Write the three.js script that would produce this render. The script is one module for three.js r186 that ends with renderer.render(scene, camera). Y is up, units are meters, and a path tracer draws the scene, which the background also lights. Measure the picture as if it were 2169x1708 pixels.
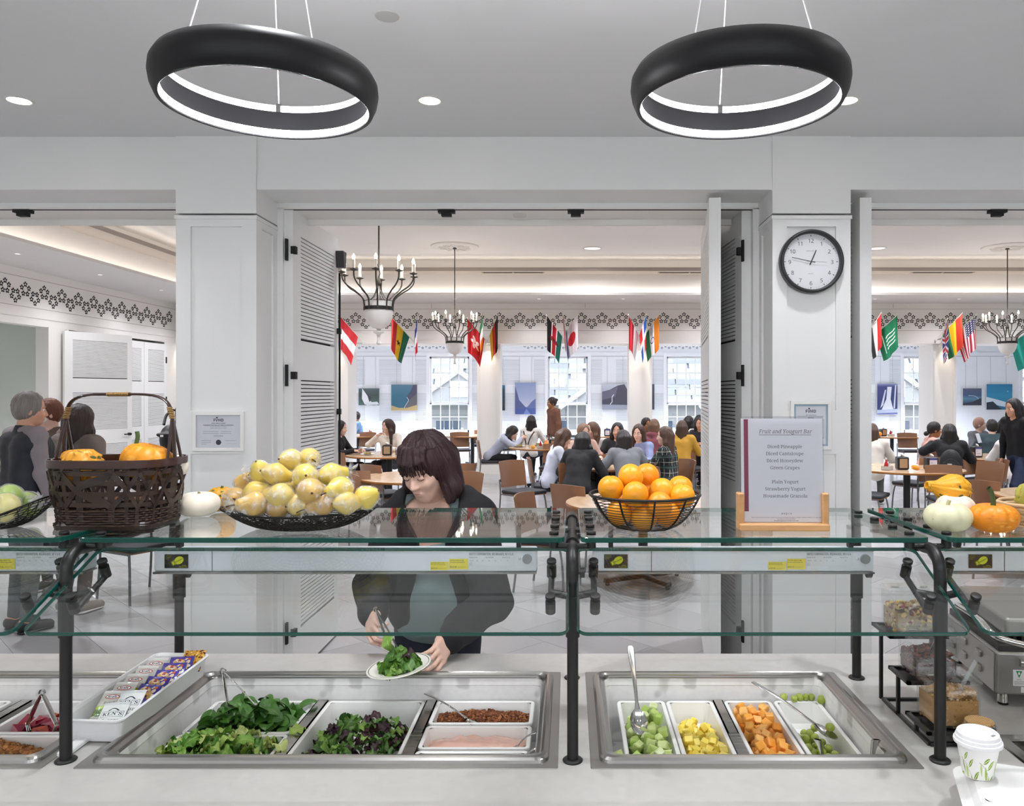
import * as THREE from 'three';
import { RoundedBoxGeometry } from 'three/addons/geometries/RoundedBoxGeometry.js';
import { mergeGeometries, mergeVertices, toCreasedNormals } from 'three/addons/utils/BufferGeometryUtils.js';
import { RectAreaLightUniformsLib } from 'three/addons/lights/RectAreaLightUniformsLib.js';

// ---------------------------------------------------------------- camera, sky, exposure
RectAreaLightUniformsLib.init();
const scene = new THREE.Scene();
const camera = new THREE.PerspectiveCamera(2 * Math.atan(874 / 1650) * 180 / Math.PI, 2412 / 1748, 0.05, 200);
camera.position.set(0, 1.75, 0);                       // eye height of a standing photographer behind the counter
camera.lookAt(0, 1.75, -10);
camera.setViewOffset(2412, 1748, 0, 40, 2169, 1708);   // shifted lens: verticals stay upright
const renderer = new THREE.WebGLRenderer();
renderer.toneMapping = THREE.LinearToneMapping;
renderer.toneMappingExposure = 1.47;
renderer.shadowMap.enabled = true;
scene.background = new THREE.Color().setRGB(0.93, 0.955, 1.0);   // bright overcast sky
scene.backgroundIntensity = 5.2;
// lamp strengths (each lamp is built further down together with its fitting)
const LAMP = { can: 5, wallCan: 1.8, ring: 0.2, coveLow: 8, coveHigh: 4.5, chandelier: 0.9, diningCan: 25, washer: 14, soffitCan: 3.8, porchCan: 80, column: 0.9, bar: 0.15 };

// ---------------------------------------------------------------- helpers
const PI = Math.PI, sin = Math.sin, cos = Math.cos, abs = Math.abs, min = Math.min, max = Math.max, hyp = Math.hypot;
const V = (x, y, z) => new THREE.Vector3(x, y, z);
const clamp = (x, a = 0, b = 1) => min(b, max(a, x)), mix = (a, b, t) => a + (b - a) * t, sstep = (a, b, x) => { const t = clamp((x - a) / (b - a)); return t * t * (3 - 2 * t); };
function rng(s) { return () => { s |= 0; s = s + 0x6D2B79F5 | 0; let t = Math.imul(s ^ s >>> 15, 1 | s); t = t + Math.imul(t ^ t >>> 7, 61 | t) ^ t; return ((t ^ t >>> 14) >>> 0) / 4294967296; }; }
const hash3 = (x, y, z) => { let h = Math.imul(x, 374761393) ^ Math.imul(y, 668265263) ^ Math.imul(z, 2147483647 - 1274126177); h = Math.imul(h ^ h >>> 13, 1274126177); return ((h ^ h >>> 16) >>> 0) / 4294967296; };
function noise(x, y = 0, z = 0) {
  const i = Math.floor(x), j = Math.floor(y), k = Math.floor(z); let u = x - i, v = y - j, w = z - k;
  u = u * u * (3 - 2 * u); v = v * v * (3 - 2 * v); w = w * w * (3 - 2 * w);
  const c = (a, b, d) => hash3(i + a, j + b, k + d);
  return mix(mix(mix(c(0, 0, 0), c(1, 0, 0), u), mix(c(0, 1, 0), c(1, 1, 0), u), v), mix(mix(c(0, 0, 1), c(1, 0, 1), u), mix(c(0, 1, 1), c(1, 1, 1), u), v), w) * 2 - 1;
}
const used = {};
function uname(n) { const k = used[n] = (used[n] ?? -1) + 1; return k ? n + '_' + String(k).padStart(3, '0') : n; }
function tag(o, label, category, group) { o.userData.label = label; o.userData.category = category; if (group) o.userData.group = group; return o; }
function thing(name, label, category, p = [0, 0, 0], ry = 0, group) {
  const o = new THREE.Group(); o.name = uname(name); o.position.set(...p); o.rotation.y = ry; tag(o, label, category, group); scene.add(o); return o;
}
function struct(name, geo, mat) { const o = new THREE.Mesh(Array.isArray(geo) ? mg(geo) : geo, mat); o.name = name; o.userData.kind = 'structure'; scene.add(o); return o; }
function sgroup(name) { const o = new THREE.Group(); o.name = name; o.userData.kind = 'structure'; scene.add(o); return o; }
function part(parent, name, geo, mat, p, r, label) {
  const o = new THREE.Mesh(Array.isArray(geo) ? mg(geo) : geo, mat); o.name = name;
  if (p) o.position.set(...p); if (r) o.rotation.set(...r); if (label) o.userData.label = label; parent.add(o); return o;
}
function solo(name, label, category, geo, mat, p, r, group) {   // a thing that is one mesh
  const o = new THREE.Mesh(Array.isArray(geo) ? mg(geo) : geo, mat); o.name = uname(name); tag(o, label, category, group);
  if (p) o.position.set(...p); if (r) o.rotation.set(...r); scene.add(o); return o;
}
function copy(o, label, p, ry, name) { const c = o.clone(); c.name = uname(name ?? o.name.replace(/_\d{3}$/, '')); c.userData = { ...o.userData }; if (label) c.userData.label = label; if (p) c.position.set(...p); if (ry !== undefined) c.rotation.y = ry; scene.add(c); return c; }
// geometry
function mg(list) {
  return mergeGeometries(list.map((g) => { g = g.index ? g.toNonIndexed() : g.clone(); for (const k of Object.keys(g.attributes)) if (!['position', 'normal', 'uv', 'color'].includes(k)) g.deleteAttribute(k); if (!g.attributes.uv) g.setAttribute('uv', new THREE.BufferAttribute(new Float32Array(g.attributes.position.count * 2), 2)); return g; }));
}
const _m = new THREE.Matrix4(), _q = new THREE.Quaternion(), _e = new THREE.Euler();
function xf(g, p = [0, 0, 0], r = [0, 0, 0], s = [1, 1, 1]) { return g.applyMatrix4(_m.compose(V(...p), _q.setFromEuler(_e.set(...r)), V(...s))); }
function uvm(g) {   // uv in metres from the dominant axis of each face
  g = g.index ? g.toNonIndexed() : g; const p = g.attributes.position, n = g.attributes.normal, uv = new Float32Array(p.count * 2);
  for (let i = 0; i < p.count; i++) { const a = abs(n.getX(i)), b = abs(n.getY(i)), c = abs(n.getZ(i)), x = p.getX(i), y = p.getY(i), z = p.getZ(i); if (b >= a && b >= c) { uv[2 * i] = x; uv[2 * i + 1] = z; } else if (a >= c) { uv[2 * i] = z; uv[2 * i + 1] = y; } else { uv[2 * i] = x; uv[2 * i + 1] = y; } }
  g.setAttribute('uv', new THREE.BufferAttribute(uv, 2)); return g;
}
const box = (x0, x1, y0, y1, z0, z1) => uvm(new THREE.BoxGeometry(abs(x1 - x0), abs(y1 - y0), abs(z1 - z0)).translate((x0 + x1) / 2, (y0 + y1) / 2, (z0 + z1) / 2));
const cbox = (w, h, d, x = 0, y = 0, z = 0) => box(x - w / 2, x + w / 2, y - h / 2, y + h / 2, z - d / 2, z + d / 2);
const rbox = (w, h, d, r = 0.004, x = 0, y = 0, z = 0, seg = 2) => new RoundedBoxGeometry(w, h, d, seg, min(r, w / 2 - 1e-4, h / 2 - 1e-4, d / 2 - 1e-4)).translate(x, y, z);
const cyl = (r0, r1, h, x = 0, y = 0, z = 0, n = 20, open = false) => new THREE.CylinderGeometry(r1, r0, h, n, 1, open).translate(x, y, z);   // r0 bottom, r1 top
const ball = (r, x = 0, y = 0, z = 0, n = 16) => new THREE.SphereGeometry(r, n, max(6, n * 0.7 | 0)).translate(x, y, z);
const lathe = (pts, n = 32) => new THREE.LatheGeometry(pts.map(([r, y]) => new THREE.Vector2(r, y)), n);
const creased = (g, a = 0.5) => toCreasedNormals(g, a);
const v3 = (p) => p.isVector3 ? p : V(...p);
const tube = (pts, r, n = 24, k = 8, closed = false) => new THREE.TubeGeometry(new THREE.CatmullRomCurve3(pts.map(v3), closed, 'centripetal'), n, r, k, closed);
function rod(a, b, r, k = 10, r2 = r) { a = v3(a); b = v3(b); const d = b.clone().sub(a), g = new THREE.CylinderGeometry(r2, r, d.length(), k); g.applyQuaternion(new THREE.Quaternion().setFromUnitVectors(V(0, 1, 0), d.normalize())); return g.translate((a.x + b.x) / 2, (a.y + b.y) / 2, (a.z + b.z) / 2); }
function surf(f, nu, nv, closedU = false) {   // f(u,v) -> [x,y,z]; a smooth sheet
  const pos = [], uv = [], idx = [];
  for (let j = 0; j <= nv; j++) for (let i = 0; i <= nu; i++) { const u = i / nu, v = j / nv; pos.push(...f(closedU && i === nu ? 0 : u, v)); uv.push(u, v); }
  for (let j = 0; j < nv; j++) for (let i = 0; i < nu; i++) { const a = j * (nu + 1) + i, b = a + 1, c = a + nu + 1, d = c + 1; idx.push(a, b, d, a, d, c); }
  const g = new THREE.BufferGeometry(); g.setAttribute('position', new THREE.Float32BufferAttribute(pos, 3)); g.setAttribute('uv', new THREE.Float32BufferAttribute(uv, 2)); g.setIndex(idx); g.computeVertexNormals(); return g;
}
function extrude(pts, depth, bevel = 0, holes = []) {   // outline in x,y extruded along z
  const s = new THREE.Shape(pts.map(([x, y]) => new THREE.Vector2(x, y))); for (const h of holes) s.holes.push(new THREE.Path(h.map(([x, y]) => new THREE.Vector2(x, y))));
  return new THREE.ExtrudeGeometry(s, { depth, bevelEnabled: bevel > 0, bevelThickness: bevel, bevelSize: bevel, bevelSegments: 2, curveSegments: 10 });
}
const rrect = (w, h, r, x = 0, y = 0, n = 4) => { const o = []; for (const [cx, cy, a0] of [[w / 2 - r, h / 2 - r, 0], [-w / 2 + r, h / 2 - r, PI / 2], [-w / 2 + r, -h / 2 + r, PI], [w / 2 - r, -h / 2 + r, PI * 1.5]]) for (let i = 0; i <= n; i++) { const a = a0 + i / n * PI / 2; o.push([x + cx + r * cos(a), y + cy + r * sin(a)]); } return o; };
// materials and textures
const mats = {};
function M(color, rough = 0.6, o = {}) {
  const key = color + '|' + rough + '|' + Object.entries(o).map(([k, v]) => k + (v?.uuid ?? v?.getHexString?.() ?? v)).join();
  if (!mats[key]) { const phys = Object.keys(o).some((k) => ['clearcoat', 'sheen', 'transmission', 'anisotropy', 'ior', 'specularIntensity', 'thickness'].includes(k)); mats[key] = new THREE[phys ? 'MeshPhysicalMaterial' : 'MeshStandardMaterial']({ color, roughness: rough, ...o }); }
  return mats[key];
}
function canvasTex(w, h, draw, rep) {
  const c = document.createElement('canvas'); c.width = w; c.height = h; const g = c.getContext('2d'); draw(g, w, h);
  const t = new THREE.CanvasTexture(c); t.colorSpace = THREE.SRGBColorSpace; t.anisotropy = 8; if (rep) { t.wrapS = t.wrapT = THREE.RepeatWrapping; t.repeat.set(...rep); } return t;
}
function dataTex(n, f, srgb, rep) {   // f(u,v) -> [r,g,b] 0..1, tiles if f does
  const d = new Uint8Array(n * n * 4); for (let j = 0; j < n; j++) for (let i = 0; i < n; i++) { const c = f(i / n, j / n), k = 4 * (j * n + i); for (let q = 0; q < 3; q++) d[k + q] = clamp(Array.isArray(c) ? c[q] : c) * 255; d[k + 3] = 255; }
  const t = new THREE.DataTexture(d, n, n); t.magFilter = THREE.LinearFilter; t.minFilter = THREE.LinearMipmapLinearFilter; t.wrapS = t.wrapT = THREE.RepeatWrapping; if (srgb) t.colorSpace = THREE.SRGBColorSpace; if (rep) t.repeat.set(...rep); t.needsUpdate = true; return t;
}
const tn = (x, y, p, z = 0) => { const f = (a, b) => noise(a, b, z); const u = x - Math.floor(x / p) * p, v = y - Math.floor(y / p) * p, s = u / p, t = v / p; return mix(mix(f(u, v), f(u - p, v), s), mix(f(u, v - p), f(u - p, v - p), s), t); };
const fbmTex = (n, p, lo, hi, rep, srgb) => dataTex(n, (u, v) => mix(lo, hi, 0.5 + 0.5 * (0.6 * tn(u * p, v * p, p) + 0.3 * tn(u * p * 2, v * p * 2, p * 2, 3) + 0.2 * tn(u * p * 4, v * p * 4, p * 4, 7))), srgb, rep);
const T = {
  paint: fbmTex(128, 16, 0.4, 0.6, [3, 3]),
  steelRough: dataTex(256, (u, v) => 0.5 + 0.25 * tn(u * 4, v * 128, 128, 2) + 0.12 * tn(u * 8, v * 8, 8, 5), false, [2, 2]),
  stone: dataTex(256, (u, v) => { const a = 0.9 + 0.05 * tn(u * 6, v * 6, 6) + 0.05 * tn(u * 40, v * 40, 40, 3); return [a, a, a * 0.995]; }, false, [1.5, 1.5]),
  wood: dataTex(512, (u, v) => { const w = tn(u * 3, v * 3, 3) * 0.35, g = 0.5 + 0.5 * sin((v * 26 + w * 5 + 0.6 * tn(u * 4, v * 60, 60, 4)) * PI), f = 0.5 + 0.5 * tn(u * 8, v * 160, 160, 9), k = 0.89 + 0.055 * g + 0.055 * f; return [k, k * 0.985, k * 0.96]; }, true, [1, 1]),
  plaster: fbmTex(128, 8, 0.93, 1.0, [1, 1]),
  cloth: dataTex(128, (u, v) => 0.5 + 0.25 * sin(u * 64 * PI) * sin(v * 64 * PI) + 0.2 * tn(u * 32, v * 32, 32), false, [8, 8]),
  frostC: dataTex(256, (u, v) => { const a = sstep(0.1, 0.4, tn(u * 5, v * 5, 5) + 0.5 * tn(u * 14, v * 14, 14, 4)), b = 0.5 + 0.5 * tn(u * 30, v * 30, 30, 8), k = mix(0.93, 0.8, a) + 0.03 * b; return [k, k * 0.993, k * 0.988]; }, true, [3, 3]),
  hair: dataTex(256, (u, v) => { const k = 0.72 + 0.2 * tn(u * 64, v * 2, 64, 2) + 0.16 * tn(u * 128, v * 3, 128, 5) + 0.08 * tn(u * 12, v * 4, 12, 9); return [k, k, k]; }, false, [1, 1]),
  film: dataTex(128, (u, v) => { const a = tn(u * 6, v * 6, 6) + 0.6 * tn(u * 16, v * 16, 16, 3); return mix(0.95, 0.62, sstep(-0.2, 0.8, a)); }, false, [1, 1]),
  fine: fbmTex(256, 32, 0, 1, [1, 1]),
};
const lin = (r, g, b) => new THREE.Color().setRGB(r, g, b);
const mat = {
  wall: M('#f0f0ee', 0.55), wallDining: M('#efece7', 0.6), ceil: M('#ececec', 0.85), ceilDining: M('#dedad6', 0.85), porch: M('#eef1f4', 0.6), door: M('#f0f0ee', 0.45), darkgap: M('#1d1c1b', 0.8),
  counter: M('#cac6c2', 0.34, { map: T.stone }), black: M('#151515', 0.42), blackSatin: M('#1b1b1c', 0.35), blackMatte: M('#121212', 0.7), rubber: M('#232324', 0.55),
  steelPlain: M('#aaa8a5', 0.3, { metalness: 1 }), steelMatte: M('#a5a29e', 0.42, { metalness: 0.9 }), steel: M('#c9c6c1', 0.3, { metalness: 1, roughnessMap: T.steelRough }), steelDull: M('#b9b6b1', 0.45, { metalness: 1, roughnessMap: T.steelRough }), chrome: M('#e2e1df', 0.12, { metalness: 1 }), alu: M('#e2e7ee', 0.35, { metalness: 0.15 }),
  glass: M('#fafcfb', 0.02, { transmission: 1, ior: 1.5 }), clear: M('#f7f7f8', 0.03, { transmission: 1, ior: 1.45 }), glassEdge: M('#0a5247', 0.12, { transmission: 0.25, ior: 1.5 }),
  melamine: M('#f4f3f1', 0.22), paper: M('#f6f5f2', 0.8), frost: M('#ffffff', 0.6, { map: T.frostC, bumpMap: T.fine, bumpScale: 0.0015 }),
};
const glow = (c, k) => M('#ffffff', 0.5, { emissive: new THREE.Color(c), emissiveIntensity: k });
function spot(x, y, z, power, angle, color = '#fffdfa', soft = 3) { const l = new THREE.SpotLight(color, power, 0, angle, 0.6, 2); l.position.set(x, y, z); l.target.position.set(x, y - 1, z); l.shadow.radius = soft; l.castShadow = true; l.name = 'downlight_beam'; scene.add(l, l.target); return l; }
function area(w, h, p, look, power, color) { const l = new THREE.RectAreaLight(color, power, w, h); l.position.set(...p); l.lookAt(...look); l.name = 'strip_light_beam'; scene.add(l); return l; }
function pointLamp(p, power, color, soft = 2) { const l = new THREE.PointLight(color, power, 0, 2); l.position.set(...p); l.shadow.radius = soft; l.castShadow = true; l.name = 'lamp_glow'; scene.add(l); return l; }

// ================================================================ THE SETTING
// servery (front room): x -6..6, z +3.5..-4.4, ceiling 3.2; partition with three openings z -4.4..-5.0; dining room z -5..-16.8; porch z -17..-21.7
const ZP = -4.4, ZB = -5.0, ZF = -16.8, ZW = -21.7, XL = -8.5, XR = 14.2;
struct('ceiling', [box(-6.2, 6.2, 3.2, 3.4, 3.7, ZB)], mat.ceil);
{ // kitchen wall behind the camera with high windows: their daylight falls on the piers, the sign and the lamps
  const W = [[-5.6, -3.0], [-2.8, -0.2], [0, 2.6], [2.8, 5.4]], g = [box(-6.2, 6.2, 0, 2.06, 3.5, 3.7), box(-6.2, 6.2, 3.12, 3.2, 3.5, 3.7), box(-6.2, -5.6, 2.06, 3.12, 3.5, 3.7), box(-3.0, -2.8, 2.06, 3.12, 3.5, 3.7), box(-0.2, 0, 2.06, 3.12, 3.5, 3.7), box(2.6, 2.8, 2.06, 3.12, 3.5, 3.7), box(5.4, 6.2, 2.06, 3.12, 3.5, 3.7)];
  struct('wall_back', g, mat.wall); const f = M('#f3f5f7', 0.45);
  W.forEach(([a, b], i) => { const w = sgroup('window_' + (20 + i)); part(w, 'frame', [box(a, b, 2.06, 2.11, 3.5, 3.6), box(a, b, 3.07, 3.12, 3.5, 3.6), box(a, a + 0.06, 2.11, 3.07, 3.5, 3.6), box(b - 0.06, b, 2.11, 3.07, 3.5, 3.6)], f); part(w, 'mullion', box((a + b) / 2 - 0.03, (a + b) / 2 + 0.03, 2.11, 3.07, 3.52, 3.58), f); part(w, 'transom', box(a + 0.06, b - 0.06, 2.5, 2.54, 3.52, 3.58), f); for (const k of [0, 1]) for (const [y0, y1] of [[2.11, 2.5], [2.54, 3.07]]) part(w, 'pane', box(mix(a, b, k / 2) + (k ? 0.03 : 0.06), mix(a, b, (k + 1) / 2) - (k ? 0.06 : 0.03), y0, y1, 3.548, 3.552), mat.clear); });
}
struct('wall_left', [box(-6.2, -6, 0, 3.2, 3.5, ZB)], mat.wall);
struct('wall_right', [box(6, 6.2, 0, 3.2, 3.5, ZB)], mat.wall);
{ // floor: a dark bed with diagonal tiles on it
  const fl = struct('floor', [box(-11.2, XR + 0.2, -0.25, -0.004, 3.7, ZW - 0.3)], M('#868687', 0.9));
  const tm = ['#a5a4a5', '#9f9e9f', '#aaa9aa'].map((c) => M(c, 0.38, { bumpMap: T.fine, bumpScale: 0.0006, roughnessMap: T.paint }));
  const tg = uvm(new THREE.BoxGeometry(0.897, 0.012, 0.447)); const R = rng(5), rest = [[], [], []], c45 = Math.SQRT1_2, near = [];
  for (let j = -60; j < 60; j++) for (let i = -30; i < 30; i++) {
    const a = i * 0.9 + (j & 1 ? 0.3 : 0), b = j * 0.45, x = 2 + (a + b) * c45, z = -10 + (a - b) * c45, k = R() * 3 | 0;
    if (x < -10.9 || x > 13.9 || z > -2.4 || z < -21.6) continue;
    near.push([z < -4.9 && z > -9.2 && abs(x) < -z * 0.78 ? -z : 99, x, z, k]);
  }
  near.sort((p, q) => p[0] - q[0]);
  near.forEach(([d, x, z, k], n) => { if (n < 290 && d < 90) part(fl, 'tile', tg, tm[k], [x, -0.006, z], [0, -PI / 4, 0]); else rest[k].push(xf(tg.clone(), [x, -0.006, z], [0, -PI / 4, 0])); });
  rest.forEach((g, k) => { const o = part(fl, 'far_tiles', g, tm[k]); o.userData.kind = 'stuff'; });
}
// ---- partition: piers with framed panels, header over the openings
function pier(name, x0, x1) {
  const g = sgroup(name), w = x1 - x0, zf = ZP + 0.015, cap = 2.753;
  part(g, 'core', box(x0 + 0.012, x1 - 0.012, 0, cap, ZP - 0.004, ZB), mat.wall);
  part(g, 'capital', [box(x0, x1, cap + 0.012, 3.2, zf, ZB), box(x0 - 0.006, x1 + 0.006, cap - 0.02, cap, zf + 0.006, ZB)], mat.wall);
  const st = 0.082;
  for (const [a, b] of [[x0, x0 + st], [x1 - st, x1]]) part(g, 'stile', box(a, b, 0, cap - 0.02, zf - 0.002, ZP - 0.004), mat.wall);
  for (const [a, b] of [[cap - 0.062, cap - 0.02], [1.41, 1.655], [0, 0.16]]) part(g, 'rail', box(x0 + st, x1 - st, a, b, zf - 0.002, ZP - 0.004), mat.wall);
  for (const s of [0, 1]) { const xa = s ? x1 - 0.012 : x0 + 0.012, xb = s ? x1 : x0; for (const [a, b] of [[ZP - 0.004, ZP - 0.07], [ZP - 0.24, ZP - 0.3]]) part(g, 'side_stile', box(xa, xb, 0, cap - 0.02, a, b), mat.wall); part(g, 'side_rail', box(xa, xb, cap - 0.06, cap - 0.02, ZP - 0.07, ZP - 0.24), mat.wall); }
  return g;
}
pier('wall_pier_west', -2.216, -1.763); pier('wall_pier_east', 1.144, 1.584); pier('wall_pier_far_west', -5.56, -5.11); pier('wall_pier_far_east', 4.48, 4.93);
struct('wall_partition_ends', [box(-6, -5.56, 0, 3.2, ZP, ZB), box(4.93, 6, 0, 3.2, ZP, ZB)], mat.wall);
struct('wall_partition_upper', [box(XL, XR, 3.2, 4.9, ZP - 0.3, ZB), box(XL, -6, 0, 3.2, ZP - 0.3, ZB), box(6, XR, 0, 3.2, ZP - 0.3, ZB)], mat.wallDining);
for (const [n, a, b] of [[1, -5.11, -2.216], [2, -1.763, 1.144], [3, 1.584, 4.48]]) {
  const g = sgroup('trim_' + n);
  part(g, 'header', box(a, b, 2.9, 3.2, ZP, ZP - 0.3), mat.wall); part(g, 'fascia', box(a + 0.001, b - 0.001, 2.9, 2.963, ZP + 0.009, ZP), mat.wall);
  part(g, 'back_header', [box(a, b, 2.865, 3.2, ZP - 0.3, ZB + 0.02), box(a, b, 2.827, 3.2, ZB + 0.02, ZB)], mat.wallDining);
  part(g, 'track', [box(a, b, 2.872, 2.9, ZP - 0.295, ZP - 0.31)], mat.door); part(g, 'track_slot', box(a, b, 2.8635, 2.8655, ZP - 0.315, ZP - 0.335), mat.darkgap);
  part(g, 'jamb', box(a, a + 0.035, 0, 2.87, ZP - 0.3, ZB), mat.wall); part(g, 'jamb', box(b - 0.035, b, 0, 2.87, ZP - 0.3, ZB), mat.wall);
  for (const k of [0.35, 0.62]) { const x = mix(a, b, k); part(g, 'track_stop', [cbox(0.1, 0.02, 0.05, x, 2.856, ZP - 0.33), cbox(0.06, 0.025, 0.04, x, 2.838, ZP - 0.33)], mat.blackMatte); }
  part(g, 'ceiling_sensor', cyl(0.04, 0.045, 0.012, mix(a, b, 0.5), 2.859, ZP - 0.46, 24), M('#d9d6d1', 0.6));
}
// ---- slotted acoustic door leaves, each slat its own piece
const slatGeo = {};
function leaf(name, label, len, h, p, ry, o = {}) {   // local: hinge edge at x 0, leaf along +x, faces +-z
  const t = o.t ?? 0.066, g = thing(name, label, 'door', p, ry, 'slotted folding doors'), st = 0.14, y0 = 0.02;
  part(g, 'core', box(0.04, len - 0.04, y0 + 0.05, h - 0.05, -0.004, 0.004), mat.darkgap);
  const bands = [[h - 0.142, h - 0.79], [h - 1.035, h - 1.69], [h - 1.93, h - 2.58]];
  for (const [a, b] of [[0, st], [len - 0.09, len]]) part(g, 'stile', box(a, b, y0, h, -t / 2, t / 2), mat.door);
  const rails = [[h, bands[0][0]], [bands[0][1], bands[1][0]], [bands[1][1], bands[2][0]], [bands[2][1], y0]];
  for (const [a, b] of rails) part(g, 'rail', box(st, len - 0.09, b, a, -t / 2, t / 2), mat.door);
  const key = len + '_' + t; const sg = slatGeo[key] ??= cbox(len - st - 0.09, 0.018, t);
  for (const [a, b] of bands) for (let y = a - 0.0121; y > b + 0.008; y -= 0.02425) part(g, 'slat', sg, mat.door, [(st + len - 0.09) / 2, y - 0.0045, 0]);
  return g;
}
{
  const d1 = leaf('folding_door', 'white slotted door leaf standing open beside the framed permit pier', 0.92, 2.87, [-1.708, 0, -4.72], PI / 2);
  part(d1, 'surface_bolt', [rod([0.9, 0.9, 0.05], [0.9, 2.62, 0.05], 0.008), cbox(0.03, 0.04, 0.03, 0.9, 2.2, 0.045), cbox(0.03, 0.04, 0.03, 0.9, 1.62, 0.045)], mat.blackMatte, null, null, 'black vertical rod bolt');
  part(d1, 'bolt_box', extrude([[-0.035, 0.05], [0.035, 0.05], [0.022, -0.06], [-0.022, -0.06]], 0.05, 0.004), M('#3a3938', 0.5), [0.9, 2.72, 0.036]);
  for (const y of [2.62, 1.86, 0.3]) part(d1, 'hinge', [cbox(0.03, 0.13, 0.012, -0.012, y, 0.0), cbox(0.035, 0.045, 0.03, 0.008, y, 0.037)], mat.blackMatte);
  const d2 = leaf('folding_door', 'white slotted leaf folded nearest the clock pier, in front of its twin', 1.2, 2.87, [0.832, 0, -4.45], PI / 2 - 0.128);
  const d3 = leaf('folding_door', 'white slotted leaf hinged on the clock pier jamb, behind another leaf', 0.92, 2.87, [1.085, 0, -4.76], PI / 2 + 0.07);
  for (const y of [2.62, 1.86, 0.3]) part(d3, 'hinge', [cbox(0.03, 0.13, 0.012, -0.012, y, -0.03), cbox(0.035, 0.045, 0.03, 0.006, y, -0.045)], mat.blackMatte);
  leaf('folding_door', 'white slotted leaf just right of the clock pier, edge towards the counter', 1.1, 2.87, [1.693, 0, -4.45], PI / 2 - 0.03);
}
// ---- dining room shell
struct('wall_dining_right', [box(XR, XR + 0.2, 0, 4.9, ZB, ZW)], mat.wallDining);
struct('ceiling_dining', [box(XL - 0.2, XR + 0.2, 4.4, 4.6, ZB + 0.3, ZF - 0.2), box(XL - 0.2, XL + 1.3, 3.7, 4.4, ZB, ZF), box(XL, XR, 3.7, 4.4, ZF + 1.35, ZF - 0.9), box(XR - 1.35, XR, 3.7, 4.4, ZB, ZF), box(XL, XR, 3.7, 4.4, ZB, ZB - 0.9)], mat.ceilDining);
struct('trim_cove', [ // lower soffit with its lip, and the light shelf above it
  box(XL, XR, 3.69, 3.72, ZF, ZF + 1.5), box(XL, XL + 1.5, 3.69, 3.72, ZB, ZF + 1.5), box(XL + 1.5, XR, 3.69, 3.72, ZB, ZB - 1.05), box(XR - 1.5, XR, 3.69, 3.72, ZB, ZF),
  box(XL + 1.47, XR, 3.72, 3.735, ZF + 1.47, ZF + 1.5), box(XL + 1.47, XL + 1.5, 3.72, 3.735, ZB - 1.05, ZF + 1.5)], mat.ceilDining);
struct('trim_light_shelf', [box(XL + 1.3, XR - 1.3, 4.12, 4.16, ZF + 1.35, ZF + 1.75), box(XL + 1.3, XL + 1.7, 4.12, 4.16, ZB - 0.9, ZF + 1.75), box(XL + 1.66, XR - 1.3, 4.16, 4.19, ZF + 1.72, ZF + 1.75), box(XL + 1.67, XL + 1.7, 4.16, 4.19, ZB - 0.9, ZF + 1.75)], M('#a99f96', 0.8));
{ const w = thing('linear_diffuser', 'dark slot air diffuser in light shelf behind the second chandelier', 'vent', [-0.45 - 0.65, 4.119, -15.25]); const g0 = cbox(1.22, 0.006, 0.11), g1 = cbox(0.03, 0.008, 0.11);
  part(w, 'slot', g0, mat.darkgap); for (const k of [-0.6, 0, 0.6]) part(w, 'blade', g1, M('#8d857f', 0.7), [k, -0.002, 0]);
  copy(w, 'dark slot air diffuser in light shelf near the folded doors', [2.35, 4.119, -15.25]); copy(w, 'dark slot air diffuser in light shelf by the rightmost chandelier', [7.3, 4.119, -15.25]); }
// left wall with an opening, a door ajar and a closed pair of doors
struct('wall_dining_left', [box(XL - 0.2, XL, 0, 3.7, ZB, -9.3), box(XL - 0.2, XL, 2.83, 4.9, ZB, ZF), box(XL - 0.2, XL, 0, 2.83, -12.7, -13.15), box(XL - 0.2, XL, 0, 2.83, -14.42, -14.6), box(XL - 0.2, XL, 0, 2.83, -16.35, ZW), box(XL - 0.2, XL, 2.83, 4.9, ZF, ZW)], mat.wallDining);
struct('wall_side_room', [box(-11.2, -11, 0, 3.4, -8, ZF), box(-11, XL - 0.2, 0, 3.4, -8, -8.2), box(-11, XL - 0.2, 0, 3.4, -13.25, -13.45), box(-11.2, XL - 0.2, 3.0, 3.2, -8, ZF), box(-11, XL - 0.2, 0, 3.4, ZF + 0.2, ZF)], M('#dfe3dc', 0.6));
{ const g = sgroup('door_4'); for (const z of [-12.7, -13.15]) part(g, 'casing', box(XL, XL + 0.03, 0, 2.83, z + 0.03, z - 0.03), mat.wallDining);
  part(g, 'head_panel', box(XL, XL + 0.012, 2.95, 3.1, ZB, ZF), mat.wallDining); part(g, 'groove', [box(XL, XL + 0.003, 3.105, 3.112, ZB, ZF), box(XL, XL + 0.003, 3.562, 3.569, ZB, ZF)], M('#b4ada6', 0.8)); }
leaf('slotted_door', 'cream slotted door ajar on the far left wall, black lever handle', 1.25, 2.8, [XL + 0.06, 0, -13.0], PI / 2 - 0.39, { t: 0.05 });
{ const d = scene.children[scene.children.length - 1]; part(d, 'lever_handle', [rod([1.18, 1.02, 0.02], [1.18, 1.02, 0.08], 0.025), rod([1.18, 1.02, 0.075], [1.06, 1.02, 0.075], 0.011)], mat.blackMatte, null, null, 'black lever handle'); }
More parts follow.
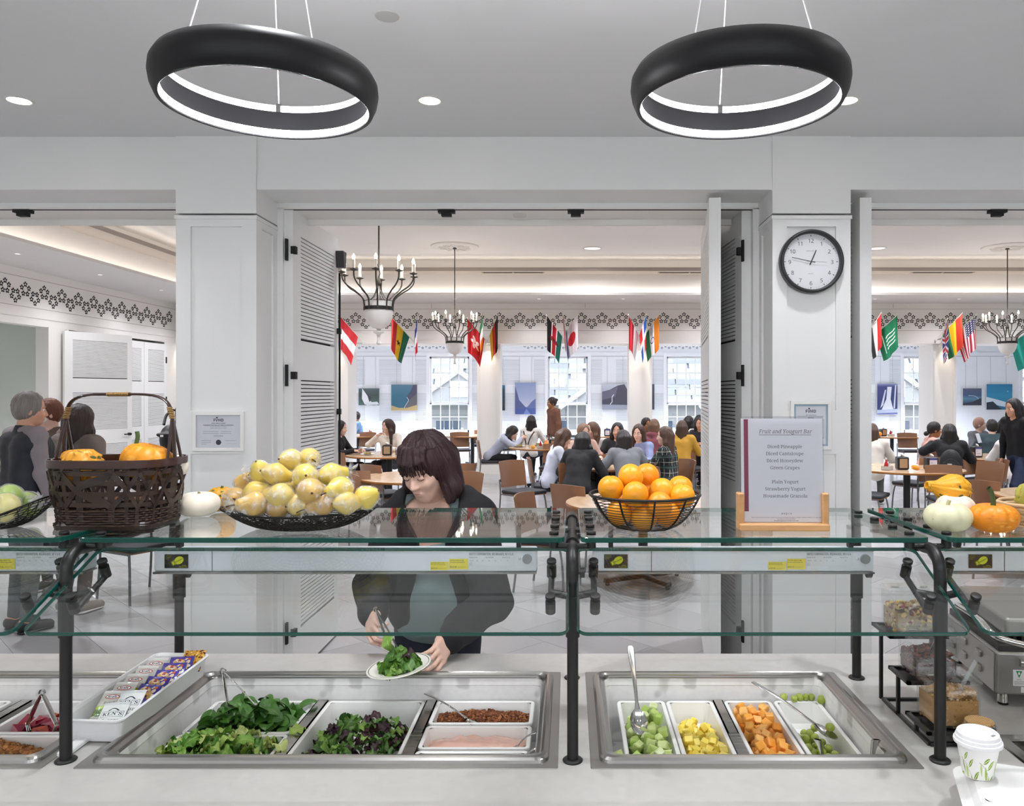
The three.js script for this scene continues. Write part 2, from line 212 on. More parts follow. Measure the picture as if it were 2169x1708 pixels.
for (const [z, l] of [[-14.62, 'closed slotted door in left wall, next to the door ajar'], [-15.48, 'closed slotted door nearest the far left corner of the dining room']]) { const d = leaf('slotted_door', l, 0.85, 2.78, [XL + 0.03, 0, z], PI / 2, { t: 0.05 }); for (const y of [2.45, 1.62, 0.5]) part(d, 'hinge', cbox(0.03, 0.13, 0.02, z < -15 ? 0.83 : 0.02, y, 0.03), mat.blackMatte); }
// ---- flower frieze
function flowerShape(r, hole) {
  const gs = []; for (let k = 0; k < 5; k++) { const a = k / 5 * 2 * PI + PI / 2, s = new THREE.Shape(); for (let i = 0; i <= 9; i++) { const t = i / 9 * 2 * PI, q = 0.29 * r, rr = 0.66 * r; const x = rr + q * 1.25 * cos(t), y = q * 1.12 * sin(t), c = cos(a), n = sin(a); i ? s.lineTo(x * c - y * n, x * n + y * c) : s.moveTo(x * c - y * n, x * n + y * c); } gs.push(new THREE.ExtrudeGeometry(s, { depth: 0.004, bevelEnabled: false })); }
  return mg(gs);
}
{
  const fg = flowerShape(0.043), dark = M('#221f1e', 0.7), group9 = [[0, 0], [-0.079, -0.056], [0.079, -0.056], [-0.047, -0.146], [0.047, -0.146], [-0.266, -0.131], [-0.172, -0.131], [-0.298, -0.216], [-0.14, -0.216], [-0.219, -0.273]];
  const wall = struct('wall_frieze', [box(XL, XR, 2.83, 4.9, ZF, ZF - 0.9)], mat.wallDining); let n = 0; const rest = [];
  for (let k = -17; k < 35; k++) for (const [dx, dy] of group9) { const x = -1.069 + 0.4425 * k + dx, y = 3.458 + dy; if (x < XL + 0.1 || x > XR - 0.1) continue; const px = 1206 + x / 16.8 * 1650; if (n < 290 && ((px > 715 && px < 1490) || (px > 1850 && px < 2175))) { part(wall, 'flower_cutout', fg, dark, [x, y, ZF - 0.001]); n++; } else rest.push(fg.clone().translate(x, y, ZF - 0.001)); }
  part(wall, 'far_flower_cutouts', rest, dark).userData.kind = 'stuff';
  part(wall, 'groove', [box(XL, XR, 3.105, 3.112, ZF + 0.003, ZF), box(XL, XR, 3.69 - 0.12, 3.69 - 0.113, ZF + 0.002, ZF)], M('#b4ada6', 0.8));
  for (let x = XL + 2.2; x < XR; x += 3.32) part(wall, 'panel_joint', box(x, x + 0.005, 3.6, 3.69, ZF + 0.002, ZF), M('#8d8781', 0.8));
  const lw = scene.getObjectByName('wall_dining_left'); const fl = fg.clone().rotateY(PI / 2);
  for (let k = 0; k < 26; k++) for (const [dx, dy] of group9) { const z = -16.55 + 0.438 * k - dx; if (z < -16.7 || z > -10.9) continue; part(lw, 'flower_cutout', fl, dark, [XL, 3.458 + dy, z]); }
}
// ---- far colonnade and porch
const colX = []; for (let k = -1; k < 6; k++) colX.push(-5.07 + 3.31 * k);
for (const x of colX) {
  const g = sgroup(uname('wall_column')), z0 = ZF - 0.16, z1 = ZF - 0.9;
  part(g, 'shaft', box(x - 0.235, x + 0.235, 0, 2.83, z0 - 0.012, z1), mat.wallDining);
  for (const s of [-1, 1]) part(g, 'stile', box(x + s * 0.25, x + s * 0.19, 0, 2.83, z0, z0 - 0.014), mat.wallDining);
  part(g, 'base', box(x - 0.25, x + 0.25, 0, 0.3, z0 + 0.01, z0 - 0.014), mat.wallDining); part(g, 'base_cap', box(x - 0.25, x + 0.25, 0.3, 0.325, z0 + 0.016, z0 - 0.014), mat.wallDining);
}
struct('ceiling_porch', [box(XL, XR, 3.25, 3.5, ZF - 0.9, ZW)], mat.porch);
const winX = []; for (let k = -1; k < 6; k++) winX.push(-3.34 + 3.3 * k);
{ const g = [], w = 0.55, y0 = 0.66, y1 = 2.78; let a = XL; for (const x of winX) { g.push(box(a, x - w, 0, 3.5, ZW, ZW - 0.25), box(x - w, x + w, 0, y0, ZW, ZW - 0.25), box(x - w, x + w, y1, 3.5, ZW, ZW - 0.25)); a = x + w; } g.push(box(a, XR + 0.2, 0, 3.5, ZW, ZW - 0.25)); struct('wall_far', g, mat.porch); }
{ const w = scene.getObjectByName('wall_far'), sm = flowerShape(0.032), fr = []; for (let x = XL + 0.1; x < XR; x += 0.098) { const inBay = winX.some((c) => abs(x - c) < 1.25 || abs(x - c - 3.3) < 1.25); if (inBay) fr.push(sm.clone().translate(x, 3.045 + (Math.round(x / 0.098) & 1 ? 0.022 : -0.022), ZW - 0.001)); }
  part(w, 'small_flower_band', fr, M('#4f5257', 0.7)).userData.kind = 'stuff';
  part(w, 'picture_rail', [box(XL, XR, 2.865, 2.9, ZW + 0.025, ZW)], mat.porch); part(w, 'cornice', [box(XL, XR, 3.12, 3.25, ZW + 0.04, ZW)], mat.porch); part(w, 'rail_line', [box(XL, XR, 2.783, 2.795, ZW + 0.006, ZW)], M('#a4a8ad', 0.6));
  // perforated acoustic strips: slots a pixel high, so they are grooves in the surface
  const slots = canvasTex(64, 256, (c, W, H) => { c.fillStyle = '#eef1f4'; c.fillRect(0, 0, W, H); c.fillStyle = '#a9aeb4'; for (let i = 0; i < 10; i++) c.fillRect(0, i * 25.6 + 8, W, 7); }, [1, 1]); slots.repeat.set(1, 1);
  const sm2 = M('#ffffff', 0.6, { map: slots });
  winX.forEach((c, i) => { if (i > 5) return; for (const [u0, u1] of [[-1.02, -0.7], [-0.31, 0.31], [0.7, 1.02]]) for (const [b, n] of [[2.0, 7], [0.98, 8], [0.05, 6]]) { const x = c - 1.65, h = n * 0.1, q = new THREE.PlaneGeometry(u1 - u0, h).translate(x + (u0 + u1) / 2, b + h / 2, ZW + 0.003); const uv = q.attributes.uv; for (let k = 0; k < 4; k++) uv.setY(k, uv.getY(k) * n * 0.28); slots.wrapS = slots.wrapT = THREE.RepeatWrapping; part(w, 'slotted_panel', q, sm2); } });
}
winX.forEach((x, i) => { // double-hung windows: four panes across, three rows over two
  const g = sgroup('window_' + (i + 1)), zf = ZW - 0.06, f = M('#f3f5f7', 0.45), y0 = 0.66, y1 = 2.78, w = 0.55, ym = 1.49;
  part(g, 'casing', [box(x - w - 0.09, x - w, y0 - 0.05, y1 + 0.09, ZW + 0.03, ZW - 0.1), box(x + w, x + w + 0.09, y0 - 0.05, y1 + 0.09, ZW + 0.03, ZW - 0.1), box(x - w, x + w, y1, y1 + 0.09, ZW + 0.03, ZW - 0.1)], f);
  part(g, 'sill', box(x - w - 0.12, x + w + 0.12, y0 - 0.06, y0, ZW + 0.07, ZW - 0.1), f);
  const upper = part(g, 'upper_sash', [box(x - w, x - w + 0.045, ym, y1, zf, zf - 0.04), box(x + w - 0.045, x + w, ym, y1, zf, zf - 0.04), box(x - w, x + w, y1 - 0.05, y1, zf, zf - 0.04), box(x - w, x + w, ym - 0.02, ym + 0.03, zf, zf - 0.04)], f);
  const lower = part(g, 'lower_sash', [box(x - w, x - w + 0.045, y0, ym, zf + 0.045, zf + 0.005), box(x + w - 0.045, x + w, y0, ym, zf + 0.045, zf + 0.005), box(x - w, x + w, y0, y0 + 0.08, zf + 0.045, zf + 0.005), box(x - w, x + w, ym - 0.03, ym + 0.02, zf + 0.045, zf + 0.005)], f);
  for (const [s, a, b, n, z] of [[upper, ym + 0.03, y1 - 0.05, 3, zf - 0.02], [lower, y0 + 0.08, ym - 0.03, 2, zf + 0.025]]) {
    for (let k = 1; k < 4; k++) part(s, 'muntin', box(mix(x - w + 0.045, x + w - 0.045, k / 4) - 0.011, mix(x - w + 0.045, x + w - 0.045, k / 4) + 0.011, a, b, z - 0.012, z + 0.012), f);
    for (let k = 1; k < n; k++) part(s, 'muntin', box(x - w + 0.045, x + w - 0.045, mix(a, b, k / n) - 0.011, mix(a, b, k / n) + 0.011, z - 0.011, z + 0.011), f);
    for (let c = 0; c < 4; c++) for (let r = 0; r < n; r++) part(s, 'pane', cbox((2 * w - 0.09) / 4 - 0.022, (b - a) / n - 0.022, 0.004, mix(x - w + 0.045, x + w - 0.045, (c + 0.5) / 4), mix(a, b, (r + 0.5) / n), z), mat.clear);
  }
});
{ const g = thing('baseboard_heater', 'dark low heater strip under the far windows', 'heater'); winX.forEach((x) => part(g, 'fin_cover', rbox(1.2, 0.06, 0.12, 0.01, x, 0.57, ZW + 0.08), M('#2c3036', 0.6))); g.userData.label = 'dark metal strips under the sills of far windows'; }
// ---- the neighbouring house outside
{
  const h = thing('neighbor_house', 'grey shingled house with white gable trim seen through the windows', 'house', [0, -0.98, -31]), R = rng(8);
  const sid = ['#85898e', '#7d8187', '#8d9196'].map((c) => M(c, 0.9)), rf = ['#727980', '#696f76', '#7b828a'].map((c) => M(c, 0.9)), tr = M('#c9ccd0', 0.6), gl = M('#3a4a5e', 0.15, { metalness: 0.2 });
  part(h, 'wall', box(-9, 20, 0, 2.5, 0, -6), sid[1]);
  for (let y = 0.1; y < 2.2; y += 0.19) for (let x = -8.8; x < 19; x += 2.9) part(h, 'shingle_course', cbox(2.88, 0.2, 0.02, x + 1.4, y, 0.012 + 0.004 * (R() - 0.5)), sid[R() * 3 | 0], null, [0.05, 0, 0]);
  const sh = cbox(1.16, 0.26, 0.025); // roof slope rising away
  for (let r = 0; r < 22; r++) for (let x = -9; x < 20; x += 1.2) part(h, 'roof_shingle', sh, rf[R() * 3 | 0], [x + (r & 1 ? 0.6 : 0) + (R() - 0.5) * 0.1, 2.55 + r * 0.215, 0.42 - r * 0.14 + 0.02 * R()], [-0.58, 0, 0]);
  part(h, 'roof_deck', box(-9.4, 20, 0, 0.02, 0, -6), rf[1], [0, 2.4, 0.45], [0.99, 0, 0]);
  part(h, 'eave', box(-9.4, 20, 2.28, 2.5, 0.55, 0.05), tr);
  const gab = [[-4.2, 0.8], [1.6, 0.8], [6.9, 0.8], [12.4, 0.8], [17, 0.8]];
  gab.forEach(([x, s]) => { const q = part(h, 'gable', extrude([[-2.2 * s, 0], [2.2 * s, 0], [0, 1.5 * s]], 0.5), sid[0], [x, 2.35, 0.9]); for (const d of [-1, 1]) part(q, 'rake_board', [rod([d * 2.45 * s, -0.16, 0.62], [0, 1.55 * s, 0.62], 0.09, 4)], tr); part(q, 'gable_window', [cbox(0.7, 0.6, 0.06, 0, 0.55, 0.5)], tr); });
  for (const [x, y] of [[-7.2, 1.05], [-4.8, 1.05], [-2.4, 1.05], [-0.6, 1.05], [1.3, 1.05], [3.6, 1.05], [5.6, 1.05], [8.2, 1.05], [10.5, 1.05], [13, 1.05], [15.4, 1.05]]) { const w = part(h, 'house_window', [cbox(1.2, 1.1, 0.08, x, y + 0.62, 0.05)], tr); for (const i of [-1, 0, 1]) for (const j of [-1, 1]) part(w, 'pane', cbox(0.3, 0.42, 0.02, x + i * 0.34, y + 0.62 + j * 0.23, 0.095), gl); }
  struct('ground', [box(-30, 40, -0.6, -0.3, ZW - 0.4, -60), box(-30, 40, -0.6, -0.3, 3.8, 40)], M('#8b8f88', 0.95));
}

// ================================================================ LAMPS
function canLight(label, x, y, z, power, o = {}) {
  const g = thing('recessed_downlight', label, 'downlight', [x, y, z], 0, o.group ?? 'recessed ceiling downlights'), r = o.r ?? 0.052;
  part(g, 'trim_ring', lathe([[r, 0.004], [r, -0.004], [r + 0.012, -0.005], [r + 0.015, 0]], 28), M('#e9e7e3', 0.5));
  part(g, 'lamp_lens', cyl(r, r, 0.004, 0, -0.001, 0, 24), glow('#fff3e2', o.glow ?? 9));
  spot(x, y - 0.02, z, power, o.angle ?? 0.95, o.color ?? '#f8faff', 2.5); return g;
}
[[-2.72, 'lit downlight in the front ceiling at far left'], [-0.69, 'lit downlight in the front ceiling between both ring lamps'], [1.37, 'lit downlight just behind the right ring lamp']].forEach(([x, l]) => canLight(l, x, 3.2, -3.85, LAMP.wallCan));
for (const z of [-1.85, 0.15, 2.15]) for (const x of [-4.75, -2.72, -0.69, 1.37, 3.4]) canLight('lit downlight in the ceiling above the serving counter', x, 3.2, z, LAMP.can);
for (const x of [-4.75, 3.4]) canLight('lit downlight in the ceiling above the serving counter', x, 3.2, -3.85, LAMP.wallCan);
solo('ceiling_speaker', 'round flush white ceiling speaker above the left ring lamp', 'speaker', lathe([[0, -0.006], [0.038, -0.006], [0.04, -0.002], [0.045, -0.004], [0.047, 0]], 32), M('#cfcdca', 0.7), [-0.7, 3.2, -2.99]);
// ring pendants
function ringLamp(label, x, z) {
  const R = 0.236, y = 2.45, g = thing('ring_pendant', label, 'pendant lamp', [x, y, z], 0, 'black ring pendants');
  part(g, 'outer_band', lathe([[R + 0.003, 0], [R + 0.012, 0.0], [R + 0.022, 0.022], [R + 0.026, 0.045], [R + 0.024, 0.066], [R + 0.014, 0.084], [R + 0.002, 0.088], [R + 0.002, 0.0]], 96), M('#101012', 0.48, { specularIntensity: 0.7 }));
  part(g, 'inner_band', lathe([[R - 0.001, 0.021], [R - 0.004, 0.025], [R - 0.004, 0.066], [R - 0.001, 0.07]], 96), M('#0e0e0f', 0.8, { specularIntensity: 0.1 }));
  part(g, 'lower_light_strip', lathe([[R + 0.0025, 0.0005], [R - 0.001, 0.022]], 96), glow('#ffffff', 3)); part(g, 'upper_light_strip', lathe([[R - 0.0015, 0.069], [R + 0.0015, 0.0875]], 96), glow('#ffffff', 3));
  part(g, 'canopy', cyl(0.06, 0.06, 0.03, 0, 3.185 - y, 0, 28), M('#f2f2f2', 0.5));
  for (const a of [-1.05, 0.5 * PI + 0.0, PI + 0.95].map((t) => t + (x > 0 ? 0.0 : 0.25))) { const p = [R * cos(a), 0.086, -R * sin(a)]; part(g, 'cable', rod(p, [0.03 * cos(a), 3.17 - y, -0.03 * sin(a)], 0.0016, 6), M('#f4f4f4', 0.6)); part(g, 'cable_clamp', cbox(0.012, 0.022, 0.012, R * 0.985 * cos(a), 0.078, -R * 0.985 * sin(a)), mat.black); }
  for (let k = 0; k < 6; k++) { const a = k / 6 * 2 * PI + 0.3; pointLamp([x + (R - 0.1) * cos(a), y - 0.01, z + (R - 0.1) * sin(a)], LAMP.ring, '#fbfaff', 0.4); }
  return g;
}
ringLamp('black ring pendant with lit white inner edge at left', -0.735, -1.9); ringLamp('black ring pendant with lit white inner edge at right', 0.412, -1.9);
// coves
{ const c = glow('#fff4e6', 5); const w = XR - XL - 3, xm = (XL + XR) / 2, d = -ZF + ZB - 2.6, zm = (ZB - 1.05 + ZF + 1.5) / 2;
  const a = thing('cove_light', 'long lit strip in the lower ceiling cove', 'cove light'); part(a, 'led_strip_light', [box(XL + 1.5, XR - 1.5, 3.721, 3.727, ZF + 1.4, ZF + 1.42), box(XL + 1.4, XL + 1.42, 3.721, 3.727, ZB - 1.05, ZF + 1.4)], c);
  const b = thing('cove_light', 'long lit strip on the upper light shelf', 'cove light'); part(b, 'led_strip_light', [box(XL + 1.7, XR - 1.7, 4.161, 4.167, ZF + 1.6, ZF + 1.62), box(XL + 1.6, XL + 1.62, 4.161, 4.167, ZB - 0.9, ZF + 1.6)], c);
  area(w, 0.03, [xm, 3.73, ZF + 1.41], [xm, 4.73, ZF + 1.41], LAMP.coveLow, '#fcf6f0'); area(w, 0.03, [xm, 4.17, ZF + 1.61], [xm, 5, ZF + 1.66], LAMP.coveHigh, '#fcf6f0');
  const l1 = area(0.03, d, [XL + 1.41, 3.73, zm], [XL + 1.41, 4.73, zm], LAMP.coveLow, '#fcf6f0'), l2 = area(0.03, d, [XL + 1.61, 4.17, zm], [XL + 1.66, 5, zm], LAMP.coveHigh, '#fcf6f0'); l1.rotation.set(PI / 2, 0, 0); l2.rotation.set(PI / 2, 0, 0); }
// dining downlights out of sight of the camera's sightline, porch and column lights
for (const z of [-6.9, -9.4, -11.6]) for (const x of [-5.5, -1.2, 2.6, 6.4, 10.2]) canLight('lit downlight in the dining room ceiling', x, 4.4, z, LAMP.diningCan, { group: 'dining ceiling downlights', color: '#f6f8ff', r: 0.07, glow: 6 });
for (const x of [-6.7, -3.4, 0, 3.3, 6.6, 9.9]) canLight('lit downlight in the porch ceiling', x, 3.25, -19.6, LAMP.porchCan, { group: 'porch ceiling downlights', color: '#e8efff' });
for (const x of colX) canLight('lit downlight over a far column face', x, 2.83, ZF - 0.07, LAMP.column, { group: 'column downlights', color: '#ffe9cf', r: 0.035, angle: 0.7 });
for (let k = 0; k < 12; k++) canLight('small downlight in the soffit before the flower frieze', XL + 1.0 + k * 1.72, 3.69, ZF + 0.85, LAMP.soffitCan, { group: 'soffit downlights', color: '#f8f8ff', r: 0.03, angle: 1.25, glow: 1 });
for (let k = 0; k < 5; k++) canLight('small downlight in the soffit along the left frieze', XL + 0.85, 3.69, -7 - k * 1.9, LAMP.soffitCan, { group: 'soffit downlights', color: '#f8f8ff', r: 0.03, angle: 1.25, glow: 1 });
canLight('lit downlight in the side room ceiling', -9.8, 3.0, -11, 22, { group: 'side room downlights' });

// ================================================================ SERVING COUNTER
const at = (px, py, d) => [(px - 1206) * d / 1650, 1.75 - (py - 834) * d / 1650, -d];   // a sight line of the photograph taken to its distance d
const CT = 0.87, GT = 1.40;   // counter top, top of the glass shelves
function rectLoop(w, d, r, off, n = 5) { const a = w / 2 - off, b = d / 2 - off, q = max(0.0015, min(r - off, a, b)), o = []; for (const [sx, sz, t0] of [[1, 1, 0], [-1, 1, PI / 2], [-1, -1, PI], [1, -1, PI * 1.5]]) for (let i = 0; i <= n; i++) { const t = t0 + i / n * PI / 2; o.push([sx * (a - q) + q * cos(t), sz * (b - q) + q * sin(t)]); } return o; }
function sweepRect(w, d, r, prof, n = 5, flip = false) {   // prof: [offset inward, y, (corner radius)]
  const pos = [], uv = [], idx = []; let N = 0;
  prof.forEach(([off, y, rr, dz = 0], j) => { const L = rectLoop(w, d, rr !== undefined ? rr + off : r, off, n); L.push(L[0]); N = L.length; L.forEach(([x, z], i) => { pos.push(x, y, z + dz); uv.push(x + z, y + off + j * 0.01); }); });
  for (let j = 0; j < prof.length - 1; j++) for (let i = 0; i < N - 1; i++) { const a = j * N + i, b = a + 1, c = a + N, e = c + 1; flip ? idx.push(a, b, e, a, e, c) : idx.push(a, e, b, a, c, e); }
  let g = new THREE.BufferGeometry(); g.setAttribute('position', new THREE.Float32BufferAttribute(pos, 3)); g.setAttribute('uv', new THREE.Float32BufferAttribute(uv, 2)); g.setIndex(idx); g = g.toNonIndexed(); g.computeVertexNormals();
  return g;
}
function flatRect(w, d, r, y = 0) { const g = new THREE.ShapeGeometry(new THREE.Shape(rectLoop(w, d, r, 0).map(([x, z]) => new THREE.Vector2(x, z)))); return uvm(g.rotateX(-PI / 2).translate(0, y, 0)); }
const WELLS = [ // x0, x1 of the steel flange
  { x0: -2.38, x1: -1.239, label: 'steel cold well at left with pasta, beets and meat' }, { x0: -1.165, x1: -0.027, label: 'steel cold well holding the salad greens' }, { x0: 0.05, x1: 0.8335, label: 'steel cold well holding the diced fruit' }];
const Z0 = -1.824, Z1 = -2.457, HOT = { x0: 1.08, x1: 1.9 };
{
  const c = thing('serving_counter', 'long white solid counter with cut-outs for the food wells', 'counter');
  const hole = (a, b, z0, z1) => [[a, -z0], [a, -z1], [b, -z1], [b, -z0]];
  const top = extrude([[-3.3, 1.2], [3.1, 1.2], [3.1, 2.635], [-3.3, 2.635]], 0.04, 0, [...WELLS.map((w) => hole(w.x0 + 0.03, w.x1 - 0.03, Z0 - 0.03, Z1 + 0.03)), hole(HOT.x0 + 0.02, HOT.x1 - 0.02, -1.63, -1.98)]);
  part(c, 'worktop', uvm(top.rotateX(-PI / 2).translate(0, CT - 0.04, 0)), mat.counter);
  part(c, 'front_panel', box(-3.25, 3.05, 0.1, CT - 0.04, -1.25, -1.27), M('#d8d5d0', 0.5)); part(c, 'back_panel', box(-3.25, 3.05, 0.02, CT - 0.04, -2.56, -2.6), M('#e6e3de', 0.5)); part(c, 'end_panel', [box(-3.25, -3.2, 0.02, CT - 0.04, -1.27, -2.56), box(3.0, 3.05, 0.02, CT - 0.04, -1.27, -2.56)], M('#e6e3de', 0.5)); part(c, 'plinth', box(-3.2, 3.0, 0, 0.1, -1.32, -2.5), mat.blackMatte);
}
WELLS.forEach((q) => {
  const w = q.x1 - q.x0, d = Z0 - Z1, xm = (q.x0 + q.x1) / 2, zm = (Z0 + Z1) / 2, g = thing('food_well', q.label, 'food well', [xm, CT, zm], 0, 'drop-in wells in the counter');
  part(g, 'flange', sweepRect(w, d, 0.006, [[0, 0.0005], [0.0008, 0.0018], [0.03, 0.0022]], 3, true), mat.steelMatte);
  part(g, 'rim', sweepRect(w, d, 0.05, [[0.022, 0.002, 0.03], [0.0235, 0.009, 0.03], [0.028, 0.0145, 0.03], [0.035, 0.0165, 0.03], [0.041, 0.0145, 0.028], [0.0445, 0.009, 0.028], [0.0475, 0.0065, 0.026, -0.003], [0.054, 0.002, 0.022, -0.018], [0.0565, -0.001, 0.02, -0.019], [0.058, -0.005, 0.02, -0.02]], 7, true), mat.steelPlain);
  part(g, 'liner', [sweepRect(w, d, 0.05, [[0.058, -0.005, 0.02, -0.02], [0.06, -0.025, 0.02, -0.02], [0.0592, -0.027, 0.02, -0.02], [0.062, -0.2, 0.02, -0.02]], 5, true), flatRect(w - 0.12, d - 0.12, 0.02, -0.2).translate(0, 0, -0.02)], mat.frost, null, null, 'frosted white liner');
});
const panMat = mat.melamine;
function pan(label, x0, x1, z0, z1, o = {}) {
  const y = o.y ?? CT - 0.06, h = o.h ?? 0.075, w = x1 - x0, d = abs(z1 - z0);
  const g = thing('food_pan', label, 'food pan', [(x0 + x1) / 2, y, (z0 + z1) / 2], 0, 'white food pans in the wells');
  part(g, 'rim', sweepRect(w, d, 0.018, [[0.002, -0.012], [0, -0.008], [0, -0.002], [0.002, 0], [0.0085, 0], [0.0115, -0.002]], 4, true), panMat);
  part(g, 'basin', [sweepRect(w, d, 0.03, [[0.0115, -0.002], [0.019, -h + 0.012], [0.03, -h]], 4, true), flatRect(w - 0.06, d - 0.06, 0.02, -h), sweepRect(w, d, 0.03, [[0.03, -h - 0.004], [0.014, -h], [0.006, -0.01]], 4, true)], panMat);
  if (o.tilt) g.rotation.set(...o.tilt);
  return g;
}
const PB = -2.385, PF = -1.92;
const PANS = {
  spinach: pan('white half pan of whole spinach leaves', -1.078, -0.771, PB, -2.155), romaine: pan('white half pan of chopped romaine, before the spinach', -1.078, -0.771, -2.15, PF), mixed: pan('white deep pan of mixed purple and green salad', -0.737, -0.438, PB, PF, { h: 0.09 }),
  granola: pan('white narrow pan full of brown granola', -0.404, -0.105, PB, -2.217, { h: 0.06 }), yogurt: pan('white narrow pan of pink yogurt', -0.404, -0.105, -2.207, -2.062, { h: 0.06 }), empty: pan('white narrow pan before the pink yogurt, almost hidden', -0.404, -0.105, -2.052, PF, { h: 0.06 }),
  honeydew: pan('white narrow pan of pale green melon cubes', 0.145, 0.291, PB, PF), pineapple: pan('white narrow pan of yellow pineapple chunks', 0.294, 0.438, PB, PF), cantaloupe: pan('white narrow pan of orange melon cubes', 0.47, 0.616, PB, PF), grapes: pan('white narrow pan of green grapes', 0.622, 0.764, PB, PF),
  pasta: pan('white pan of pasta with broccoli at far left', -2.0, -1.7, PB, -2.155), greensL: pan('white pan beside the pasta, cut by the picture edge', -2.31, -2.03, PB, PF), beets: pan('white pan of sliced red beets', -1.62, -1.33, PB, -2.155), meat: pan('white pan of seasoned ground meat', -1.78, -1.33, -2.145, -1.985),
};
for (const [x0, x1, l, wi] of [[-0.771, -0.737, 'steel divider bar between romaine and mixed salad', 0], [-0.438, -0.404, 'steel divider bar between mixed salad and granola', 0], [0.438, 0.47, 'steel divider bar between pineapple and orange melon', 0], [-1.68, -1.645, 'steel divider bar beside the beets', 0]])
  solo('divider_bar', l, 'divider bar', [box(x0 + 0.001, x1 - 0.001, -0.004, 0, PB - 0.004, PF + 0.004), box(x0 + 0.001, x0 + 0.004, -0.02, 0, PB, PF), box(x1 - 0.004, x1 - 0.001, -0.02, 0, PB, PF)], mat.steelDull, [0, CT - 0.059, 0], null, 'steel divider bars');
solo('white_board', 'white plastic strip lying between two wells by the left post', 'board', rbox(0.03, 0.012, 0.22, 0.004), M('#f0eff0', 0.4), [-1.226, CT + 0.0075, -1.99], [0, 0.02, 0]);
{ // hot well at right
  const w = HOT.x1 - HOT.x0, g = thing('hot_well', 'stainless rectangular hot well beside the coffee cup', 'food well', [(HOT.x0 + HOT.x1) / 2, CT, -1.805]);
  part(g, 'rim', sweepRect(w, 0.39, 0.02, [[0, 0.001], [0.002, 0.005], [0.03, 0.006], [0.034, 0.002], [0.036, -0.01]], 4, true), mat.steel);
  part(g, 'basin', [sweepRect(w, 0.39, 0.05, [[0.036, -0.01], [0.04, -0.16]], 4, true), flatRect(w - 0.08, 0.31, 0.02, -0.16)], mat.steelDull);
}
// ---------------------------------------------------------------- sneeze guard
const POSTX = [-1.206, 0.008, 0.888], YA = 1.366;
const tiltN = V(0, 0.9132, 0.4079).normalize();
['black guard post beside the packet bin, front and rear legs', 'black guard post in the middle between the two wells', 'black guard post beside the jar stand'].forEach((l, i) => {
  const x = POSTX[i], g = thing('guard_post', l, 'guard post', [x, 0, 0], 0, 'sneeze guard posts'), m = mat.black;
  part(g, 'front_tube', rod([0, CT, -1.866], [0, 1.2, -1.866], 0.0135, 20), m); part(g, 'sleeve', [rod([0, 1.168, -1.866], [0, 1.265, -1.866], 0.0168, 24)], m);
  part(g, 'base_flange', lathe([[0, 0], [0.0235, 0], [0.0245, 0.003], [0.021, 0.006], [0.014, 0.007]], 24).translate(0, CT, -1.866), m);
  part(g, 'bend', tube([[0, 1.25, -1.866], [0, 1.31, -1.866], [0, 1.345, -1.873], [0, YA, -1.9], [0, YA, -1.96]], 0.0145, 24, 14), m);
  part(g, 'arm', rod([0, YA, -1.95], [0, YA, -2.425], 0.0125, 18), m); part(g, 'knuckle', rod([0, YA, -1.985], [0, YA, -2.03], 0.018, 20), m); part(g, 'rear_knuckle', [rod([0, YA, -2.36], [0, YA, -2.43], 0.0175, 20), ball(0.0175, 0, YA, -2.43)], m);
  part(g, 'rear_tube', rod([0, CT, -2.408], [0, YA, -2.408], 0.0135, 20), m); part(g, 'rear_sleeve', rod([0, 1.12, -2.408], [0, 1.27, -2.408], 0.0185, 20), m);
  part(g, 'rear_flange', lathe([[0, 0], [0.0235, 0], [0.0245, 0.003], [0.021, 0.006], [0.014, 0.007]], 24).translate(0, CT, -2.408), m);
  part(g, 'knob', [rod([0, 1.2, -2.408], [0.03, 1.2, -2.395], 0.007), cyl(0.016, 0.016, 0.014, 0, 0, 0, 18).rotateZ(PI / 2).translate(0.032, 1.2, -2.394)], m);
  const disc = lathe([[0, 0.0085], [0.0105, 0.0085], [0.0118, 0.007], [0.0118, 0.0005], [0, 0.0005]], 22);
  for (const s of [-1, 1]) {
    if (s < 0 && i === 0 || s > 0 && i === 2) { /* shared with the next bay beyond */ }
    for (const z of [-1.93, -2.03, -2.15, -2.27]) part(g, 'shelf_clamp', [disc.clone().translate(s * 0.046, GT, z), ...(z < -2.02 && z > -2.1 || z < -2.2 ? [] : [cyl(0.012, 0.012, 0.022, s * 0.046, GT - 0.021, z, 18), rod([0, GT - 0.028, z], [s * 0.046, GT - 0.028, z], 0.007)])], m);
    for (const t of [0.2, 0.626]) { const p = V(s * 0.052, mix(1.354, 1.225, t), mix(-1.985, -1.696, t)), q = new THREE.Quaternion().setFromUnitVectors(V(0, 1, 0), tiltN), st = disc.clone().applyQuaternion(q).translate(p.x + tiltN.x * 0.004, p.y + tiltN.y * 0.004, p.z + tiltN.z * 0.004), b = p.clone().addScaledVector(tiltN, -0.006), e = p.clone().addScaledVector(tiltN, -0.036); part(g, 'guard_clamp', [st, rod(b, e, 0.012, 18)], m); }
    const a = V(s * 0.052, mix(1.354, 1.225, 0.2), mix(-1.985, -1.696, 0.2)).addScaledVector(tiltN, -0.034), b = V(s * 0.052, mix(1.354, 1.225, 0.626), mix(-1.985, -1.696, 0.626)).addScaledVector(tiltN, -0.034), c = a.clone().lerp(b, 0.5);
    part(g, 'clamp_bracket', [rod(a, b, 0.0075, 8), rod(c, [s * 0.012, 1.265, -1.866], 0.009, 10)], m);
  }
});
function glassSheet(name, label, x0, x1, make, group) { // make(shape coords) -> placed by a matrix
  const g = thing(name, label, 'glass pane', [0, 0, 0], 0, group); return g;
}
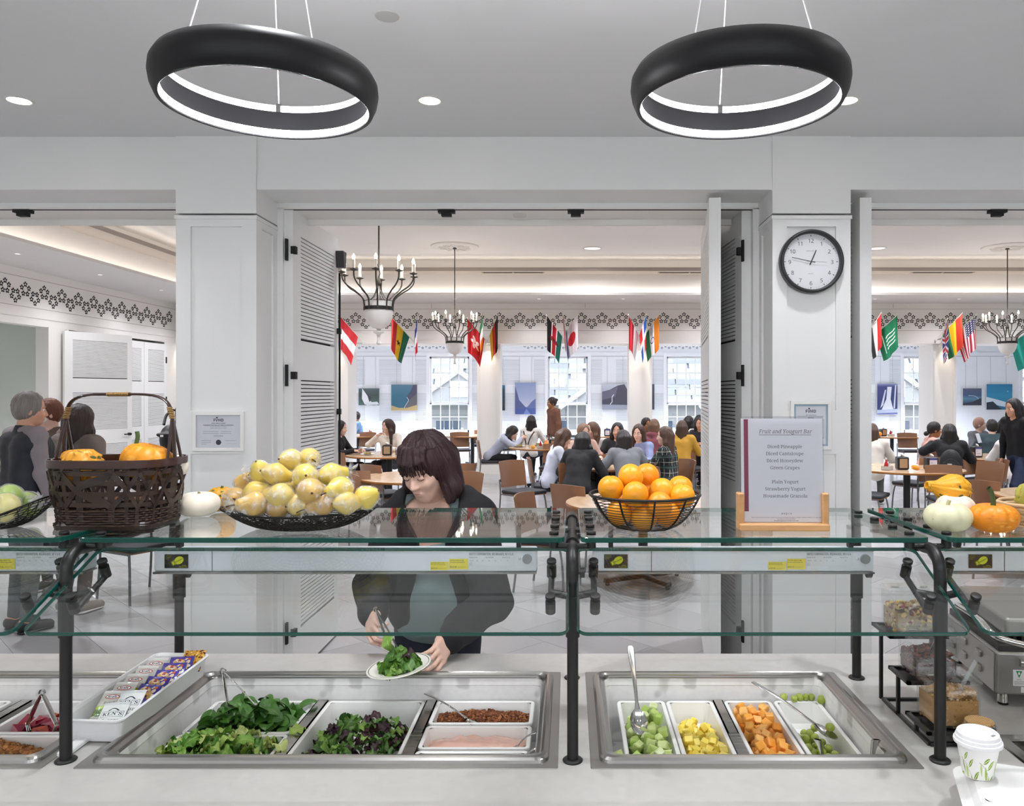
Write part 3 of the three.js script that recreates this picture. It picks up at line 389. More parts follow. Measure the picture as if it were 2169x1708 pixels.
function addSheet(g, w, d, t, matrix) {
  const pane = mg([flatRect(w - 0.001, d - 0.001, 0.022, t / 2), flatRect(w - 0.001, d - 0.001, 0.022, -t / 2)]).applyMatrix4(matrix), edge = sweepRect(w, d, 0.022, [[0.0015, -t / 2], [0, -t / 2 + 0.0015], [0, t / 2 - 0.0015], [0.0015, t / 2]], 6, true).applyMatrix4(matrix);
  part(g, 'pane', pane, mat.glass); part(g, 'polished_edge', edge, mat.glassEdge, null, null, 'teal polished glass edge');
}
const BAYS = [[-2.42, -1.225, 'left of the woven basket'], [-1.187, -0.011, 'above the salad well'], [0.027, 0.869, 'above the fruit well'], [0.915, 2.1, 'above the jar stand']];
BAYS.forEach(([x0, x1, where]) => {
  const w = x1 - x0, xm = (x0 + x1) / 2;
  addSheet(glassSheet('glass_shelf', 'flat clear glass top shelf ' + where, 0, 0, 0, 'glass top shelves'), w, 0.54, 0.0125, new THREE.Matrix4().makeRotationX(-0.014).setPosition(xm, GT - 0.00625, -2.14));
  addSheet(glassSheet('sneeze_guard_glass', 'sloping clear glass guard ' + where, 0, 0, 0, 'sloping guard panes'), w + 0.02, 0.3165, 0.0105, new THREE.Matrix4().compose(V(xm, 1.2895, -1.8405), new THREE.Quaternion().setFromAxisAngle(V(1, 0, 0), Math.atan2(0.129, 0.289)), V(1, 1, 1)));
});
// light bars under the shelves
const barTex = {
  bulb: canvasTex(256, 148, (c, W, H) => { c.fillStyle = '#17170f'; c.fillRect(0, 0, W, H); c.strokeStyle = '#c9d21b'; c.fillStyle = '#d2da1e'; c.save(); c.translate(140, 72); c.rotate(-0.45); c.beginPath(); c.ellipse(18, 0, 52, 40, 0, 0, 7); c.fill(); c.fillRect(-70, -24, 60, 48); c.strokeStyle = '#17170f'; c.lineWidth = 4; c.strokeRect(-66, -20, 26, 40); c.beginPath(); c.moveTo(-30, -20); c.lineTo(-30, 20); c.stroke(); c.fillStyle = '#17170f'; c.font = 'bold 15px sans-serif'; c.fillText('BULBSHIELD', -24, 6); c.restore(); c.fillStyle = '#c9d21b'; c.font = '13px sans-serif'; c.fillText('Guarantees', 10, 20); c.fillText('coated by', 10, 36); c.fillText('shatter', 10, 52); c.font = 'bold 13px sans-serif'; c.fillText('Shatter', 190, 122); c.fillText('Resistant bulb', 156, 138); }),
  maker: canvasTex(512, 128, (c, W, H) => { c.fillStyle = '#d9dde2'; c.fillRect(0, 0, W, H); c.fillStyle = '#4b4f55'; c.font = 'bold 28px sans-serif'; c.fillText('HATCO CORPORATION, MILWAUKEE, WI U.S.A.', 4, 26, 504); c.font = '16px sans-serif'; c.fillText('Model GR-30', 6, 52); c.fillText('S/N 7029994', 190, 52); c.fillText('Rev 3-21-19', 380, 52); c.fillStyle = '#6e7a8a'; for (let k = 0; k < 7; k++) c.fillText(['VOLTS', '120', 'AC', '60', 'HZ', '1', 'PH'][k], 10 + k * 70, 82); c.strokeStyle = '#4b4f55'; c.strokeRect(8, 94, 30, 28); c.fillText('NSF', 9, 114); }),
  caution: canvasTex(256, 128, (c, W, H) => { c.fillStyle = '#e6d640'; c.fillRect(0, 0, W, H); c.fillStyle = '#6c6322'; c.font = 'bold 17px sans-serif'; c.fillText('CAUTION: RISK OF FIRE', 8, 26); c.fillText('Do not exceed maximum', 8, 48, 240); c.font = 'bold 26px sans-serif'; c.fillText('MAX 60', 8, 108); c.font = '17px sans-serif'; c.fillText('watts type S14', 112, 106); }),
};
[[-2.3, -1.29, 'brushed metal light bar under the leftmost shelf'], [-1.105, -0.087, 'brushed metal light bar above the salad well'], [0.062, 0.81, 'brushed metal light bar above the fruit well'], [1.0, 2.0, 'brushed metal light bar at the right picture edge']].forEach(([x0, x1, l], i) => {
  const w = x1 - x0, g = thing('light_bar', l, 'light bar', [x0, 1.305, -2.1], 0, 'light bars under the shelves'), zf = 0.0305;
  part(g, 'housing', rbox(w, 0.058, 0.06, 0.006, w / 2, 0, 0), mat.alu); part(g, 'top_edge', rod([0, 0.029, 0.026], [w, 0.029, 0.026], 0.005, 10), mat.chrome); part(g, 'lower_lip', box(0, w, -0.034, -0.029, -0.028, 0.034), mat.steelDull);
  part(g, 'joint', box(0.155, 0.157, -0.028, 0.026, zf, zf + 0.0006), M('#6b7077', 0.6));
  const lab = (n, a, b, y0, y1, t) => part(g, n, new THREE.PlaneGeometry(b - a, y1 - y0).translate((a + b) / 2, (y0 + y1) / 2, zf + 0.0012), M('#ffffff', 0.4, { map: t }));
  lab('bulb_sticker', 0.03 + (i === 3 ? 0.03 : 0), 0.093 + (i === 3 ? 0.03 : 0), -0.019, 0.018, barTex.bulb);
  const e = w; lab('maker_plate', e - 0.18, e - 0.06, -0.014, 0.023, barTex.maker); lab('caution_label', e - 0.232, e - 0.182, -0.022, 0.006, barTex.caution); lab('caution_label', e - 0.282, e - 0.234, -0.024, -0.002, barTex.caution);
  part(g, 'knob', cyl(0.0125, 0.0125, 0.008, 0, 0, 0, 24).rotateX(PI / 2).translate(e - 0.025, 0.006, zf + 0.004), M('#8e9194', 0.45, { metalness: 0.6 })); part(g, 'screw', ball(0.004, e - 0.045, 0.006, zf, 10), mat.chrome);
  for (const u of [0.05, w - 0.05]) part(g, 'hanger', cbox(0.012, 0.06, 0.02, u, 0.058, -0.01), mat.black);
  part(g, 'light_tube', rod([0.1, -0.026, -0.002], [w - 0.1, -0.026, -0.002], 0.006, 10), glow('#fff4e4', 4)); area(w - 0.2, 0.02, [(x0 + x1) / 2, 1.266, -2.1], [(x0 + x1) / 2, 0, -2.1], LAMP.bar * 20, '#fff0dc').rotation.set(-PI / 2, 0, 0);
});

// ================================================================ FOOD IN THE WELLS
function jitterBox(s, R, k = 0.24, e = [1, 1, 1]) { let g = new THREE.BoxGeometry(s * e[0], s * e[1], s * e[2]); g.deleteAttribute('normal'); g.deleteAttribute('uv'); g = mergeVertices(g); const p = g.attributes.position; for (let i = 0; i < p.count; i++) p.setXYZ(i, p.getX(i) + (R() - 0.5) * s * k * 2, p.getY(i) + (R() - 0.5) * s * k * 2, p.getZ(i) + (R() - 0.5) * s * k * 2); g = g.toNonIndexed(); g.computeVertexNormals(); return uvm(g); }
function heap(R, n, r, x0, x1, z0, z1, y0, bias) { // spheres dropped one by one until they rest on the floor or on each other
  const out = []; for (let i = 0; i < n; i++) { let best = null; for (let t = 0; t < 14; t++) { const x = mix(x0 + r, x1 - r, R()), z = mix(z0, z1, R()); let y = y0 + r; for (const q of out) { const d = hyp(x - q[0], z - q[2]); if (d < 2 * r) y = max(y, q[1] + Math.sqrt(4 * r * r - d * d) * 0.92); } const s = y - bias(x, z); if (!best || s < best[3]) best = [x, y, z, s]; } out.push(best); } return out;
}
const fruit = (n, label, cat, group, geos, ms, spots, R, turn = true) => spots.forEach(([x, y, z]) => solo(n, label, cat, geos[R() * geos.length | 0], ms[R() * ms.length | 0], [x, y, z], turn ? [R() * 0.8, R() * 6.3, R() * 0.8] : [R() * 6, R() * 6, R() * 6], group));
{
  const R = rng(21), yb = CT - 0.06 - 0.073;
  const geos = (s, e) => [0, 1, 2, 3, 4].map(() => { const g = new RoundedBoxGeometry(s, s * (0.8 + R() * 0.3), s * (0.95 + R() * 0.45), 2, s * 0.2), p = g.attributes.position, a = R() * 9, k = s * 0.3; for (let i = 0; i < p.count; i++) { const x = p.getX(i) / s, y = p.getY(i) / s, z = p.getZ(i) / s; p.setXYZ(i, p.getX(i) + k * noise(y * 1.3 + a, z * 1.3, a), p.getY(i) + k * noise(x * 1.3 + a, z * 1.3, a + 5), p.getZ(i) + k * noise(x * 1.3, y * 1.3 + a, a + 9)); } g.computeVertexNormals(); return g; });
  fruit('honeydew_cube', 'pale green honeydew melon cube in its narrow pan', 'melon cube', 'honeydew cubes', geos(0.0225), ['#c9da8c', '#b9d074', '#d8e3a8', '#aac760'].map((c) => M(c, 0.32)), heap(R, 135, 0.0132, 0.165, 0.272, -2.335, -1.935, yb, (x, z) => 0.02 * (x > 0.21 ? 1 : 0) + 0.03 * sstep(-2.3, -2.0, z)), R);
  fruit('pineapple_chunk', 'yellow pineapple chunk in its narrow pan', 'pineapple chunk', 'pineapple chunks', geos(0.0185), ['#f5da52', '#f6e274', '#eeca3c', '#f4dc5c'].map((c) => M(c, 0.35)), heap(R, 180, 0.0112, 0.312, 0.42, -2.325, -1.935, yb, (x, z) => 0.035 * sstep(-2.33, -2.05, z)), R);
  fruit('cantaloupe_cube', 'orange cantaloupe melon cube in its narrow pan', 'melon cube', 'cantaloupe cubes', geos(0.0235), ['#f8b04e', '#f6a83f', '#fabd68', '#f49d36'].map((c) => M(c, 0.34)), heap(R, 140, 0.0135, 0.49, 0.598, -2.34, -1.935, yb, (x, z) => 0.045), R);
  const gg = [ball(0.0118, 0, 0, 0, 18).scale(1, 1.14, 1), ball(0.0108, 0, 0, 0, 18).scale(1, 1.2, 1)], gm = ['#9aa93c', '#8b9c2e', '#a9b650'].map((c) => M(c, 0.18, { clearcoat: 0.5, bumpMap: T.fine, bumpScale: 0.0003 }));
  fruit('grape', 'green grape in the narrow pan at right', 'grape', 'green grapes in the pan', gg, gm, heap(R, 78, 0.0118, 0.642, 0.735, -2.3, -1.935, yb, (x, z) => 0.02 * sstep(-2.3, -2.1, z) - 0.1 * max(0, x - 0.7)), R, false);
  fruit('grape', 'loose green grape lying behind the grape pan', 'grape', 'stray grapes behind the pan', gg, gm, [[0.657, 0], [0.686, 1], [0.705, 0], [0.724, 0], [0.742, 0], [0.764, 2], [0.769, 1]].map(([x, k]) => [x, CT - 0.051, -2.395 + (k === 2 ? 0.024 : k === 1 ? 0.012 : 0) + 0.008]), R, false);
  solo('grape', 'single green grape lying on the spoon above the grapes', 'grape', gg[0], gm[0], [0.728, CT - 0.052, -2.175], [0.4, 0, 1.2]);
  solo('honeydew_cube', 'stray honeydew piece beside the pan of melon cubes', 'melon cube', jitterBox(0.02, R, 0.15), M('#c3d584', 0.4), [0.131, CT - 0.062, -2.02], [0.2, 0.4, 0]);
}
// leaves
function leafGeo(L, W, R, o = {}) { const c = o.curl ?? 0.5, f = o.frill ?? 0, ph = R() * 6, tw = (R() - 0.5) * (o.twist ?? 0.6); return surf((u, v) => { const s = (u - 0.5) * 2, w = W * Math.pow(sin(PI * Math.pow(clamp(v * 0.94 + 0.03), o.pow ?? 0.75)), o.shape ?? 0.8) * (1 + f * 0.16 * sin(v * 13 + ph + s) * abs(s)), x = s * w, z = (v - 0.5) * L, y = -c * L * (v - 0.5) * (v - 0.5) * 1.6 + 0.18 * W * abs(s) + f * W * 0.5 * abs(s) * sin(v * 12 + s * 3 + ph) * 0.8 - 0.05 * W * Math.exp(-s * s * 30), a = tw * (v - 0.5); return [x * cos(a) - y * sin(a), x * sin(a) + y * cos(a), z]; }, 6, f ? 14 : 8); }
const leafMap = (base, vein) => canvasTex(64, 128, (c, W, H) => { c.fillStyle = base; c.fillRect(0, 0, W, H); c.strokeStyle = vein; c.lineWidth = 2.2; c.beginPath(); c.moveTo(32, 0); c.lineTo(32, H); c.stroke(); c.lineWidth = 1; for (let k = 1; k < 9; k++) { c.beginPath(); c.moveTo(32, H - k * 14); c.lineTo(4, H - k * 14 - 16); c.moveTo(32, H - k * 14); c.lineTo(60, H - k * 14 - 16); c.stroke(); } });
const green = (a, b) => M('#ffffff', 0.42, { map: leafMap(a, b), side: THREE.DoubleSide, transmission: 0.12 });
const LM = { spin: [green('#3d6b22', '#6c9444'), green('#32601d', '#5f8a3c'), green('#487a2a', '#7ca250')], rom: [green('#7aa63c', '#b3c778'), green('#9dbb52', '#cdd994'), green('#639434', '#a1bd66'), green('#c3d07a', '#e6ebbc'), green('#4c7f28', '#8fae58')], mix: [green('#4d7a2b', '#8aa952'), green('#7ba23f', '#b4c878'), green('#3f6a26', '#7a9a4c'), green('#432230', '#6d4450'), green('#341b26', '#5a3540'), green('#5b8a30', '#a4bd66')] };
function leaves(n, name, label, group, geos, ms, R, x0, x1, z0, z1, y0, h) {
  for (let i = 0; i < n; i++) { const u = R(), v = R(), x = mix(x0, x1, u), z = mix(z0, z1, v), m = Math.pow(sin(PI * clamp(u * 0.9 + 0.05)), 0.5) * Math.pow(sin(PI * clamp(v * 0.9 + 0.05)), 0.4), y = y0 + h(u, v) * m * Math.pow((i + 4) / n, 0.6); solo(name, label, 'leaf', geos[R() * geos.length | 0], ms[R() * ms.length | 0], [x, y, z], [(R() - 0.5) * 1.3, R() * 6.28, (R() - 0.5) * 1.3], group); }
}
{
  const R = rng(33), yb = CT - 0.125, G = (n, L, W, o) => Array.from({ length: n }, () => leafGeo(L * (0.8 + R() * 0.45), W * (0.8 + R() * 0.4), R, o));
  leaves(225, 'spinach_leaf', 'dark green spinach leaf in the rear half pan', 'spinach leaves', G(9, 0.056, 0.0175, { curl: 0.6, twist: 1 }), LM.spin, R, -1.055, -0.785, -2.345, -2.165, yb, (u, v) => 0.125);
  leaves(295, 'romaine_piece', 'chopped light green romaine piece in the front half pan', 'romaine pieces', G(10, 0.042, 0.0155, { curl: 0.9, frill: 1, shape: 0.42, twist: 1.7 }), LM.rom, R, -1.085, -0.78, -2.165, -1.935, yb, (u, v) => 0.118);
  leaves(295, 'salad_leaf', 'small mixed salad leaf in the deep middle pan', 'mixed salad leaves', G(12, 0.04, 0.0125, { curl: 0.9, frill: 0.9, shape: 0.65, twist: 1.6 }), LM.mix, R, -0.715, -0.455, -2.3, -1.935, CT - 0.14, (u, v) => 0.1 + 0.03 * (1 - v));
  for (const [x, y, z, l] of [[-0.91, -0.02, -2.34, 'spinach leaf poking up at the back of the spinach pan'], [-0.79, -0.02, -2.33, 'spinach leaf lying over the right rear corner of its pan'], [-1.04, -0.025, -2.25, 'pointed spinach leaf standing at the left of the tongs']]) solo('spinach_leaf', l, 'leaf', leafGeo(0.07, 0.022, R), LM.spin[0], [x, CT - 0.03 + y, z], [0.5, x * 9, 0.4]);
  solo('romaine_piece', 'yellow green romaine scrap on the steel divider bar', 'leaf', leafGeo(0.04, 0.02, R, { frill: 0.8, shape: 0.5 }), LM.rom[3], [-0.765, CT - 0.05, -2.06], [0.1, 0.6, 0]);
  solo('romaine_piece', 'pale romaine scrap on the rear of the divider bar', 'leaf', leafGeo(0.045, 0.02, R, { frill: 0.8, shape: 0.5 }), LM.rom[1], [-0.752, CT - 0.05, -2.16], [0.1, 2.6, 0.1]);
  solo('spinach_leaf', 'spinach leaf standing upright behind the mixed salad', 'leaf', leafGeo(0.055, 0.022, R, { curl: 0.3 }), LM.spin[1], [-0.655, CT - 0.075, -2.29], [-1.1, 0.2, 0]);
}
function stuffHeap(name, label, cat, x0, x1, z0, z1, y0, h, geo, m, n, cols, seed) {
  const R = rng(seed), g = thing(name, label, cat), f = (u, v) => y0 + h(u, v) + 0.004 * noise(u * 14, v * 9, seed); g.userData.kind = 'stuff';
  part(g, 'bed', surf((u, v) => [mix(x0, x1, u), f(u, v), mix(z1, z0, v)], 30, 16).rotateX(0), m);
  const im = new THREE.InstancedMesh(geo, M('#ffffff', 0.75), n), c = new THREE.Color(); im.name = 'crumbs'; im.userData.kind = 'stuff';
  for (let i = 0; i < n; i++) { const u = R(), v = R(); _m.compose(V(mix(x0, x1, u), f(u, v) + 0.003, mix(z1, z0, v)), _q.setFromEuler(_e.set(R() * 6, R() * 6, R() * 6)), V(1, 1, 1).multiplyScalar(0.6 + R() * 0.8)); im.setMatrixAt(i, _m); im.setColorAt(i, c.set(cols[R() * cols.length | 0])); }
  g.add(im); return g;
}
stuffHeap('granola', 'brown crunchy granola filling its narrow pan', 'granola', -0.39, -0.119, -2.347, -2.232, CT - 0.104, (u, v) => 0.034 * Math.pow(sin(PI * clamp(u * 0.94 + 0.03)), 0.35) * Math.pow(sin(PI * clamp(v * 0.9 + 0.05)), 0.3), cbox(0.009, 0.003, 0.006), M('#6f3f22', 0.8), 1500, ['#7c4526', '#8f5530', '#5f3319', '#a2683d', '#6b3a1f'], 3);
{ const f = (u, v) => CT - 0.106 + 0.034 * Math.pow(sin(PI * clamp(u * 0.96 + 0.02)), 0.25) * Math.pow(sin(PI * clamp(v * 0.94 + 0.03)), 0.25) + 0.005 * noise(u * 9, v * 5 + u * 3) + 0.003 * sin(u * 30 + v * 7) * noise(u * 5, v * 5, 4);
  solo('yogurt', 'thick glossy pink strawberry yogurt in its pan', 'yogurt', surf((u, v) => [mix(-0.388, -0.121, u), f(u, v), mix(-2.192, -2.077, 1 - v)], 60, 30), M('#eebfae', 0.2), null); }
stuffHeap('ground_meat', 'brown seasoned ground meat in the front left pan', 'ground meat', -1.762, -1.348, -2.13, -2.0, CT - 0.112, (u, v) => 0.042 * Math.pow(sin(PI * clamp(u * 0.94 + 0.03)), 0.4) * Math.pow(sin(PI * clamp(v * 0.9 + 0.05)), 0.3) + 0.012 * sin(u * 5), jitterBox(0.009, rng(4), 0.3), M('#8a5a2c', 0.7), 1300, ['#9a6a35', '#84562a', '#b0793c', '#7a4b25', '#a4642f'], 5);
{ const R = rng(17), beet = ['#7d1230', '#6a0f2a', '#8e1a33', '#a33a1e'].map((c) => M(c, 0.25)), bg = [0, 1, 2].map(() => jitterBox(0.026, R, 0.2, [1.5, 0.4, 1])); fruit('beet_slice', 'dark red beet slice in the left well', 'beet slice', 'beet slices', bg, beet, heap(R, 46, 0.016, -1.6, -1.35, -2.33, -2.17, CT - 0.12, () => 0.03), R);
  const pm = ['#dcbf73', '#e6cf8a', '#d1b05e'].map((c) => M(c, 0.45)), pg = [0, 1, 2].map(() => { const k = R(); return tube([[0.022, 0, 0], [0.008, 0.008 * k + 0.004, 0.006], [-0.01, 0.004, -0.008], [-0.022, 0, 0.002]], 0.0042, 12, 7); }); fruit('pasta_twist', 'pale yellow pasta piece in the far left pan', 'pasta', 'pasta pieces', pg, pm, heap(R, 90, 0.0125, -1.985, -1.715, -2.345, -2.17, CT - 0.115, () => 0.03), R);
  for (const [x, z, l] of [[-1.745, -2.3, 'dark green broccoli floret at the corner of the pasta'], [-1.86, -2.26, 'dark green broccoli floret in the middle of the pasta'], [-1.93, -2.3, 'dark green broccoli floret at the rear of the pasta']]) { const b = thing('broccoli_floret', l, 'broccoli', [x, CT - 0.05, z], R() * 6); part(b, 'stalk', rod([0, -0.03, 0], [0, 0.005, 0], 0.006, 10, 0.009), M('#8fa653', 0.5)); part(b, 'crown', mg(Array.from({ length: 26 }, () => { const a = R() * 6.28, e = R(); return ball(0.0075 + R() * 0.003, 0.018 * Math.sqrt(e) * cos(a), 0.01 + 0.012 * (1 - e), 0.018 * Math.sqrt(e) * sin(a), 8); })), M('#46632a', 0.8, { bumpMap: T.fine, bumpScale: 0.002 })); }
  solo('pasta_twist', 'stray pasta piece on the rim of the left well', 'pasta', pg[0], pm[1], [-1.68, CT - 0.05, -2.17], [0.2, 1, 0]);
}
// ---------------------------------------------------------------- serving tools
function spoon(label, bowl, end, o = {}) { // bowl centre and handle end in the room
  bowl = v3(bowl); end = v3(end); const L = bowl.distanceTo(end), g = thing('serving_spoon', label, 'spoon', bowl.toArray(), 0, 'steel serving spoons'); const up = end.clone().sub(bowl).normalize(), side = up.clone().cross(V(0, 1, 0)).normalize(), nn = side.clone().cross(up).normalize(); g.quaternion.setFromRotationMatrix(new THREE.Matrix4().makeBasis(side, up, nn)); if (o.roll) g.rotateY(o.roll);
  const a = o.w ?? 0.022, b = o.l ?? 0.034;
  part(g, 'bowl', surf((u, v) => { const t = u * 2 * PI, r = v; return [a * r * cos(t), b * r * sin(t) * (sin(t) > 0 ? 1.1 : 1), -0.011 * (1 - r * r) ]; }, 28, 7), M('#cbcac8', 0.16, { metalness: 1, side: THREE.DoubleSide }));
  part(g, 'handle', surf((u, v) => { const t = u * 2 * PI, y = mix(b * 1.02, L, v), w = v < 0.12 ? mix(0.0075, 0.0046, v / 0.12) : mix(0.0046, o.hw ?? 0.0105, Math.pow((v - 0.12) / 0.88, 1.4)) * (v > 0.96 ? 0.7 + 0.3 * (1 - v) / 0.04 : 1), th = 0.0019; return [w * cos(t), y, th * sin(t) + 0.012 * sin(v * PI) * (o.bend ?? 0.5)]; }, 10, 24), M('#c6c5c3', 0.2, { metalness: 1 }));
  return g;
}
spoon('long steel spoon standing in the honeydew cubes', at(1353, 1530, 2.16), [0.18, 1.004, -2.3], { w: 0.024, l: 0.034 });
spoon('steel spoon resting across the grapes', [0.715, CT - 0.062, -2.17], at(1594, 1445, 2.36), { w: 0.02, l: 0.036, roll: 0.0 });
spoon('steel spoon lying in the brown granola', [-0.27, CT - 0.066, -2.23], at(901, 1470, 2.37), { w: 0.019, l: 0.034, roll: 0.3 });
spoon('small steel spoon handle rising from the pink yogurt', [-0.16, CT - 0.085, -2.1], at(1136, 1552, 2.1), { w: 0.016, l: 0.026, hw: 0.005 });
spoon('small steel spoon in the hidden front pan', [-0.15, CT - 0.09, -1.99], at(1135, 1585, 2.0), { w: 0.016, l: 0.026, hw: 0.005 });
spoon('bent steel spoon handle over the front of the grapes', [0.662, CT - 0.085, -2.02], at(1732, 1567, 1.93), { w: 0.018, l: 0.028, hw: 0.012 });
spoon('bent steel spoon handle at the front of the empty well side', [0.772, CT - 0.09, -2.0], at(1856, 1567, 1.93), { w: 0.018, l: 0.028, hw: 0.012 });
spoon('steel spoon lying at the front of the honeydew cubes', [0.196, CT - 0.062, -1.975], [0.26, CT - 0.03, -1.925], { w: 0.022, l: 0.034, hw: 0.006 });
spoon('steel spoon resting in the ground meat', [-1.535, CT - 0.066, -2.04], [-1.68, CT + 0.0, -2.06], { w: 0.024, l: 0.036 });
function tongs(label, tip, end, spread, o = {}) {
  tip = v3(tip); end = v3(end); const L = tip.distanceTo(end), g = thing('tongs', label, 'tongs', end.toArray(), 0, 'steel tongs'), up = tip.clone().sub(end).normalize(), side = V(...(o.side ?? [1, 0, 0.2])); side.addScaledVector(up, -side.dot(up)).normalize(); g.quaternion.setFromRotationMatrix(new THREE.Matrix4().makeBasis(side, up, side.clone().cross(up)));
  for (const s of [-1, 1]) { part(g, 'arm', surf((u, v) => { const t = u * 2 * PI, w = mix(0.0065, 0.0095, sin(v * PI)), x = s * spread * Math.pow(v, 0.9); return [x + 0.0012 * cos(t), v * L, w * sin(t)]; }, 8, 20), M('#c3c2bf', 0.22, { metalness: 1 })); part(g, 'claw', [-1, 0, 1].map((k) => rod([s * spread, L - 0.012, k * 0.004], [s * spread * 0.86, L + 0.012, k * 0.0058], 0.0016, 6)), M('#c3c2bf', 0.22, { metalness: 1 })); }
  part(g, 'bow', surf((u, v) => { const t = u * PI, a = v * 2 * PI; return [0.008 * cos(t) * 1.0 + 0.0012 * cos(a), -0.012 * sin(t), 0.0055 * sin(a)]; }, 12, 8), M('#c3c2bf', 0.22, { metalness: 1 }));
  return g;
}
tongs('steel tongs leaning in the spinach', [-0.93, CT - 0.045, -2.23], at(473, 1424, 2.31), 0.042);
tongs('steel tongs standing in the sliced beets', [-1.49, CT - 0.06, -2.2], at(89, 1470, 2.21), 0.05);
tongs('steel tongs lying flat at the front of the romaine', [-0.97, CT - 0.048, -1.96], [-1.02, CT - 0.035, -1.925], 0.01);
// ---------------------------------------------------------------- bin of dressing packets
const packTex = {
  ranch: canvasTex(256, 384, (c, W, H) => { c.fillStyle = '#cfcdc6'; c.fillRect(0, 0, W, H); c.fillStyle = '#e9e8e4'; c.fillRect(0, 0, W, 40); c.fillStyle = '#a9c23a'; c.fillRect(0, 215, W, 40); c.fillStyle = '#3f6a2a'; c.fillRect(0, 258, W, 100); const R = rng(2); for (let k = 0; k < 160; k++) { c.fillStyle = ['#54863a', '#2f5522', '#6e9c48', '#84a85c'][R() * 4 | 0]; c.beginPath(); c.ellipse(R() * W, 258 + R() * 100, 16 * R() + 4, 9 * R() + 3, R() * 3, 0, 7); c.fill(); } c.fillStyle = '#d8d6cf'; c.fillRect(0, 350, W, 34); c.fillStyle = '#c22a23'; c.beginPath(); c.ellipse(128, 92, 84, 32, 0, 0, 7); c.fill(); c.fillStyle = '#f4f3f0'; c.beginPath(); c.ellipse(128, 92, 74, 24, 0, 0, 7); c.fill(); c.fillStyle = '#22314f'; c.font = 'bold 42px sans-serif'; c.textAlign = 'center'; c.fillText('Kraft', 128, 107); c.fillStyle = '#3a3a38'; c.font = 'italic 44px serif'; c.fillText('Ranch', 128, 190); c.font = '18px sans-serif'; c.fillStyle = '#40551c'; c.fillText('DRESSING', 128, 242); }),
  purple: canvasTex(256, 320, (c, W, H) => { c.fillStyle = '#4a3f9a'; c.fillRect(0, 0, W, H); const R = rng(6); for (let k = 0; k < 70; k++) { c.fillStyle = ['#c8512c', '#e0a04a', '#e8d0b4', '#7a2a20', '#d8b070', '#f0e4cc'][R() * 6 | 0]; c.beginPath(); c.ellipse(60 + R() * 150, 40 + R() * 150, 6 + R() * 26, 5 + R() * 16, R() * 3, 0, 7); c.fill(); } c.fillStyle = '#c22a23'; c.beginPath(); c.ellipse(100, 226, 62, 26, 0, 0, 7); c.fill(); c.fillStyle = '#f6f4f0'; c.beginPath(); c.ellipse(100, 226, 54, 19, 0, 0, 7); c.fill(); c.fillStyle = '#22314f'; c.font = 'bold 32px sans-serif'; c.textAlign = 'center'; c.fillText('Kraft', 100, 238); c.fillStyle = '#d7d3ee'; c.font = 'italic 34px serif'; c.fillText('Italian', 130, 286); }),
  caesar: canvasTex(256, 384, (c, W, H) => { c.fillStyle = '#eef0ef'; c.fillRect(0, 0, W, H); c.fillStyle = '#dfe3e4'; c.fillRect(0, 0, W, 46); c.fillStyle = '#8a96a0'; c.font = '16px sans-serif'; c.fillText('tear here', 150, 34); c.strokeStyle = '#27384c'; c.lineWidth = 4; c.strokeRect(22, 140, 212, 78); c.fillStyle = '#27384c'; c.beginPath(); c.moveTo(70, 134); c.quadraticCurveTo(128, 60, 186, 134); c.fill(); c.fillStyle = '#eef0ef'; c.beginPath(); c.moveTo(88, 134); c.quadraticCurveTo(128, 84, 168, 134); c.fill(); c.fillStyle = '#1e2f44'; c.font = 'bold 64px serif'; c.textAlign = 'center'; c.fillText("KEN'S", 128, 202, 200); c.font = '58px serif'; c.fillText('Caesar', 128, 290); c.font = '20px sans-serif'; c.fillText('Dressing 1.5 oz', 128, 335); }),
  orange: canvasTex(256, 320, (c, W, H) => { c.fillStyle = '#d39a3a'; c.fillRect(0, 0, W, H); const R = rng(9); for (let k = 0; k < 90; k++) { c.fillStyle = ['#7d4318', '#f0cf7a', '#b8741f', '#5c2e12', '#e8b24a'][R() * 5 | 0]; c.beginPath(); c.ellipse(R() * W, R() * H, 6 + R() * 26, 4 + R() * 14, R() * 3, 0, 7); c.fill(); } }),
};
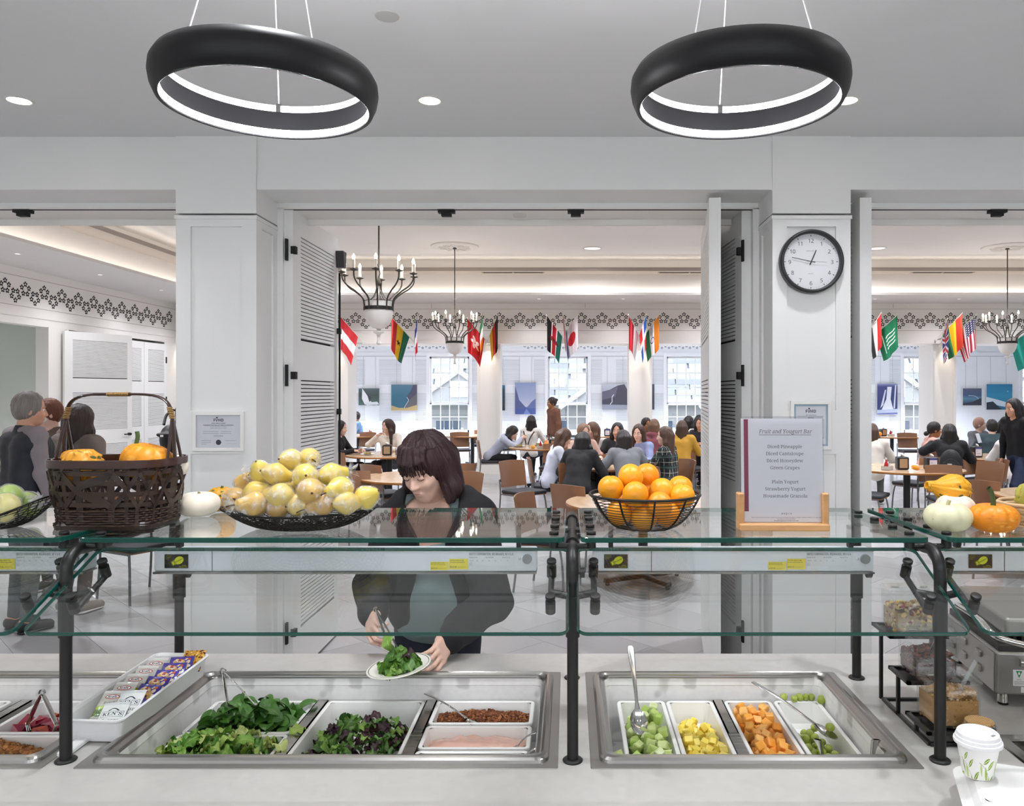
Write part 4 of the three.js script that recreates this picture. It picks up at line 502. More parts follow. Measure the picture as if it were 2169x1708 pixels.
{
  const bin = thing('packet_bin', 'white rectangular bin of dressing packets beside the salad well', 'bin', [-1.19, CT + 0.015, -2.165], 0); bin.rotation.set(0.055, -0.055, 0);
  part(bin, 'tray', [sweepRect(0.165, 0.43, 0.02, [[0.012, 0], [0.003, 0.05], [-0.004, 0.056], [-0.005, 0.06], [0.003, 0.061], [0.008, 0.055], [0.018, 0.006]], 4, false), flatRect(0.13, 0.395, 0.012, 0.006), flatRect(0.14, 0.405, 0.012, 0)], M('#f2f2f3', 0.3, { side: THREE.DoubleSide }));
  const pk = (label, tex, w, h, x, y, z, tiltX, ry) => { const R = rng(x * 1000 | 0), f = (s) => (u, v) => { const e = Math.pow(sin(PI * u) * sin(PI * clamp(v * 1.0)), 0.6), d = s * (0.0045 * e + 0.0006) + 0.0012 * noise(u * 7, v * 9, x * 90); return [(u - 0.5) * w, (v - 0.5) * h, d]; }; const g = mg([surf(f(1), 12, 16), surf(f(-1), 12, 16)]); const o = solo('dressing_packet', label, 'packet', g, M('#ffffff', 0.22, { map: tex, clearcoat: 0.4, side: THREE.DoubleSide })); o.position.set(x, y, z); o.rotation.set(tiltX, ry, 0, 'YXZ'); return o; };
  const b = CT + 0.03;
  ['frontmost', 'second', 'third', 'fourth', 'rearmost'].forEach((w, i) => pk(w + ' silver ranch packet in the row along the left of the bin', packTex.ranch, 0.058, 0.088, -1.218 + i * 0.0015, b + 0.026 + i * 0.004, -2.06 - i * 0.052, -1.02 + i * 0.02, 0.03));
  ['frontmost', 'second', 'third', 'fourth', 'rearmost'].forEach((w, i) => pk(w + ' purple vinaigrette packet in the row along the right of the bin', packTex.purple, 0.066, 0.078, -1.158 + i * 0.002, b + 0.024 + i * 0.004, -2.12 - i * 0.045, -0.98 + 0.05 * (i & 1), -0.2 + 0.1 * i));
  pk('orange and brown dressing packet at the rear of the bin', packTex.orange, 0.062, 0.075, -1.135, b + 0.045, -2.345, -0.95, 0.1);
  pk('white caesar packet at the very front of the bin', packTex.caesar, 0.062, 0.088, -1.174, b + 0.022, -2.0, -1.12, 0.16); pk('white caesar packet behind the frontmost caesar packet', packTex.caesar, 0.062, 0.088, -1.163, b + 0.03, -2.055, -1.05, 0.1);
}

// ================================================================ THINGS ON THE GLASS SHELVES
function wireBowl(g, prof, rings, ribs, rw, m, o = {}) { // prof(t) -> [radius, y], t 0 bottom .. 1 rim
  const sx = o.sx ?? 1, sz = o.sz ?? 1, wav = o.wav ?? (() => 0);
  const pt = (a, t) => { const [r, y] = prof(t); return [r * cos(a) * sx, y + wav(a, t), r * sin(a) * sz]; };
  part(g, 'rim', tube(Array.from({ length: 28 }, (_, i) => pt(i / 28 * 2 * PI, 1)), o.rimR ?? 0.003, 112, 8, true), m);
  part(g, 'ring_wires', Array.from({ length: rings }, (_, k) => tube(Array.from({ length: 20 }, (_, i) => pt(i / 20 * 2 * PI, (k + 0.3) / rings)), rw, 64, 5, true)), m);
  for (let k = 0; k < ribs; k++) part(g, 'rib', tube(Array.from({ length: 8 }, (_, i) => pt((k + 0.37) / ribs * 2 * PI, i / 7)), o.ribR ?? 0.0022, 16, 6), m);
}
{
  const b = thing('wire_bowl', 'dark wire bowl filled with oranges', 'bowl', [0.195, GT + 0.002, -2.02]);
  wireBowl(b, (t) => [mix(0.045, 0.142, Math.pow(t, 0.62)), 0.088 * Math.pow(t, 1.5)], 15, 10, 0.0011, M('#2b2624', 0.45, { metalness: 0.5 }), { rimR: 0.0036, ribR: 0.0026 });
  const om = ['#ef9c14', '#f2a51e', '#ee9310'].map((c) => M(c, 0.38, { bumpMap: T.fine, bumpScale: 0.0006 })), og = (() => { const g = new THREE.SphereGeometry(0.0335, 40, 28); const p = g.attributes.position; for (let i = 0; i < p.count; i++) { const v = V(p.getX(i), p.getY(i), p.getZ(i)), k = 1 + 0.02 * noise(v.x * 40, v.y * 40, v.z * 40) - 0.05 * sstep(0.0315, 0.0335, v.y); p.setXYZ(i, v.x * k, v.y * k * 0.96, v.z * k); } g.computeVertexNormals(); return g; })();
  const L = [[1294, 1034, 2.0, 'orange at the left edge of the pile'], [1336, 1010, 2.03, 'orange on top, with a small brown dot'], [1370, 1008, 2.09, 'topmost orange behind the dotted one'], [1346, 1048, 1.97, 'orange in the front centre just above the wire rim'], [1402, 1040, 2.04, 'deep orange one right of the centre'], [1397, 1070, 1.96, 'orange sunk lower at the front of the pile'], [1441, 1034, 2.09, 'orange half hidden at the rear right'], [1445, 1052, 2.02, 'orange at the right edge of the pile'], [1374, 1040, 2.09, 'orange mostly hidden in the middle'], [1312, 1086, 1.99, 'orange seen through the lower left wires'], [1364, 1098, 1.98, 'orange seen through the wires at the bottom'], [1414, 1090, 2.0, 'orange seen through the lower right wires'], [1330, 1062, 2.07, 'orange in the back layer at left'], [1355, 1080, 2.09, 'orange in the back layer at the bottom']];
  L.forEach(([x, y, d, l], i) => { const o = thing('orange', l + ' in the wire bowl', 'orange', at(x, y, d), i * 1.7, 'oranges in the wire bowl'); part(o, 'peel', og, om[i % 3], null, [i * 0.9, 0, i * 0.5]); part(o, 'stem_scar', cyl(0.002, 0.0015, 0.0012, 0, 0, 0, 8), M('#6f5a22', 0.8), i === 1 ? [-0.002, 0.01, 0.0315] : [0.006 * sin(i * 2), 0.0315, 0.004], i === 1 ? [PI / 2, 0, 0] : null); });
}
{ // pears in film on a dark woven oval dish
  const b = thing('woven_dish', 'black woven wire dish piled with wrapped pears', 'dish', [-0.697, GT + 0.002, -2.02]), R = rng(12), m = M('#231f1c', 0.5, { metalness: 0.4 });
  const prof = (t) => [mix(0.045, 0.2, Math.pow(t, 0.7)), 0.052 * Math.pow(t, 1.6)], wav = (a, t) => 0.005 * t * t * cos(2 * a) - 0.002;
  wireBowl(b, prof, 15, 0, 0.0012, m, { rimR: 0.0028, sz: 0.62, wav });
  part(b, 'mesh_wires', Array.from({ length: 92 }, (_, k) => { const a0 = k / 92 * 2 * PI, tw = (k & 1 ? 1 : -1) * (0.35 + 0.3 * R()); return tube([0, 0.2, 0.4, 0.6, 0.8, 1].map((t) => { const a = a0 + tw * t, [r, y] = prof(t); return [r * cos(a), y + wav(a, t) + 0.0012 * (R() - 0.5), r * sin(a) * 0.62]; }), 0.0011, 14, 5); }), m);
  part(b, 'floor_mesh', cyl(0.05, 0.05, 0.002, 0, 0.001, 0, 28).scale(1, 1, 0.62), m);
  const pearG = (() => { const pr = []; for (let i = 0; i <= 22; i++) { const t = i / 22, y = -0.036 + 0.082 * t, r = 0.0345 * Math.pow(sin(PI * clamp(t * 0.62 + 0.0)), 0.6) * (t < 0.38 ? 1 : 1 - 0.62 * sstep(0.36, 0.92, t)) * (t > 0.94 ? Math.sqrt(max(0, (1 - t) / 0.06)) : 1); pr.push([max(0.0005, r), y]); } return lathe(pr, 30); })();
  const prof1 = (t) => max(0.0005, 0.0345 * Math.pow(sin(PI * clamp(t * 0.62)), 0.6) * (t < 0.38 ? 1 : 1 - 0.62 * sstep(0.36, 0.92, t)) * (t > 0.94 ? Math.sqrt(max(0, (1 - t) / 0.06)) : 1));
  const film = (s) => { const n0 = s * 9.1; return surf((u, v) => { const a = u * 2 * PI, t = v < 0.86 ? v / 0.86 : 1, e = v < 0.86 ? 0 : (v - 0.86) / 0.14, nn = noise(cos(a) * 2.2 + n0, sin(a) * 2.2, v * 7), cr = abs(noise(cos(a) * 5, sin(a) * 5 + n0, v * 11)), r = e > 0 ? 0.006 + 0.013 * e * (1 + 0.5 * sin(a * 5 + n0)) : max(prof1(t) * 1.015 + 0.0012 + 0.0022 * max(0, nn) + 0.0018 * cr, t > 0.75 ? 0.007 : 0), y = e > 0 ? 0.046 + 0.016 * e + 0.004 * sin(a * 3 + n0) * e : -0.0372 + 0.083 * t; return [r * cos(a), y, r * sin(a)]; }, 40, 34, true); };
  const films = [1, 2, 3].map(film), fm = M('#ffffff', 0.12, { transmission: 1, transmissionMap: T.film, ior: 1.45, side: THREE.DoubleSide }), pm = ['#d8b93a', '#cfa848', '#dcc440', '#c0983f', '#d2b850'].map((c) => M(c, 0.5, { bumpMap: T.fine, bumpScale: 0.0005 }));
  const twist = surf((u, v) => { const a = u * 2 * PI, r = 0.004 + 0.016 * v * v; return [r * cos(a) * (1 + 0.3 * sin(a * 5 + v * 4)), 0.025 * v + 0.004 * sin(a * 4), r * sin(a) * (1 + 0.3 * cos(a * 3))]; }, 24, 6, true);
  const P = [ // zoomed centres: x, y, distance, lean, yaw, what sets it apart
    [498, 1058, 1.98, 1.4, 0.3, 'brownish wrapped pear at the left end of the dish', 3], [519, 1026, 2.04, 0.9, 1, 'wrapped pear with a gathered film tuft at upper left', 1], [540, 1045, 1.95, 1.2, 2, 'wrapped pear second from the left in the middle row', 0], [542, 1068, 1.92, 1.5, 0, 'wrapped pear with loose film knot at lower left', 1], [595, 1051, 1.92, 1.3, -0.7, 'round wrapped pear in the centre of the middle row', 4], [657, 1040, 1.91, 1.0, -1.2, 'wrapped pear with long curved stem, right of centre', 1], [722, 1036, 1.95, 1.2, 1.3, 'smooth wrapped pear in the middle row at right', 2], [775, 1055, 1.97, 0.25, 0, 'wrapped pear with upright film tuft at the right end', 2], [632, 1070, 1.92, 1.5, 0.5, 'wrapped pear low at the front centre of the dish', 4], [686, 1067, 1.92, 1.3, 1.5, 'brown speckled wrapped pear low at the front', 3], [733, 1066, 1.93, 1.5, -1, 'pinkish film wrapped pear low at front right', 4], [590, 1073, 1.93, 1.5, 1, 'small wrapped pear squeezed low at front', 3], [553, 1000, 2.0, 0.45, 0.6, 'wrapped pear standing upright with dark stem at left top', 2], [583, 1004, 1.95, 1.2, -0.4, 'large wrapped pear high on the left of the heap', 0], [646, 1008, 1.95, 1.35, 1.45, 'bright yellow wrapped pear in the top row centre', 2], [616, 974, 2.0, 1.0, 0.8, 'cloudy film pear at the very top left', 4], [655, 972, 2.03, 1.1, -1, 'cloudy film pear at the very top right', 4], [701, 1006, 2.0, 1.3, 1.1, 'wrapped pear high on the right with stub stem', 2], [620, 1040, 2.06, 1, 0, 'wrapped pear showing only in gaps at the heap’s centre', 0], [690, 1040, 2.06, 1, 1, 'wrapped pear showing only in gaps at the heap’s right', 0], [560, 1050, 2.07, 1, 2, 'wrapped pear showing only in gaps at the heap’s left', 0]];
  P.forEach(([x, y, d, lean, yaw, l, c], i) => {
    const o = thing('wrapped_pear', l, 'pear', at(x, y, d), 0, 'wrapped pears'); o.rotation.set(lean, yaw * 1.0, i * 0.3, 'YXZ'); const s = 0.9 + 0.14 * R(); o.scale.setScalar(s * 1.08);
    part(o, 'fruit', pearG, pm[c]); part(o, 'stem', tube([[0, 0.042, 0], [0.001, 0.055, 0.001], [0.006, 0.066, 0.003]], 0.0018, 8, 6), M('#453522', 0.8)); part(o, 'blossom_end', ball(0.003, 0, -0.0355, 0, 8), M('#5d4630', 0.9)); part(o, 'plastic_film', films[i % 3], fm, null, null, 'crinkled clear film'); if (i % 3 === 1 || i === 7) part(o, 'film_twist', twist, fm, [0, 0.044, 0]);
  });
}
function squash(name, label, cat, p, o) { // ribbed pumpkins and gourds
  const g = thing(name, label, cat, p, o.ry ?? 0); const n = o.ribs ?? 10, R = o.r, H = o.h;
  const f = (u, v) => { const t = u * 2 * PI, a = v * PI, k = Math.pow(sin(a), o.pow ?? 0.75), rib = 1 - (o.deep ?? 0.07) * Math.pow(abs(cos(t * n / 2)), 6), r = R * k * rib * (1 + 0.02 * noise(cos(t) * 2, sin(t) * 2, v * 3) + (o.warts ? o.warts * max(0, noise(cos(t) * 7, sin(t) * 7, v * 9 + 3)) : 0)), dip = 0.16 * H * Math.exp(-Math.pow(k * R / (R * 0.32), 2)); return [r * cos(t), -H / 2 * cos(a) * (o.taper ? 1 : 1) - (v > 0.5 ? dip : -dip * 0.6), r * sin(t)]; };
  const geo = surf(f, 80, 40, true).translate(0, H / 2 - 0.01 * H, 0); if (o.mod) o.mod(geo);
  part(g, 'flesh', geo, o.mat); if (o.stem) part(g, 'stem', tube(o.stem.pts, o.stem.r, 16, 8), o.stem.m); return g;
}
const skin = (base, spots, n, seed, sz = 7) => canvasTex(256, 256, (c, W, H) => { c.fillStyle = base; c.fillRect(0, 0, W, H); const R = rng(seed); for (let k = 0; k < n; k++) { c.fillStyle = spots[R() * spots.length | 0]; c.beginPath(); c.ellipse(R() * W, R() * H, R() * sz + 1, R() * sz + 1, R() * 3, 0, 7); c.fill(); } });
const stemGreen = M('#5d6b3e', 0.8), stemTan = M('#b7ad84', 0.8);
squash('white_pumpkin', 'small white pumpkin left of the pear dish', 'pumpkin', [-1.057, GT, -2.22], { r: 0.0585, h: 0.072, ribs: 6, deep: 0.03, mat: M('#efe4d2', 0.5), stem: { pts: [[0, 0.062, 0], [0.001, 0.066, 0], [0.002, 0.069, 0]], r: 0.004, m: stemTan } });
squash('mottled_gourd', 'yellow and green gourd behind the white pumpkin', 'gourd', [-1.035, GT, -2.315], { r: 0.042, h: 0.075, ribs: 10, mat: M('#ffffff', 0.5, { map: skin('#d69a22', ['#2f4a1e', '#3f5c22', '#efc04a'], 90, 3) }), stem: { pts: [[0, 0.06, 0], [0.004, 0.075, 0]], r: 0.004, m: stemGreen } });
squash('white_pumpkin', 'cream pumpkin with face-like specks at right', 'pumpkin', [0.962, GT, -1.98], { r: 0.0585, h: 0.074, ribs: 9, mat: M('#ffffff', 0.45, { map: skin('#dad8b2', ['#6d6a45', '#8d8c62'], 9, 14, 3) }), stem: { pts: [[0, 0.06, 0], [0.001, 0.072, 0], [0.004, 0.079, 0.0]], r: 0.005, m: stemTan } });
squash('orange_pumpkin', 'small bright orange pumpkin with green stem at right', 'pumpkin', [1.07, GT, -1.965], { r: 0.06, h: 0.075, ribs: 9, mat: M('#ffffff', 0.45, { map: skin('#e58a14', ['#d97a0c', '#ee9a26', '#f0a53a'], 200, 15, 6) }), stem: { pts: [[0, 0.062, 0], [-0.002, 0.085, 0], [-0.01, 0.108, 0.002], [-0.014, 0.112, 0.002]], r: 0.0065, m: M('#4c5a33', 0.8) } });
squash('white_pumpkin', 'pale pumpkin peeping between cream and orange pumpkins', 'pumpkin', [1.03, GT, -2.08], { r: 0.052, h: 0.082, ribs: 8, mat: M('#efd9c8', 0.5) });
{ const g = squash('mottled_gourd', 'yellow gourd with green streaks lying behind the right pumpkins', 'gourd', [1.085, GT + 0.078, -2.13], { r: 0.045, h: 0.09, ribs: 10, warts: 0.12, mat: M('#ffffff', 0.5, { map: skin('#dea01c', ['#3c5020', '#2d4019', '#efbd3e', '#c78a14'], 150, 8, 6) }), mod: (geo) => { const p = geo.attributes.position; for (let i = 0; i < p.count; i++) { const y = p.getY(i), k = y > 0.045 ? mix(1, 0.42, sstep(0.045, 0.075, y)) : 1; p.setXYZ(i, p.getX(i) * k, y > 0.045 ? 0.045 + (y - 0.045) * 2.1 : y, p.getZ(i) * k); } geo.computeVertexNormals(); } }); g.rotation.set(0.1, 0.2, 1.35); }
{ const g = thing('wicker_basket', 'pale woven wicker basket cut by the right picture edge', 'basket', [1.225, GT, -2.04]); const m = M('#c9ab84', 0.8); for (let k = 0; k < 7; k++) part(g, 'weave_row', tube(Array.from({ length: 20 }, (_, i) => { const a = i / 20 * 2 * PI, r = 0.055 + 0.006 * k + 0.002 * (i + k & 1 ? 1 : -1); return [r * cos(a), 0.006 + k * 0.0095, r * sin(a)]; }), 0.005, 60, 6, true), m); part(g, 'floor', cyl(0.055, 0.055, 0.004, 0, 0.003, 0, 24), m);
  squash('warty_gourd', 'green warty gourd in the pale wicker basket', 'gourd', [1.205, GT + 0.035, -2.03], { r: 0.036, h: 0.085, ribs: 8, warts: 0.25, mat: M('#ffffff', 0.6, { map: skin('#a9a347', ['#6d7a2c', '#c9b75a'], 120, 5) }) }); }
{ // dark woven basket with bail handle
  const g = thing('woven_basket', 'dark brown woven basket with tall bail handle holding gourds', 'basket', [-1.205, GT, -2.085]), R = rng(44), dk = M('#2a1b14', 0.42), dk2 = M('#3a281c', 0.45), rimM = M('#3a1b12', 0.35, { clearcoat: 0.5 }), cane = M('#8d6c3c', 0.6);
  const H = 0.178, sh = (u, y, off = 0) => { const t = u * 2 * PI, k = mix(0.885, 1, sstep(0, H, y)) , a = 0.15 * k + off, b = 0.112 * k + off, n = 0.58, c = cos(t), s = sin(t); return [a * Math.sign(c) * Math.pow(abs(c), n), y, b * Math.sign(s) * Math.pow(abs(s), n)]; };
  const ribbon = (path, w, th, n) => { const pos = [], idx = []; for (let i = 0; i <= n; i++) { const t = i / n, [u, y, o] = path(t), [u2, y2] = path(min(1, t + 0.01)), [u1, y1] = path(max(0, t - 0.01)), du = (u2 - u1) * 0.8, dy = y2 - y1, l = hyp(du, dy) || 1, nx = -dy / l, ny = du / l; for (const [s, q] of [[-1, 0], [1, 0], [1, 1], [-1, 1]]) pos.push(...sh(u + s * nx * w / 0.8, y + s * ny * w, (o ?? 0) + q * th)); } for (let i = 0; i < n; i++) for (let k = 0; k < 4; k++) { const a = i * 4 + k, b = i * 4 + (k + 1) % 4; idx.push(a, b, b + 4, a, b + 4, a + 4); } let q = new THREE.BufferGeometry(); q.setAttribute('position', new THREE.Float32BufferAttribute(pos, 3)); q.setIndex(idx); q = q.toNonIndexed(); q.computeVertexNormals(); return q; };
  part(g, 'foot', sweepRect(0.25, 0.19, 0.03, [[0, 0.0], [-0.004, 0.012], [0.004, 0.02]], 4, true), dk); part(g, 'floor', flatRect(0.26, 0.19, 0.03, 0.016), dk);
  for (let k = 0; k < 7; k++) part(g, 'weave_row', tube(Array.from({ length: 64 }, (_, i) => sh(i / 64, 0.012 + k * 0.0062, 0.0022 * ((i + k) & 1 ? 1 : -1))), 0.0034, 128, 6, true), k & 1 ? dk : dk2);
  for (let k = 0; k < 26; k++) part(g, 'stake', ribbon((t) => [k / 26, 0.02 + 0.145 * t, 0.0002], 0.0055, 0.0022, 6), k & 1 ? dk : dk2);
  for (const y of [0.066, 0.094, 0.122, 0.146]) part(g, 'hoop', ribbon((t) => [t, y, 0.0016 + 0.0018 * sin(t * 26 * PI)], 0.0056, 0.002, 160), dk2);
  for (let k = 0; k < 13; k++) for (const s of [-1, 1]) part(g, 'diagonal_strap', ribbon((t) => [(k + 0.5) / 13 + s * 0.075 * (t - 0.5), 0.06 + 0.088 * t, 0.0042 + 0.0015 * sin(t * 9 + k)], 0.0056, 0.002, 10), R() > 0.5 ? dk : dk2);
  for (let k = 0; k < 2; k++) part(g, 'twist_row', tube(Array.from({ length: 70 }, (_, i) => sh(i / 70, 0.152 + k * 0.007, 0.003 * sin(i * 1.9 + k))), 0.0032, 140, 6, true), dk);
  part(g, 'rim_band', [ribbon((t) => [t, 0.17, 0.0035], 0.0095, 0.004, 120), ribbon((t) => [t, 0.17, -0.006], 0.0095, 0.003, 120)], rimM);
  const strap = (pts, w, th) => { const c = new THREE.CatmullRomCurve3(pts.map(v3), false, 'centripetal'); return surf((u, v) => { const p = c.getPoint(v), t = c.getTangent(v), a = u * 2 * PI, n1 = V(0, 0, 1), n2 = t.clone().cross(n1).normalize(); return [p.x + n2.x * th * sin(a), p.y + n2.y * th * sin(a), p.z + n1.z * w * cos(a)]; }, 12, 48, true); };
  part(g, 'handle_hoop', strap([[-0.152, 0.13, 0.0], [-0.148, 0.2, 0], [-0.142, 0.285, 0], [-0.13, 0.325, 0], [-0.1, 0.343, 0], [0, 0.348, 0], [0.1, 0.343, 0], [0.13, 0.325, 0], [0.142, 0.285, 0], [0.148, 0.2, 0], [0.152, 0.13, 0]], 0.0085, 0.0035), M('#2c1a15', 0.35, { clearcoat: 0.4 }));
  for (const s of [-1, 1]) { for (const dz of [-0.05, 0.045]) part(g, 'handle_stay', strap([[s * 0.147, 0.14, dz], [s * 0.146, 0.2, dz * 0.6], [s * 0.142, 0.29, 0]], 0.0065, 0.003), M('#2c1a15', 0.35, { clearcoat: 0.4 })); part(g, 'cane_wrap', Array.from({ length: 7 }, (_, k) => new THREE.TorusGeometry(0.0095, 0.002, 6, 16).rotateX(PI / 2).scale(0.55, 1, 1.05).translate(s * (0.1425 - k * 0.0012), 0.285 + k * 0.0045, 0)), cane); }
  part(g, 'cane_wrap', Array.from({ length: 14 }, (_, k) => new THREE.TorusGeometry(0.0095, 0.002, 6, 16).rotateY(PI / 2).scale(1, 0.5, 1.05).translate(-0.028 + k * 0.0042, 0.348, 0)), cane);
  squash('warty_gourd', 'orange gourd with dark green warts in the dark basket', 'gourd', [-1.287, GT + 0.118, -2.055], { r: 0.046, h: 0.09, ribs: 8, warts: 0.35, mat: M('#ffffff', 0.5, { map: skin('#e09a24', ['#4e5a2a', '#3f4a26', '#e8b968', '#d88812'], 70, 22, 13) }) });
  const pk = squash('orange_pumpkin', 'ribbed orange pumpkin with tall dark green stem in the dark basket', 'pumpkin', [-1.14, GT + 0.122, -2.08], { r: 0.066, h: 0.098, ribs: 8, deep: 0.1, mat: M('#ffffff', 0.45, { map: skin('#e0921a', ['#d38410', '#e9a22c'], 140, 30, 8) }), stem: { pts: [[-0.03, 0.055, 0.012], [-0.032, 0.085, 0.013], [-0.033, 0.11, 0.014], [-0.038, 0.122, 0.014]], r: 0.0055, m: M('#4b6136', 0.7) } }); pk.rotation.z = -0.25;
  squash('white_pumpkin', 'white gourd edge behind the orange pumpkin in the dark basket', 'gourd', [-1.09, GT + 0.115, -2.14], { r: 0.04, h: 0.07, ribs: 6, deep: 0.03, mat: M('#efe6d6', 0.5) });
}
{ // green apples on a wavy wire dish, cut by the left edge
  const b = thing('wavy_wire_dish', 'black wire dish of wrapped green apples at the left edge', 'dish', [-1.5, GT + 0.002, -2.02]), m = M('#1f1d1c', 0.5, { metalness: 0.4 }), prof = (t) => [mix(0.04, 0.155, Math.pow(t, 0.7)), 0.06 * Math.pow(t, 1.35)], wav = (a, t) => 0.026 * t * t * cos(2 * a) - 0.004 * t;
  wireBowl(b, prof, 12, 0, 0.0011, m, { rimR: 0.0024, sz: 0.75, wav }); const R = rng(4);
  part(b, 'mesh_wires', Array.from({ length: 64 }, (_, k) => { const a0 = k / 64 * 2 * PI, tw = (k & 1 ? 1 : -1) * 0.4; return tube([0, 0.25, 0.5, 0.75, 1].map((t) => { const a = a0 + tw * t, [r, y] = prof(t); return [r * cos(a), y + wav(a, t), r * sin(a) * 0.75]; }), 0.001, 12, 5); }), m);
  const ag = lathe(Array.from({ length: 25 }, (_, i) => { const t = i / 24 * PI; return [max(0.0004, 0.037 * Math.pow(sin(t), 0.8)), -0.031 * cos(t) + 0.006 * Math.exp(-Math.pow(sin(t) / 0.3, 2)) * (t < 1.5 ? 1 : -1)]; }), 30), fm = M('#ffffff', 0.1, { transmission: 0.9, ior: 1.4, side: THREE.DoubleSide });
  const film = surf((u, v) => { const t = u * 2 * PI, f = v * PI, k = 0.0395 * (1 + 0.05 * noise(cos(t) * 4, sin(t) * 4, v * 8)); return [k * sin(f) * cos(t), 0.92 * k * cos(f), k * sin(f) * sin(t)]; }, 32, 20, true);
  [[-1.47, 0.075, -2.04, '#a5c24a', 'bright green wrapped apple at the top of the left dish'], [-1.425, 0.062, -1.965, '#cfc774', 'yellowish wrapped apple nearest the basket'], [-1.495, 0.052, -1.94, '#9dbf48', 'green wrapped apple low at the front left'], [-1.54, 0.062, -2.02, '#a5c24a', 'green wrapped apple cut by the picture edge'], [-1.46, 0.05, -2.1, '#b0c85a', 'green wrapped apple hidden behind the others']].forEach(([x, y, z, c, l], i) => { const o = thing('wrapped_apple', l, 'apple', [x, GT + y, z], i, 'wrapped apples'); o.rotation.set(0.9 - i * 0.3, i, 0.5); part(o, 'fruit', ag, M(c, 0.35)); part(o, 'stem', rod([0, 0.022, 0], [0.003, 0.036, 0], 0.0014, 6), M('#4d3b22', 0.8)); part(o, 'plastic_film', film, fm); });
  part(b, 'film_scrap', surf((u, v) => [0.03 * (u - 0.5), 0.03 * v + 0.01 * noise(u * 6, v * 6), 0.02 * noise(u * 4, v * 5, 3)], 12, 12), M('#ffffff', 0.15, { transmission: 0.6, side: THREE.DoubleSide }), [0.13, 0.06, 0.02]);
}
{ // menu sign
  const g = thing('menu_sign', 'printed fruit bar menu in clear sleeve on a bamboo stand', 'sign', [0.548, GT, -2.005]); g.rotation.y = -0.02; const bam = M('#d0a06c', 0.45, { map: T.wood });
  part(g, 'stand_base', uvm(rbox(0.228, 0.018, 0.06, 0.004, 0, 0.009, 0)), bam); for (const s of [-1, 1]) part(g, 'stand_post', uvm(rbox(0.017, 0.095, 0.034, 0.004, s * 0.1075, 0.0475, -0.002)), bam);
  const t = canvasTex(860, 1100, (c, W, H) => { c.fillStyle = '#e9eaee'; c.fillRect(0, 0, W, H); c.fillStyle = '#8e2a4c'; c.fillRect(30, 8, 46, 980); c.fillStyle = '#2f3034'; c.textAlign = 'center'; c.font = 'italic 58px serif'; c.fillText('Fruit and Yougurt Bar', 468, 158, 560); c.fillRect(190, 172, 556, 4); c.font = '48px serif'; ['Diced Pineapple', 'Diced Cantaloupe', 'Diced Honeydew', 'Green Grapes', '', 'Plain Yogurt', 'Strawberry Yogurt', 'Housemade Granola'].forEach((s, i) => c.fillText(s, 462, 316 + i * 75)); c.font = '26px sans-serif'; c.fillText('B R O C K', 474, 1020); c.fillRect(468, 1001, 3, 26); c.font = '13px sans-serif'; c.fillText('Please note that our kitchen may contain one or more of the following allergens: Peanuts, Tree Nuts, Shellfish, Fish, Eggs, Milk,', 470, 1056, 760); c.fillText('Soy, Sesame products and Wheat', 470, 1072); c.font = 'bold 12px sans-serif'; c.fillText('If in doubt please ask a member of our staff', 470, 1090); });
  part(g, 'paper', cbox(0.209, 0.266, 0.0006, 0, 0, 0), M('#e9eaee', 0.7), [0, 0.0185 + 0.134, -0.004], [-0.05, 0, 0]); part(g, 'print', new THREE.PlaneGeometry(0.209, 0.266), M('#ffffff', 0.6, { map: t }), [0, 0.1525, -0.0034], [-0.05, 0, 0]);
  part(g, 'clear_sleeve', [cbox(0.215, 0.272, 0.0008, 0, 0, 0.0025), cbox(0.215, 0.272, 0.0008, 0, 0, -0.0025)], mat.clear, [0, 0.155, -0.0036], [-0.05, 0, 0]);
}
